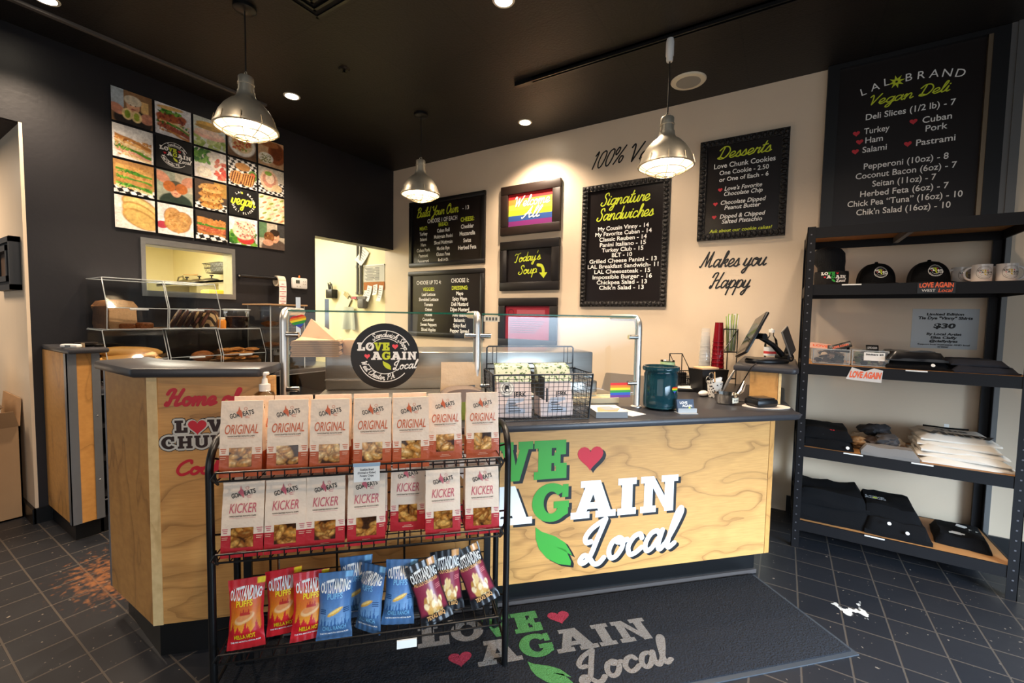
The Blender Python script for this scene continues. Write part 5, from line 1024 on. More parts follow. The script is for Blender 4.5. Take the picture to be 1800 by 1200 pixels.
t = thing('straw_rack', 'black wire rack holding clear cups of straws behind the till', 'rack', S(2.31, -2.82, .919), A45); m = MB()
for u in (-.07, .05):
    for v in (-.05, .05): m.tube([(u, v, 0), (u, v, .42)], .004, 6)
for z in (.05, .25, .42): m.tube([(-.07, -.05, z), (.05, -.05, z), (.05, .05, z), (-.07, .05, z), (-.07, -.05, z)], .004, 6)
m.tube([(-.07, -.05, .25), (.05, -.05, .42)], .004, 6); m.box(-.07, -.05, .25, .05, .05, .254); m.build('frame', WIRE, t)
t = thing('straw_cup', 'clear cup of green and white straws in the wire rack', 'straws', S(2.33, -2.80, 1.175)); MB().lathe([(.03, 0), (.042, .2)], 20, cap=False).build('cup', CLR, t); m = MB()
for k in range(16): a = k*2.4; r = .006*math.sqrt(k)*1.6; m.m = k % 2; m.cyl((r*.7*math.cos(a), r*.7*math.sin(a), .002), (r*1.3*math.cos(a), r*1.3*math.sin(a), .26+.01*(k % 3)), .0035, n=6)
m.build('straws', [mat('green straw', '9db858', .4), PAPER], t)['kind'] = 'stuff'
# till on the ledge
t = thing('till', 'black two screen till on the raised ledge', 'till', S(2.25, -2.36, 1.1355), A45)
m = MB(); pr = circ(1, 32); m.loft([[V((x*.15-.01, y*.09, z)) for x, y in [(a*k, b_*k) for a, b_ in pr]] for k, z in ((.97, 0), (1, .006), (1, .018), (.93, .028))]); m.build('base', PLASTIC, t)
m = MB(); m.tube([(.125, 0, .035), (.03, .0, .115), (-.07, 0, .165)], [.018, .016, .016], 10); m.cyl((.125, -.05, .035), (.125, .05, .035), .026, n=18); m.cyl((-.07, -.04, .17), (-.07, .04, .17), .02, n=14); m.build('arm', PLASTIC, t); MB().cyl((.125, -.0515, .035), (.125, -.053, .035), .012, n=16).build('hinge_ring', CHROME, t)
def frame3(c, A, B):      # A points down the screen, B along its width
    A, B = V(A).normalized(), V(B).normalized(); n = A.cross(B).normalized(); Z = -A; X = Z.cross(n).normalized()*-1
    return M.Translation(c)@M((X, -n, Z)).transposed().to_4x4()
T = frame3((-.10, .04, .175), (-.155, 0, -.264), (.105, .17, 0))
m = MB(); m.bbox(-.105, -.012, -.15, .105, .008, .15, .008, T); m.build('main_screen', PLASTIC, t); m = MB(); m.box(-.05, -.022, -.06, .05, -.012, .06, T); m.build('screen_mount', PLASTIC, t); MB().box(-.1, .008, -.145, .1, .0088, .145, T).build('display', mat('screen glass', '1a1c20', .08), t)
T = frame3((.12, -.03, .14), (.08, 0, -.167), (.08, .035, 0))
m = MB(); m.bbox(-.052, -.006, -.092, .052, .006, .092, .006, T); m.build('customer_screen', mat('silver shell', 'b9b4ac', .3, .6), t); MB().box(-.048, -.0068, -.086, .048, -.006, .086, T).build('customer_display', mat('screen glass', '1a1c20', .08), t); MB().cyl((.125, 0, .035), (.15, -.005, .115), .014, n=10).build('customer_arm', PLASTIC, t)
t = thing('soap_bottle', 'clear bottle with a red and blue label behind the till', 'bottle', S(2.42, -2.52, 1.1355)); MB().lathe([(0, .001), (.04, .001), (.042, .1), (.036, .14), (.014, .17), (.014, .19)], 22).build('bottle', CLR, t); m = MB(); m.lathe([(.0428, .03), (.0428, .09)], 22, cap=False); m.build('label', mat('white label', 'dfe3e6', .4), t); MB().lathe([(0, .19), (.018, .19), (.018, .21), (.006, .214), (0, .22)], 14).build('cap', WPLAS, t); MB().lathe([(.0432, .045), (.0432, .062)], 22, cap=False).build('label_band', mat('red band', 'c43a3a', .4), t)
t = thing('card_terminal', 'black square card terminal on a pale oval mat at the counter end', 'card terminal', S(1.93, -2.06, .923), A45); MB().bbox(-.07, -.055, 0, .07, .055, .045, .016).build('body', PLASTIC, t); MB().bbox(-.055, -.042, .044, .055, .042, .05, .006).build('top_pad', mat('grey pad', '26272a', .2), t)
m = MB(); m.prism([(x*.13, y*.075) for x, y in circ(1, 40)], 0, .003); one(m, 'oval_mat', mat('pale oval', 'd9cfc4', .5), 'pale oval mat under the card terminal', 'mat', S(1.955, -2.05, .919), A45-.25)
m = MB(); m.tube([S(1.90, -2.14, .93), S(1.83, -2.2, .925), S(1.84, -2.34, .924), S(1.98, -2.33, .925), S(2.0, -2.29, 1.02), S(1.955, -2.17, 1.13), S(2.06, -2.25, 1.145)], .003, 6); one(m, 'power_cable', PLASTIC, 'thin black cable running from the card terminal up to the till', 'cable')
m = MB(); m.tube([(0, 0, 0), (.07, 0, .11), (.13, .0, .19)], [.006, .009, .004], 8); one(m, 'stylus', mat('metal stylus', '8d8a86', .3, .8), 'grey stick leaning between the pen cup and the till ledge', 'stick', S(1.865, -2.32, .925), A45+.1)
# ------------------------------------------------------------------ boards on the beige wall
BRD = mat('menu board black', '17100f', .3); FRM = mat('black frame', '141110', .4); FRC = mat('carved black frame', '17120f', .4, bump=1, nscale=70)
def board(name, lb, cat, x0, x1, z0, z1, fw_=.04, d=.03, carved=False, fm=None):
    t = thing(name, lb, cat, ((x0+x1)/2, yB, (z0+z1)/2)); w, h = (x1-x0)/2, (z1-z0)/2; m = MB()
    for q in ((-w, -h, w, -h+fw_), (-w, h-fw_, w, h), (-w, -h+fw_, -w+fw_, h-fw_), (w-fw_, -h+fw_, w, h-fw_)): m.bbox(q[0], -d, q[1], q[2], 0, q[3], .006) if not carved else m.box(q[0], -d*.8, q[1], q[2], 0, q[3])
    if carved:
        n = int(w*2/.035); rr = fw_*.42
        for k in range(n): u = -w+(k+.5)*2*w/n; [m.ball((u, -d*.8, s_*(h-fw_/2)), rr, 8, 5, (.75, .55, 1)) for s_ in (-1, 1)]
        n = int(h*2/.035)
        for k in range(1, n-1): v = -h+(k+.5)*2*h/n; [m.ball((s_*(w-fw_/2), -d*.8, v), rr, 8, 5, (1, .55, .75)) for s_ in (-1, 1)]
    m.build('frame', FRC if carved else (fm or FRM), t); m = MB(); m.m = 99; m.box(-w+fw_-.002, -.012, -h+fw_-.002, w-fw_+.002, 0, h-fw_+.002); m.m = 0; m.F = lambda u, v, w_: V((u, -.0128-w_, v)); return t, m
def fin(m, mats, t): m.mi = [len(mats) if i == 99 else i for i in m.mi]; return m.build('panel', list(mats)+[BRD], t)
LM = [WHITE, LIME, mat('heart red', 'c8303a', .5)]
t, m = board('menu_board', 'framed build your own menu board, top left on the beige wall', 'menu board', -3.80, -2.70, 1.965, 2.72, .05)
m.m = 1; script(m, 'Build Your Own', -.13, .195, .105, .1, al='C', width=.62, sh=.25); m.m = 0; text(m, '- 13', .24, .21, .04, 'L', .02); text(m, 'CHOOSE 1 OF EACH', -.05, .115, .045, bold=.015, sx=.72)
def col(m, x, v, head, rows, h=.04, step=.075, sx=.8):
    m.m = 1; text(m, head, x, v, h*1.05, bold=.02, sx=sx); m.m = 0
    for r in rows: v -= step; text(m, r, x, v, h, bold=.02, sx=sx)
col(m, -.33, .045, 'MEAT:', ['Turkey', 'Salami', 'Ham', 'Cuban Pork', 'Pastrami', 'Pepperoni'], .036, .062); col(m, -.03, .065, 'BREAD:', ['Cuban Roll', 'Multigrain Panini', 'Sliced Multigrain', 'Marble Rye', 'Gluten Free', 'Roll (+2)'], .038, .066, .74); col(m, .31, .085, 'CHEESE:', ['Cheddar', 'Mozzarella', 'Swiss', 'Herbed Feta'], .042, .075)
fin(m, LM, t)
t, m = board('menu_board', 'framed veggies and dressing board half behind the glass guard', 'menu board', -3.81, -2.70, 1.16, 1.915, .05)
m.m = 0; text(m, 'CHOOSE UP TO 4:', -.24, .225, .042, bold=.015, sx=.75); text(m, 'CHOOSE 1:', .22, .235, .045, bold=.015, sx=.75)
col(m, -.24, .15, 'VEGGIES:', ['Leaf Lettuce', 'Shredded Lettuce', 'Tomato', 'Onion', 'Pickles', 'Cucumber', 'Sweet Peppers', 'Sliced Apples', 'Sauerkraut'], .036, .058); col(m, .22, .155, 'DRESSING:', ['Mayo', 'Spicy Mayo', 'Deli Mustard', 'Dijon Mustard', '1000 Island', 'Balsamic', 'Spicy Red', 'Pepper Spread', 'Oil & Vinegar'], .039, .059); fin(m, LM, t)
t, m = board('framed_sign', 'black framed rainbow welcome sign on the beige wall', 'sign', -2.50, -1.828, 2.224, 2.713, .085, .035, fm=mat('espresso frame', '2a1d17', .45, noise=.3, nscale=20))
for k, c in enumerate(('d62b2f', 'f0883a', 'f2b544', 'b9c92e', '2f4f8e', '7a2a6e')): m.m = 3+k; m.rect(-.25, .16-(k+1)*.0535, .25, .16-k*.0535, 0)
m.m = 9; script(m, 'Welcome', -.187, .027, .098, .1, width=.4, sh=.25, w=.0005, rot=.02); script(m, 'All', -.097, -.088, .105, .1, width=.2, sh=.25, w=.0005)
m.m = 0; script(m, 'Welcome', -.19, .03, .098, .1, width=.4, sh=.25, w=.0012, rot=.02); script(m, 'All', -.1, -.085, .105, .1, width=.2, sh=.25, w=.0012)
fin(m, LM+[mat('stripe '+c, c, .5) for c in ('d62b2f', 'f0883a', 'f2b544', 'b9c92e', '2f4f8e', '7a2a6e')]+[INK], t)
t, m = board('framed_sign', "black framed lime today's soup sign with an arrow", 'sign', -2.50, -1.826, 1.668, 2.162, .085, .035, fm=mat('dark frame', '191413', .4))
m.m = 1; script(m, "Today's", -.175, .035, .085, .11, width=.3, sh=.2, rot=.06); script(m, 'Soup', -.125, -.085, .085, .11, width=.21, sh=.2, rot=.04); m.stroke([(.1, .0), (.14, -.01), (.16, -.05), (.16, -.08)], .03, 0); m.poly([(.115, -.075), (.205, -.075), (.165, -.13)][::-1]); fin(m, LM, t)
t, m = board('framed_sign', 'black framed red notice cut by the top edge of the glass guard', 'sign', -2.51, -1.838, 1.10, 1.595, .08, .035, fm=mat('dark frame', '191413', .4))
m.m = 3; m.rect(-.255, -.165, .255, .165); m.m = 4; m.ring(-.19, .1, .03, .035, .0006); 
for k in range(7): m.rect(-.2, .03-k*.022, .1+.02*((k*5) % 6), .038-k*.022, .0006)
m.m = 5; m.rect(-.12, .08, .2, .13, .0006); fin(m, LM+[mat('notice red', '9c1f33', .5), mat('notice dark', '4a1018', .5), mat('notice pale', 'b85a66', .5)], t)
t, m = board('menu_board', 'carved frame signature sandwiches board in the middle of the beige wall', 'menu board', -1.607, -.84, 1.508, 2.59, .05, .035, True)
m.m = 1; script(m, 'Signature', 0.0, .355, .105, .095, al='C', width=.43, sh=.25); script(m, 'Sandwiches', .0, .225, .105, .095, al='C', width=.5, sh=.25); m.m = 0
for k, (r, wd) in enumerate((('My Cousin Vinny - 14', .45), ('My Favorite Cuban - 14', .5), ('Classic Reuben - 14', .42), ('Panini Italiano - 15', .41), ('Turkey Club - 15', .37), ('BLT - 10', .18), ('Grilled Cheese Panini - 13', .6), ('LAL Breakfast Sandwich- 11', .63), ('LAL Cheesesteak - 15', .5), ('Impossible Burger - 16', .53), ('Chickpea Salad - 13', .45), ("Chik'n Salad - 13", .4))): text(m, r, -.005, .135-k*.0475, .034, bold=.016, width=wd)
fin(m, LM, t)
t, m = board('menu_board', 'carved frame desserts board above the makes you happy lettering', 'menu board', -.619, -.023, 2.03, 2.795, .05, .035, True)
m.m = 1; script(m, 'Desserts', 0, .235, .085, .1, al='C', width=.36, sh=.25); text(m, 'Ask about our cookie cakes!', 0, -.325, .024, sh=.2, width=.42); m.m = 0
for r, v, h, wd, it in (('Love Chunk Cookies', .165, .036, .41, 0), ('One Cookie - 2.50', .112, .032, .33, 0), ('or One of Each - 6', .062, .03, .33, 0), ("Love's Favorite", -.01, .03, .25, .2), ('Chocolate Chip', -.05, .03, .26, .2), ('Chocolate Dipped', -.115, .03, .3, .2), ('Peanut Butter', -.155, .03, .24, .2), ('Dipped & Chipped', -.22, .03, .3, .2), ('Salted Pistachio', -.26, .03, .27, .2)): text(m, r, .01, v, h, sh=it, width=wd, bold=.014)
m.m = 2
for u, v in ((-.145, -.0), (-.175, -.105), (-.18, -.205)): m.heart(u, v, .016)
fin(m, LM, t)
# large deli board beside the shelf
t = thing('deli_board', 'tall black deli price board above the black shelf unit', 'menu board', (.61, yB, 2.55)); h0, h1 = -.6, .588; m = MB()
m.box(-.432, -.05, h0, -.365, 0, h1); m.box(.355, -.05, h0, .425, 0, h1); m.box(-.365, -.05, h1-.03, .355, 0, h1); m.build('frame', mat('satin black frame', '141416', .35), t); MB().box(.335, -.045, h0, .355, 0, h1-.03).build('metal_strip', mat('bronze strip', '8c7a64', .35, .8), t); m = MB(); m.m = 99; m.box(-.365, -.02, h0, .335, 0, h1-.03); m.F = lambda u, v, w: V((u-.012, -.0208-w, v)); m.m = 0
for k, ch in enumerate('LAL'): text(m, ch, -.215+.057*k, .362+.016*k, .046, bold=.0, rot=.25-.08*k)
for k, ch in enumerate('BRAND'): text(m, ch, .005+.058*k, .395-.003*k*k*.8, .046, bold=0, rot=.03-.07*k)
m.m = 1; script(m, 'Vegan Deli', 0, .285, .062, .11, al='C', width=.39, sh=.2)
for k in range(8): a = k*A45+.2; m.poly([(-.055+.012*math.cos(a+1), .405+.012*math.sin(a+1)), (-.055+.042*math.cos(a), .405+.042*math.sin(a)), (-.055+.012*math.cos(a-1), .405+.012*math.sin(a-1))][::-1])
m.m = 0
for r, u, v, wd in (('Deli Slices (1/2 lb) - 7', .015, .195, .43), ('Turkey', -.14, .105, .13), ('Ham', -.15, .045, .09), ('Salami', -.145, -.015, .125), ('Cuban', .15, .115, .135), ('Pork', .15, .06, .1), ('Pastrami', .15, -.02, .18), ('Pepperoni (10oz) - 8', .01, -.125, .41), ('Coconut Bacon (6oz) - 7', .01, -.185, .49), ('Seitan (11oz) - 7', .01, -.245, .31), ('Herbed Feta (6oz) - 7', .01, -.305, .43), ('Chick Pea “Tuna” (16oz) - 10', .01, -.365, .56), ("Chik'n Salad (16oz) - 10", .01, -.425, .46)): text(m, r, u, v, .037, bold=.01, width=wd)
m.m = 2
for u, v in ((-.245, .118), (-.225, .06), (-.245, .0), (.04, .135), (.02, 0)): m.heart(u, v, .019)
fin(m, LM, t)
# lettering on the wall itself
m = MB(); m.F = lambda u, v, w: V((u, -.0015-w, v)); script(m, '100%', 0, 0, .135, .09, width=.29, sh=.35, rot=.06); script(m, 'Vegan', .335, .0, .15, .09, width=.40, sh=.3); one(m, 'wall_lettering', INK, 'black script 100% Vegan lettering, partly behind the right pendant', 'lettering', (-1.545, yB, 2.745))
m = MB(); m.F = lambda u, v, w: V((u, -.0015-w, v)); script(m, 'Makes you', 0, .165, .12, .095, width=.46, sh=.35); script(m, 'Happy', .08, 0, .12, .095, width=.28, sh=.35); one(m, 'wall_lettering', INK, 'black script Makes you Happy lettering under the desserts board', 'lettering', (-.60, yB, 1.655))
# ------------------------------------------------------------------ black shelf unit with merchandise
SX0, SX1, SY0, SY1 = .095, 1.065, 3.18, 3.70; SHW = SX1-SX0
SBK = mat('black steel shelf', '100e10', .5, spec=.3); MDF = mat('brown board', 'b07e4c', .6, noise=.15, nscale=10)
t = thing('shelf_unit', 'tall black steel shelf unit with brown boards against the back wall', 'shelf unit', (SX0, SY0, 0)); D_ = SY1-SY0
for u, sx in ((0, 1), (SHW, -1)):
    for v, sy in ((0, 1), (D_, -1)):
        m = MB(); m.m = 0; a, b_ = sorted((u, u+sx*.042)); c, d = sorted((v, v+sy*.003)); m.box(a, c, 0, b_, d, 1.972); a, b_ = sorted((u, u+sx*.003)); c, d = sorted((v, v+sy*.042)); m.box(a, c, 0, b_, d, 1.972)
        m.m = 1
        for k in range(37): z = .05+k*.052; m.box(u+sx*.017, v-sy*.0012, z, u+sx*.017+sx*.007, v+.0005*sy, z+.007) if sx > 0 else m.box(u+sx*.024, min(v-sy*.0012, v), z, u+sx*.017, max(v-sy*.0012, v), z+.007)
        m.build('post', [SBK, mat('slot grey', '6c6a6e', .4, .5)], t)
lv = (1.966, 1.627, 1.148, .638, .174)
for z in lv:
    m = MB()
    for v in (.003, D_-.013): m.box(.006, v, z-.062, SHW-.006, v+.01, z)
    for u in (.003, SHW-.013): m.box(u, .006, z-.062, u+.01, D_-.006, z)
    m.build('beam', SBK, t); MB().box(.014, .0135, z-.012, SHW-.014, D_-.0135, z-.001).build('board', MDF, t)
m = MB(); m.box(SHW/2-.012, .02, 1.966-.05, SHW/2+.012, D_-.02, 1.966-.013); m.build('cross_bar', ALU, t)
for lb, z, x, cc in (('black and red sticker on the front edge of the second shelf', 1.596, .585, 0), ('orange jagged logo sticker on the front edge of the middle shelf', 1.105, .31, 1)):
    t2 = None; m = MB(); m.F = lambda u, v, w: V((u, -.001-w, v))
    if cc == 0:
        m.m = 0; m.rect(-.075, -.028, .075, .028); m.m = 1; text(m, 'LOVE AGAIN', 0, .004, .02, bold=.04, width=.135, w=.0008, arch=.3); m.m = 2; text(m, 'WEST', -.03, -.02, .014, width=.055, w=.0008); m.m = 1; text(m, 'Local', .035, -.022, .018, sh=.2, w=.0008, bold=.02)
    else: m.m = 2; m.poly([(-.085, -.03), (-.045, -.035), (.075, -.04), (.08, .03), (.04, .04), (.0, .02), (-.06, .04)]); m.m = 1; text(m, 'LOVE AGAIN', 0, -.018, .034, bold=.05, width=.14, w=.0008, sh=.15)
    one(m, 'shelf_sticker', [PLASTIC, mat('orange red print', 'e8633a', .5), mat('pale grey print', 'cfc9c4', .5)], lb, 'sticker', (SX0+.0+x-.09+.09, SY0, z))
for k, (x, z, lb) in enumerate(((.225, 1.6235, 'white price strip on the second shelf edge below the beanie'), (.53, 1.145, 'white price strip on the middle shelf edge below the dark shirts'), (.28, .635, 'white price strip on the fourth shelf edge below the black shirt'), (.58, .635, 'white price strip on the fourth shelf edge below the grey cloth'), (.40, .171, 'white price strip on the bottom shelf edge'))): one(MB().box(-.045, -.0015, -.004, .045, 0, .003), 'price_strip', PAPER, lb, 'price tag', (SX0+x, SY0, z), 0, 'price strips on the shelf unit')
CLOTH = mat('black cotton', '09090b', .9, spec=.2, bump=.3, nscale=220)
# beanie
t = thing('beanie', 'black knitted beanie with a shop logo on its cuff standing on the second shelf', 'beanie', (.235, 3.36, 1.628))
m = MB(); rings = []
for z, rx, ry, ox in ((0, .084, .07, 0), (.02, .088, .074, 0), (.075, .088, .074, 0), (.088, .086, .072, 0), (.092, .07, .06, -.002), (.115, .07, .062, -.004), (.15, .084, .07, -.016), (.2, .084, .07, -.02), (.225, .066, .056, -.02), (.24, .034, .03, -.016), (.243, .003, .003, -.016)): rings.append([V((x*rx+ox, y*ry, z)) for x, y in circ(1, 32)])
m.loft(rings[4:]); m.build('crown', mat('black knit', '0f0f11', .9, bump=.9, nscale=160, aniso=(1, 1, .1)), t); MB().loft(rings[:4]+[[V((x*.078, y*.066, .089)) for x, y in circ(1, 32)]]).build('cuff', mat('black knit', '0f0f11', .9), t)
m = MB(); m.F = lambda u, v, w: V(((.089+w)*math.sin(u/.086), -(.0755+w)*math.cos(u/.086), v)); old = sub(m, lambda u, v: ((u-.6)*.098, .018+(v-.17)*.098)); logo(m, .0004, (0, 1, 2), .17); m.build('logo', [WHITE, mat('bright green', '2fae3c', .5), RED], t)
# caps
def cap(x, lb):
    t = thing('cap', lb, 'cap', (x, 3.40, 1.628), .12, 'black trucker caps'); H_ = .125; R_ = .092
    fr = lambda a, h, o=0: V(((R_+o)*math.sin(a)*math.sqrt(max(0, 1-(h/H_)**2.6)), -(R_*1.08+o)*math.cos(a)*math.sqrt(max(0, 1-(h/H_)**2.6)), .012+h))
    m = MB(); m.grid(lambda a, b_: fr(-1.25+2.5*a, H_*b_), 20, 12); m.build('front_panel', CLOTH, t)
    m = MB(); m.grid(lambda a, b_: fr(1.25+(2*math.pi-2.5)*a, H_*b_), 28, 12); m.build('mesh_back', mat('cap mesh', '1b1b1d', .8, bump=.8, nscale=300), t)
    MB().ball((0, 0, .138), .009, 12, 8, (1, 1, .6)).build('button', CLOTH, t)
    m = MB(); pr = []; n = 18
    for r0, dz in ((1.0, 0), (1.0, -.004)):
        pass
    top = [V((.095*math.sin(a), -.098*math.cos(a), .014)) for a in [-1.3+2.6*i/n for i in range(n+1)]]; out = [V((.098*math.sin(a)*1.02, -.098-.075*math.cos(a)**.8 if abs(a) < 1.5 else -.1, .010-.012*(math.sin(a))**2)) for a in [-1.3+2.6*i/n for i in range(n+1)]]
    P_ = top+out; fs = [(i, i+1, n+2+i, n+1+i) for i in range(n)]; m._a(P_, fs, True); m._a([p-V((0, 0, .004)) for p in P_], [f[::-1] for f in fs], True); m._a(out+[p-V((0, 0, .004)) for p in out], [(i, i+1, n+2+i, n+1+i) for i in range(n)]); m.build('brim', CLOTH, t)
    m = MB(); m.F = lambda u, v, w: fr(u/R_, .062+v, .0025+w); roundlogo(m, .036, 0, (0, 1, 2), False); m.m = 0; m.ring(0, 0, .032, .0335, 0); m.build('logo', [WHITE, LIME, RED], t)
cap(.455, 'left black trucker cap with a round logo, beside the beanie'); cap(.69, 'right black trucker cap with a round logo, beside the mugs')
# mugs
MUG = mat('white ceramic', 'e6e1da', .15, coat=.4)
def mug(x, y, lb, hd, rz):
    t = thing('mug', lb, 'mug', (x, y, 1.628), rz, 'white logo mugs'); m = MB(); m.lathe([(0, .002), (.038, .001), (.041, .006), (.0415, .1), (.039, .1), (.037, .01), (0, .008)], 32); m.build('body', MUG, t)
    m = MB(); m.tube([(hd*(.039+.03*math.sin(a)), 0, .052-.034*math.cos(a)) for a in [math.pi*i/12 for i in range(13)]], .0055, 8); m.build('handle', MUG, t)
    m = MB(); m.F = lambda u, v, w: V(((.0421+w)*math.sin(u/.042), -(.0421+w)*math.cos(u/.042), v+.055)); roundlogo(m, .036, 0, (0, 1, 2), False); m.m = 0; m.ring(0, 0, .033, .0345, 0); m.build('logo', [mat('grey logo', '5a5650', .5), mat('mustard logo', 'c9b02c', .5), RED], t)
mug(.895, 3.36, 'white logo mug with its handle to the left, in front', -1, .05); mug(.99, 3.36, 'white logo mug with its handle to the right, at the shelf end', 1, .1); mug(.845, 3.48, 'white mug half hidden behind the left logo mug', -1, .3); mug(1.0, 3.48, 'white mug behind the right end mug', 1, .2)
# sign on the wall
m = MB(); m.m = 0; m.box(-.153, -.002, -.125, .153, 0, .125); m.F = lambda u, v, w: V((u, -.003-w, v)); m.m = 1
for r, v, h, wd in (('Limited Edition', .085, .014, .17), ('Tie Dye "Vinny" Shirts', .06, .016, .25), ('$30', .005, .028, .1), ('By Local Artist', -.04, .014, .16), ('Elisa Claffy', -.062, .014, .12), ('@claffydyes', -.084, .014, .13), ('Support local businesses AND local', -.103, .008, .24), ('artists!', -.117, .008, .05)): text(m, r, 0, v, h, sh=.15, bold=.045, width=wd)
one(m, 'paper_sign', [mat('sheet in sleeve', 'b9bfc2', .25), INK], 'printed $30 shirt sign fixed behind the middle shelf', 'sign', (.853, yB, 1.374))
# clear sticker bins and stickers
def sbin(x, W_, lb, seed, kinds):
    t = thing('sticker_bin', lb, 'bin', (x, 3.33, 1.149), 0, 'clear bins of stickers'); m = MB(); d, h = .075, .09; w = W_/2
    m._a([V(p) for p in ((-w, -d, .002), (w, -d, .002), (w, d, .002), (-w, d, .002), (-w, -d, h), (w, -d, h), (w, d, h), (-w, d, h))], [(0, 1, 2, 3), (0, 1, 5, 4), (1, 2, 6, 5), (2, 3, 7, 6), (3, 0, 4, 7)]); m.build('bin', ACR, t)
    m = MB()
    for z in (.003, h):
        m.tube([(-w, -d, z), (w, -d, z), (w, d, z), (-w, d, z), (-w, -d, z)], .0025, 5)
    for a, b_ in ((-w, -d), (w, -d), (w, d), (-w, d)): m.tube([(a, b_, .003), (a, b_, h)], .0025, 5)
    m.build('edge', ACE, t); m = MB(); rnd = random.Random(seed)
    for k in range(46):
        m.m = rnd.choice(kinds); T = M.Translation((rnd.uniform(-w+.025, w-.025), rnd.uniform(-d+.022, d-.02), rnd.uniform(.012, .07)))@M.Rotation(rnd.uniform(-1.2, 1.2), 4, 'X')@M.Rotation(rnd.uniform(-3, 3), 4, 'Z'); m.lathe([(0, -.002), (.017, -.002), (.018, 0), (0, .001)], 12, T=T)
    m.build('stickers', [mat('sticker a', 'a58a6c', .3), mat('sticker b', '5f4c40', .3), mat('sticker c', 'c9c8a8', .3), mat('sticker d', '6d7a50', .3), mat('sticker e', '2b2522', .3)], t)['kind'] = 'stuff'; return t
sbin(.25, .18, 'left clear bin heaped with round stickers', 1, (0, 1, 4)); t = sbin(.435, .165, 'right clear bin with a white price label', 5, (2, 3, 1, 4))
m = MB(); m.F = lambda u, v, w: V((u, -.0785-w, v)); m.m = 0; m.rect(-.03, .035, .065, .082); m.m = 1; text(m, 'Stickers $3', .018, .066, .009, bold=.04, width=.08, w=.0005); m.build('price_label', [PAPER, INK], t)
for k, (x, z, ry, c, lb) in enumerate(((.30, .105, -.35, 0, 'black and red sticker card lying on the left bin'), (.20, .10, .1, 1, 'orange and white sticker card in the left bin'), (.29, .088, .05, 2, 'dark card under the top card of the left bin'), (.455, .10, 0, 2, 'small dark card standing in the right bin'))):
    m = MB(); m.m = 0; m.bbox(-.055 if k != 3 else -.03, -.006, -.018, .055 if k != 3 else .03, .0, .022, .002); m.F = lambda u, v, w: V((u, -.0065-w, v)); m.m = 1; text(m, 'LOVE AGAIN' if k != 1 else 'LOVE', 0, -.004, .013, bold=.04, width=.08 if k != 3 else .045)
    o = one(m, 'sticker_card', [PLASTIC if c != 1 else mat('peach card', 'e0a890', .5), mat('orange red print', 'e8633a', .5)] if c != 2 else [PLASTIC, mat('pale grey print', 'cfc9c4', .5)], lb, 'sticker', (x, 3.32+.03*k % .05, 1.149+z), 0, 'cards in the sticker bins'); o.rotation_euler = (-.5, ry, 0)
# folded clothes
def fold(W_, D_, H_, seed, n=.25, slope=0, flat=.0):
    bm = bmesh.new(); bmesh.ops.create_cube(bm, size=1); bmesh.ops.subdivide_edges(bm, edges=bm.edges[:], cuts=9, use_grid_fill=True)
    for v in bm.verts:
        x, y, z = v.co; zz = z+.5
        e = max(abs(x), abs(y))*2; rr = math.sqrt(max(0, 1-max(0, (e-.75)/.25)**2))
        k = H_*(zz*(.25+.75*rr)); q = V((x*W_, y*D_, 0))
        nz = mn.noise(V((q.x*9+seed, q.y*9, seed)))*n*H_*zz+mn.noise(V((q.x*26, q.y*26+seed, 1)))*n*.4*H_*zz
        ex = 1+.04*mn.noise(V((x*5, y*5, seed)))
        v.co = V((q.x*ex, q.y*ex, max(0, k+nz+slope*(y)*zz)))
    return MB().bm(bm, None, True)
def garment(loc, W_, D_, H_, seed, mt, lb, group=None, rz=0, n=.25, slope=0, cat='shirt', nm='folded_shirt'):
    t = thing(nm, lb, cat, loc, rz, group); fold(W_, D_, H_, seed, n, slope).build('cloth', mt, t); return t
z3 = 1.149
DENIM = mat('dark navy cotton', '161a26', .8, noise=.4, nscale=9)
t = garment((.64, 3.38, z3), .27, .3, .045, 2, CLOTH, 'lower black folded shirt on the middle shelf'); t = garment((.63, 3.37, z3+.045), .26, .28, .05, 3, mat('glossy black film', '101013', .25), 'upper black shirt in a glossy sleeve with pale print, middle shelf')
m = MB(); m.F = lambda u, v, w: V((u, -.14+v*.9, .012+v*.35+w)); m.m = 0
for k, (s_, y) in enumerate((('LOVE AGAIN', .075), ('Local', .05), ('West Chester, PA', .025))): text(m, s_, 0, y, .018, sh=.2, width=.17-.02*k, bold=.0)
m.m = 1; m.rect(-.03, .1, .02, .106); m.build('print', [mat('pale print', 'a9adb0', .4), LIME], t)
one(MB().lathe([(0, -.002), (.008, -.002), (.009, 0), (0, .001)], 14, T=M.Rotation(A90-.4, 4, 'X')), 'size_dot', PAPER, 'white size dot on the front of the upper black shirt', 'sticker', (.70, 3.225, z3+.028))
garment((.90, 3.37, z3), .25, .3, .035, 7, DENIM, 'lower dark navy shirt at the right of the middle shelf', 'navy shirts', .05); garment((.89, 3.38, z3+.035), .22, .27, .03, 8, DENIM, 'upper dark navy shirt at the right of the middle shelf', 'navy shirts', -.05)
z4 = .639
garment((.25, 3.37, z4), .27, .32, .055, 11, CLOTH, 'lower black shirt at the left of the fourth shelf', 'black shirts, fourth shelf'); t = garment((.245, 3.38, z4+.052), .26, .29, .06, 12, CLOTH, 'upper black shirt with red and white print, fourth shelf', 'black shirts, fourth shelf', 0, .2)
m = MB(); m.F = lambda u, v, w: V((u, -.142+v*.8, .022+v*.62+w)); m.m = 0; text(m, 'Sandwich', -.055, .03, .02, bold=.02, width=.1); text(m, 'Vegan', -.05, .008, .012, width=.08); m.m = 1; text(m, 'Shirt', .06, .025, .026, bold=.03, sh=.1, width=.1); m.build('print', [mat('pale print', 'a9adb0', .4), RED], t)
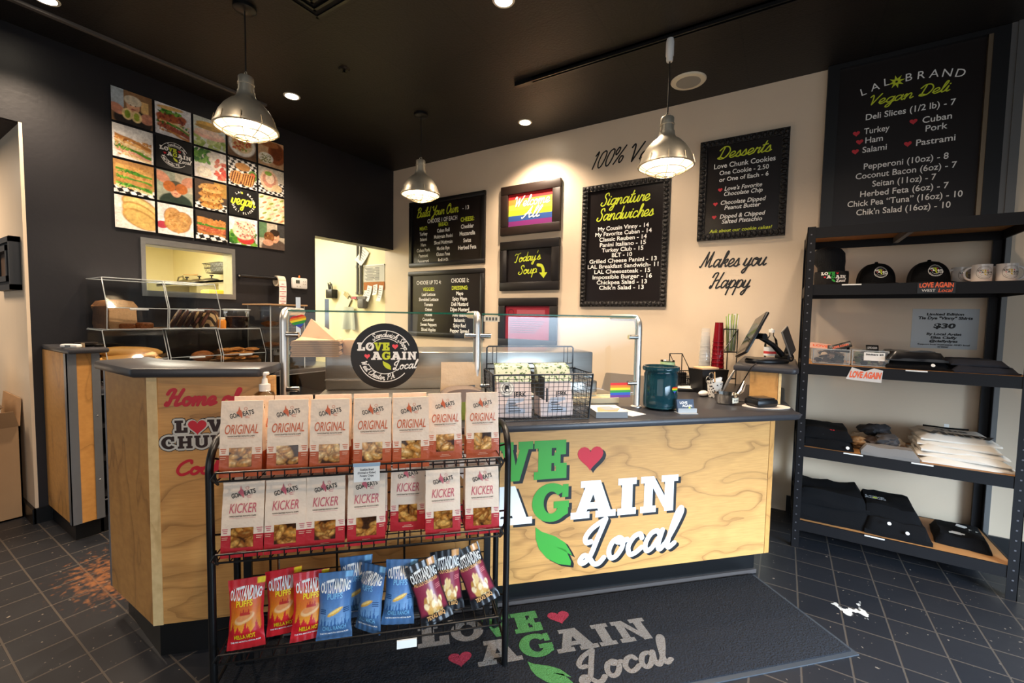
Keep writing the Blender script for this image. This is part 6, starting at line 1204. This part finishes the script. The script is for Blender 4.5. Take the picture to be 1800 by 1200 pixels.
one(MB().lathe([(0, -.002), (.008, -.002), (.009, 0), (0, .001)], 14, T=M.Rotation(A90-.4, 4, 'X')), 'size_dot', PAPER, 'white size dot on the black shirt at the left of the fourth shelf', 'sticker', (.35, 3.195, z4+.025))
for k, (x, y, z, r, c, lb) in enumerate(((.46, 3.45, 0, .055, '7a6a58', 'tan sock bundle at the back left of the sock heap'), (.53, 3.48, .06, .05, '2c2a2c', 'charcoal sock bundle on top of the sock heap'), (.58, 3.42, 0, .055, 'a08a70', 'pale tan sock bundle at the right of the sock heap'), (.49, 3.36, 0, .05, '3a2a20', 'brown leopard sock bundle at the front of the sock heap'), (.55, 3.36, .03, .05, '45403e', 'grey sock bundle in the middle of the sock heap'), (.42, 3.36, 0, .045, '8d6a45', 'leopard sock bundle nearest the black shirt'), (.48, 3.44, .07, .045, '1c1b1d', 'black sock bundle high at the left of the heap'))): one(lump('s', (r*1.3, r, r*1.5), .45, 10, k+20), 'sock_bundle', mat('sock '+c, c, .85, noise=.7 if k in (3, 5) else .2, nscale=40), lb, 'socks', (x, y, z4+z), k, 'heap of sock bundles')
t = garment((.54, 3.24, z4), .25, .11, .055, 31, mat('grey marl', '75726f', .9), 'grey cloth pouch with black print in front of the socks', rz=-.05, n=.3, cat='pouch', nm='cloth_pouch'); m = MB(); m.F = lambda u, v, w: V((u, -.055+v*.6, .012+v*.9+w)); text(m, 'LOVE', 0, .012, .016, bold=.02, width=.08); m.build('print', INK, t)
WSH = mat('white cotton', 'd9d3c8', .8)
for k in range(5): t = garment((.865-.004*k, 3.40+.012*k, z4+.027*k), .37-.012*k, .36-.02*k, .034, 40+k, WSH, ['lowest', 'second lowest', 'middle', 'second from top', 'topmost'][k]+' white shirt of the stack on the fourth shelf', 'white shirt stack', .05*(-1)**k-.05, .3 if k < 4 else .06)
m = MB(); m.F = lambda u, v, w: V((u, -.13+v, .0385+w)); text(m, 'The', .0, .13, .05, bold=.03, width=.13); text(m, 'Vinny', .0, .015, .085, bold=.045, width=.31, sh=.0); m.build('print', INK, t); m = MB(); m.tube([(-.10, .13, .036), (0, .10, .037), (.10, .13, .036)], .005, 6); m.build('collar', CLOTH, t)
MB().box(-.01, .11, .034, .012, .112, .06).build('neck_tag', PAPER, t)
z5 = .175
garment((.30, 3.42, z5), .40, .40, .10, 51, CLOTH, 'lower left black hoodie on the bottom shelf', 'black hoodies, bottom shelf', 0, .2); garment((.29, 3.42, z5+.095), .37, .34, .085, 52, CLOTH, 'upper left black hoodie on the bottom shelf', 'black hoodies, bottom shelf', .05, .3)
garment((.60, 3.40, z5), .30, .38, .09, 53, CLOTH, 'lower right black hoodie on the bottom shelf', 'black hoodies, bottom shelf', 0, .25); t = garment((.58, 3.42, z5+.08), .27, .32, .075, 54, CLOTH, 'upper right black hoodie with a small chest logo, bottom shelf', 'black hoodies, bottom shelf', -.05, .3)
m = MB(); m.F = lambda u, v, w: V((u-.06, -.03+v*.9, .079+v*.1+w)); m.m = 0; text(m, 'LOVE', 0, .012, .018, bold=.04, width=.09); text(m, 'AGAIN', 0, -.012, .018, bold=.04, width=.1); m.m = 1; m.disc(.0, .004, .012, .0008); m.build('logo', [mat('pale print', 'a9adb0', .4), LIME], t)
for x, z, lb in ((.64, .05, 'white size dot on the right hoodie'), (.56, .085, 'small white tag on the right hoodie')): one(MB().lathe([(0, -.002), (.008, -.002), (.009, 0), (0, .001)], 14, T=M.Rotation(A90-.6, 4, 'X')), 'size_dot', PAPER, lb, 'sticker', (x, 3.205, z5+z))
t = garment((.90, 3.42, z5), .22, .28, .055, 61, CLOTH, 'black shirt with white lightning print at the right of the bottom shelf', None, -.12, .35); m = MB(); m.F = lambda u, v, w: V((u, v, .058+w)); m.m = 0; m.poly([(.0, .09), (.05, .07), (.03, .04), (.08, .02), (.05, .0), (.09, -.09), (.02, .02), (.04, .03), (-.01, .05)][::-1]); m.rect(-.05, -.09, .0, -.05); m.rect(.0, -.08, .02, -.06); m.build('print', [PAPER], t)
# ------------------------------------------------------------------ doormat
t = thing('doormat', 'dark carpet mat with the shop logo in front of the counter', 'mat', S(.54, -1.67, 0), A45)
CARP = mat('navy carpet', '101219', .95, noise=.95, nscale=110, bump=1, bscale=140); MB().bbox(-1.28, -.272, 0, 1.289, .288, .011, .004).build('carpet', CARP, t)
m = MB(); m.box(-1.30, -.292, 0, 1.305, -.272, .005); m.box(1.289, -.272, 0, 1.305, .295, .005); m.box(-1.30, .288, 0, 1.305, .295, .005); m.build('rubber_border', mat('rubber', '3a3f45', .5), t)
m = MB(); m.F = lambda u, v, w: V(((u-.563)*.775-.091, (v-.422)*.69-.04, .0118+w)); logo(m, 0, (0, 1, 2), .17)
m.build('logo', [mat('grey carpet letters', '827c76', .95, noise=.4, nscale=190, bump=1, bscale=230), mat('green carpet letters', '4a8446', .95, noise=.35, nscale=190, bump=1, bscale=230), mat('red carpet letters', 'a02c40', .95, noise=.35, nscale=190, bump=1, bscale=230)], t)
# ------------------------------------------------------------------ wire display rack
t = thing('display_rack', 'black three tier wire display rack of snack bags in front of the counter', 'display rack', S(-.15, -1.7, 0), A45)
SH = ((.848, .877, -.138, .14), (.583, .610, -.153, .14), (.236, .266, -.15, .14))
for sg in (-1, 1):
    u = sg*.515; m = MB(); pts = [(u, -.078, .0125), (u, -.078, .86)]+[(u, .022-.1*math.cos(a), .86+.1*math.sin(a)) for a in [A90*i/7 for i in range(1, 8)]]+[(u, .06, .96)]+[(u, .06+.08*math.sin(a), .88+.08*math.cos(a)) for a in [A90*i/6 for i in range(1, 7)]]+[(u, .14, .0125)]
    m.tube(pts, .0125, 12); m.build('side_frame', WIRE, t); m = MB(); m.tube([(u, -.078, .10), (u, .14, .10)], .006, 6); m.build('side_rail', WIRE, t)
    m = MB(); m.box(u-sg*.04-.014, .128, .0125, u-sg*.04+.014, .142, .95); m.build('rear_post', WIRE, t)
for z, zt, yf, yb in SH:
    m = MB(); a = .472
    for q in (z, zt): m.tube([(-a, yb, q), (-a, yf, q), (a, yf, q), (a, yb, q)], .0036, 6)
    m.tube([(-a, yb, z), (a, yb, z)], .0036, 6)
    for k in range(24): u = -a+2*a*k/23; m.tube([(u, yf-.001, zt), (u, yf-.001, z), (u, yb, z)], .0022, 5)
    for k in range(1, 5): y = yf+(yb-yf)*k/5; m.tube([(-a, y, z-.003), (a, y, z-.003)], .003, 5)
    for sg in (-1, 1): m.tube([(sg*a, yf, zt), (sg*(a+.012), yf, (z+zt)/2-.005), (sg*(a+.006), yf+.03, z-.02), (sg*.505, -.07, z-.0)], .0042, 6); m.tube([(sg*a, .05, z), (sg*.51, .13, z)], .004, 6); m.tube([(sg*a, .0, zt-.004), (sg*.512, -.07, zt+.03)], .0035, 6)
    m.build('wire_shelf', WIRE, t)
m = MB()
for z in (.30, .36, .42, .48, .53, .66, .72, .78): m.tube([(-.475, .146, z), (.475, .146, z)], .003, 6)
for u in (-.40, -.15, .12, .40): m.tube([(u, .15, .25), (u, .15, .84)], .0045, 6)
m.build('back_grid', WIRE, t)
m = MB(); m.m = 0; m.box(-.043, -.002, -.06, .043, 0, .0); m.m = 2; m.box(-.045, -.003, -.006, .045, 0, .006); m.F = lambda u, v, w: V((u, -.0026-w, v)); m.m = 1
for r, v, wd in (('GoatEats Brand', -.02, .045), ('(Original or Kicker)', -.031, .06), ('Potato Chips', -.042, .045), ('$5.50', -.054, .022)): text(m, r, 0, v, .007, width=wd, bold=.02)
one(m, 'price_tag', [PAPER, INK, mat('clear blue holder', '9db4c8', .2)], 'white price tag clipped to the top tier of the rack', 'price tag', S(-.153, -1.555, .88), A45)
one(MB().box(-.035, -.006, 0, .035, 0, .03), 'price_tag', PAPER, 'blank white tag under the lowest tier of the rack', 'price tag', S(-.015, -1.545, .205), A45)
# ------------------------------------------------------------------ chip bags with windows
BW, BH, BD = .129, .25, .07
KR = mat('glossy pale kraft', 'ead3bb', .33, noise=.06, nscale=14, bump=.25, bscale=34)
ORG = mat('orange brown band', 'b5532a', .33, bump=.25, nscale=34); REDB = mat('crimson band', 'b5252d', .33, bump=.25, nscale=34)
yfr = lambda z: -(BD/2)*(1-.93*(max(0, z)/BH)**1.15)
def bag_body(seed, H_):
    rnd = random.Random(seed); m = MB(); zs = [0, .012, .03, .05, .065, .073, .09, .12, .15, .18, .205, .22, .232, .238, .244, H_]; nf = 8; rings = []
    for i, z in enumerate(zs):
        y0 = yfr(z*.25/H_); w = BW/2*(1-.02*z/H_); g = .55*abs(y0)
        fr = [V((-w+2*w*k/nf, y0-.0022*math.sin(math.pi*k/nf)*math.sin(math.pi*z/H_), z)) for k in range(nf+1)]
        bk = [V((w-2*w*k/nf, -y0*1+rnd.uniform(-.002, .002), z)) for k in range(nf+1)]
        sd = [V((w-g*.35, y0*.3, z)), V((w-g*.35, -y0*.3, z))]; sl = [V((-w+g*.35, -y0*.3, z)), V((-w+g*.35, y0*.3, z))]
        rings.append(fr+sd+bk+sl)
    for i, r in enumerate(rings):
        for j, p in enumerate(r):
            if 2 < i < 15: p.x += .0016*mn.noise(p*40+V((seed, 0, 0)))
    a = len(m.mi); m.loft(rings); n = len(rings[0])
    for i in range(len(rings)-1):
        for j in range(n): m.mi[a+i*n+j] = 1 if i < 5 else 0
    m.mi[a+(len(rings)-1)*n] = 1; return m
FB = lambda u, v, w: V((u, yfr(v)-.0022*math.cos(math.pi*u/BW)*math.sin(math.pi*min(1, max(0, v/BH)))-.0009-w, v))
def bag_print(kind):
    m = MB(); m.F = FB; m.m = 0
    for i, (s_, u, v) in enumerate((('GOAT', -.017, .196), ('EATS', .021, .2035))): text(m, s_, u, v, .0145, bold=.02, width=.036 if i == 0 else .034, rot=.22, w=.0003)
    m.m = 1; m.poly([(-.017, .211), (-.011, .219), (-.009, .232), (-.006, .221), (-.002, .218), (.002, .207), (.001, .192), (-.005, .200), (-.012, .207)][::-1], .0006); m.ring(.011, .224, .004, .005, .0003, n=16); m.poly([(.01, .196), (.027, .201), (.027, .202), (.01, .198)], .0003); m.rect(.012, .193, .024, .1945, .0003)
    text(m, 'ORIGINAL' if kind == 0 else 'KICKER', 0, .142 if kind == 0 else .145, .03, bold=.004, sh=.12, width=.102 if kind == 0 else .082, w=.0003)
    m.m = 0; text(m, 'HANDCRAFTED POTATO CHIPS', 0, .132, .0042, bold=.02, width=.082, w=.0003); m.m = 1; m.rect(-.04, .1275, .04, .1282, .0003)
    for sg in (-1, 1):
        m.m = 1
        for k in range(3): m.rect(sg*.052-.009+.002*k, .092-.006*k, sg*.052+.009-.001*k, .0945-.006*k, .0003)
        m.m = 2
        for k in range(2): m.rect(sg*.052-.009, .066-.006*k, sg*.052+.009-.002*k, .068-.006*k, .0004)
    m.m = 2; m.rect(-.02, .014, .02, .016, .0004); m.rect(-.014, .02, .014, .0215, .0004); return m
def chips(seed, dark):
    random.seed(seed); p = Pic(26, 26, '3a2010'); cs = ['c99652', 'd3a866', 'b57e3c', 'a56c30'] if not dark else ['a5692a', 'b87c34', '8a4f20', 'c08c44']
    for k in range(13):
        x, y, r, a, c = random.random(), random.random(), random.uniform(.22, .44), random.uniform(-1.5, 1.5), random.choice(cs); p.ell(x, y, r*1.06, r*.6, '5a3214', a, .2).ell(x, y+.012, r, r*.54, 'a56f34' if not dark else '8a5220', a, .2).ell(x+.01, y+.03, r*.9, r*.42, c, a, .5).ell(x+.03, y+.06, r*.5, r*.14, 'efd6a4' if not dark else 'd8aa60', a, .9, .5)
    return p.grain(.1, .35)
CHM = vcol('window picture', .12)
proto = {}
def chip_bag(kind, s_, tf, z, lb, rz=0, back=False, seed=0):
    g = 'bags of original potato chips' if kind == 0 else 'bags of kicker potato chips'; loc = S(s_, tf-BD/2, z+.005)
    if kind not in proto:
        t = thing('chip_bag', lb, 'chip bag', loc, A45+rz, g); bag_body(kind*3+1, BH if kind == 0 else .243).absorb(bag_print(kind), 2).build('pouch', [KR, ORG if kind == 0 else REDB, mat('bag black print', '231b18', .4), mat('orange print', 'c65a2c', .4) if kind == 0 else mat('red print', 'cf3b3c', .4), mat('pale print on band', 'e3b79a', .4)], t); proto[kind] = t
    else:
        t = thing('chip_bag', lb, 'chip bag', loc, A45+rz, g)
        for ch in proto[kind].children:
            if ch.name.split('.')[0] != 'window': c = ch.copy(); COL.objects.link(c); c.parent = t
    if not back: chips(seed+kind*50+3, kind).mesh('window', -.034, .033, .034, .097, lambda u, v: FB(u, v, .0006), t, CHM)
od = ['leftmost', 'second from left', 'third from left', 'fourth from left', 'fifth from left', 'sixth from left', 'rightmost']
for k, (s_, tf) in enumerate(((-.558, -1.582), (-.415, -1.582), (-.279, -1.576), (-.137, -1.576), (-.004, -1.576), (.122, -1.64), (.268, -1.64))): chip_bag(0, s_, tf, .848, od[k]+' front orange banded bag on the top tier of the rack', [.0, .02, -.03, .0, .03, .05, .0][k], seed=k)
for k, (s_, tf) in enumerate(((-.55, -1.668), (-.42, -1.668), (-.285, -1.668), (-.15, -1.668), (-.01, -1.668))): chip_bag(0, s_, tf, .848, 'orange banded bag behind the %s front bag of the top tier' % od[k], 0, True)
for k, (s_, tf) in enumerate(((-.55, -1.562), (-.42, -1.562), (-.293, -1.565), (-.157, -1.565), (-.014, -1.645), (.112, -1.565), (.259, -1.565))): chip_bag(1, s_, tf, .583, od[k]+' red banded bag on the middle tier of the rack', [-.02, .02, .0, .02, -.02, .03, -.02][k], seed=k)
for k, (s_, tf) in enumerate(((-.55, -1.655), (-.42, -1.655), (-.29, -1.655), (-.155, -1.655), (.12, -1.655), (.265, -1.655))): chip_bag(1, s_, tf, .583, 'red banded bag behind the %s red bag of the middle tier' % od[k+(k > 3)], 0, True)
# ------------------------------------------------------------------ pillow bags on the lowest tier
QW, QH, QD = .118, .225, .052
def bul(u, v):
    a = min(1, abs(u)/(QW/2)); b_ = v/QH; e = max(0, min(1, (b_-.07)/.2))*max(0, min(1, (.90-b_)/.2)); e = e*e*(3-2*e); return QD/2*(1-a**2.4)*(.12+.88*e)+.0008*math.sin(u*260)*(1-e)
def wid(v): b_ = v/QH; return 1.03-.13*math.sin(math.pi*b_)+.012*math.sin(b_*22)
FQ = lambda u, v, w: V((u*wid(v), -bul(u, v)-.0012-w, v))
def art(kind):
    random.seed(kind+60); p = Pic(48, 72, ('c81e28', '456b96', '16161a')[kind])
    if kind == 0:
        for j in range(30): p.rect(.08, .18+.02*j, .92, .21+.02*j, '%02x%02x%02x' % (235-j*1, int(170-j*3.2), int(40-j*.3)), .02)
        for k in range(9): x = .06+k*.11; p.poly([(x-.1, .2), (x+.1, .2), (x+.02+.03*(-1)**k, .31+.1*((k*5) % 3)/2)], 'c81e28')
        p.rect(0, 0, 1, .235, 'c81e28').ell(.5, .46, .28, .07, 'e8b880', .15).ell(.5, .48, .24, .05, 'd98a50', .15); [p.poly([(.36+.07*k, .5), (.46+.07*k, .5), (.41+.07*k, .57+.03*(k % 2))], 'b8281e') for k in range(4)]; p.rect(.78, .9, .98, .985, 'f0d024')
    elif kind == 1:
        for j in range(26): p.rect(.06, .2+.022*j, .94, .23+.022*j, '%02x%02x%02x' % (int(120-j*2.2), int(165-j*2.4), int(205-j*1.6)), .03)
        for k in range(11): x = .02+k*.1; p.poly([(x-.06, .14), (x+.06, .14), (x, .31+.09*((k*7) % 3)/2)], '2f5c94')
        p.rect(0, 0, 1, .245, '456b96').ell(.52, .44, .24, .035, 'd9a53c', .22).ell(.52, .45, .2, .018, 'efcf7c', .22); p.rect(.76, .9, .96, .985, '7fb4d8')
    else:
        p.rect(.06, .2, .94, .7, '8c2f42', .06).rect(.0, .68, 1, 1, '16161a'); random.seed(4)
        for k in range(34): x = random.gauss(.5, .16); y = .2+random.random()*.32*(1-abs(x-.5)*1.6); p.ell(x, y, .075, .05, random.choice(['e6c283', 'd3a055', 'f0d8a8', 'b98440']), random.random()*3, .3)
        p.rect(0, 0, 1, .17, '16161a').rect(.7, .88, .93, .985, 'e0a060')
    return p.grain(.04, .06)
def puff(kind):
    t = thing('snack_bag', 'x', 'snack bag', (0, 0, 0), 0, ('red bags of hot puffs', 'blue bags of ranch puffs', 'black bags of barbecue crunchies')[kind])
    art(kind).mesh('front', -QW/2, 0, QW/2, QH, lambda u, v: V((u*wid(v), -bul(u, v), v)), t, vcol('glossy print', .3))
    m = MB(); m.grid(lambda a, b_: V(((.5-a)*QW*wid(b_*QH), bul((a-.5)*QW, b_*QH), b_*QH)), 16, 24); film = m
    m = MB(); m.F = FQ; m.m = 0; text(m, 'OUTSTANDING', 0, .163, .026, bold=.03, width=.105, w=.001, arch=.45)
    if kind == 0: m.m = 1; text(m, 'PUFFS', 0, .142, .018, bold=.03, width=.055, w=.001); text(m, 'HELLA HOT', 0, .036, .0155, bold=.03, width=.07, w=.001); m.m = 0; text(m, 'THE BIG MOUTH VEGAN PUFF', 0, .022, .005, width=.095, bold=.02, w=.001)
    elif kind == 1: m.m = 1; text(m, 'PUFFS', 0, .142, .018, bold=.02, width=.055, w=.001); text(m, 'CHILL RANCH', 0, .037, .0155, bold=.02, width=.082, w=.001); m.m = 0; text(m, 'THE BIG MOUTH VEGAN PUFF', 0, .022, .005, width=.095, bold=.02, w=.001); m.m = 2; [m.rect(sg*.042-.01, .105-k*.006, sg*.042+.01, .108-k*.006, .001) for sg in (-1, 1) for k in range(3)]
    else: m.m = 1; text(m, 'PIG OUT CRUNCHIES', 0, .149, .011, bold=.03, width=.095, w=.001); text(m, 'TEXAS BBQ', 0, .02, .0155, bold=.03, width=.07, w=.001); m.m = 2; [m.rect(.03, .13-k*.006, .05, .133-k*.006, .001) for k in range(3)]
    film.absorb(m, 1).build('back', [mat(('red film', 'blue film', 'black film')[kind], ('c81e28', '456b96', '16161a')[kind], .3), WHITE, (mat('yellow print', 'f2cf1e', .4), mat('light blue print', '7fb8dc', .4), mat('tan print', 'e0a668', .4))[kind], (PAPER, mat('navy print', '234a7a', .4), mat('pink print', 'd07a80', .4))[kind]], t); return t
pz = .242
P3 = {0: [(-.555, -1.60, .0, .05, -.24, 'leftmost red hot puffs bag on the lowest tier'), (-.445, -1.65, .12, .03, -.16, 'second red hot puffs bag on the lowest tier'), (-.355, -1.60, .25, -.06, -.24, 'third red hot puffs bag, half hidden by the first blue bag')],
      1: [(-.268, -1.585, .05, -.02, -.22, 'first and largest looking blue ranch puffs bag on the lowest tier'), (-.205, -1.69, .0, .02, -.15, 'blue ranch puffs bag behind the first blue bag'), (-.155, -1.595, -.7, .1, -.25, 'turned blue ranch puffs bag in the middle of the blue bags'), (-.05, -1.615, -.05, -.06, -.26, 'rightmost blue ranch puffs bag on the lowest tier')],
      2: [(.098, -1.58, .1, .28, -.32, 'front black barbecue bag leaning left on the lowest tier'), (.145, -1.655, .0, .06, -.2, 'black barbecue bag in the middle, behind the front one'), (.292, -1.64, -.1, .42, -.3, 'rightmost black barbecue bag, tipped over on its corner')]}
for kind in P3:
    pr = puff(kind)
    for k, (s_, t_, rz, roll, lean, lb) in enumerate(P3[kind]):
        T = M.Rotation(A45+rz, 4, 'Z')@M.Rotation(lean, 4, 'X')@M.Rotation(-roll, 4, 'Y')
        dz = abs(math.sin(roll))*QW*.45
        rot = T.to_euler(); loc = S(s_, t_, pz+dz+(0 if k != 1 or kind == 2 else 0))
        if k == 0: o = pr; o.location = loc; o.rotation_euler = rot; o['label'] = lb
        else: dup(pr, loc, label=lb, rot=rot)
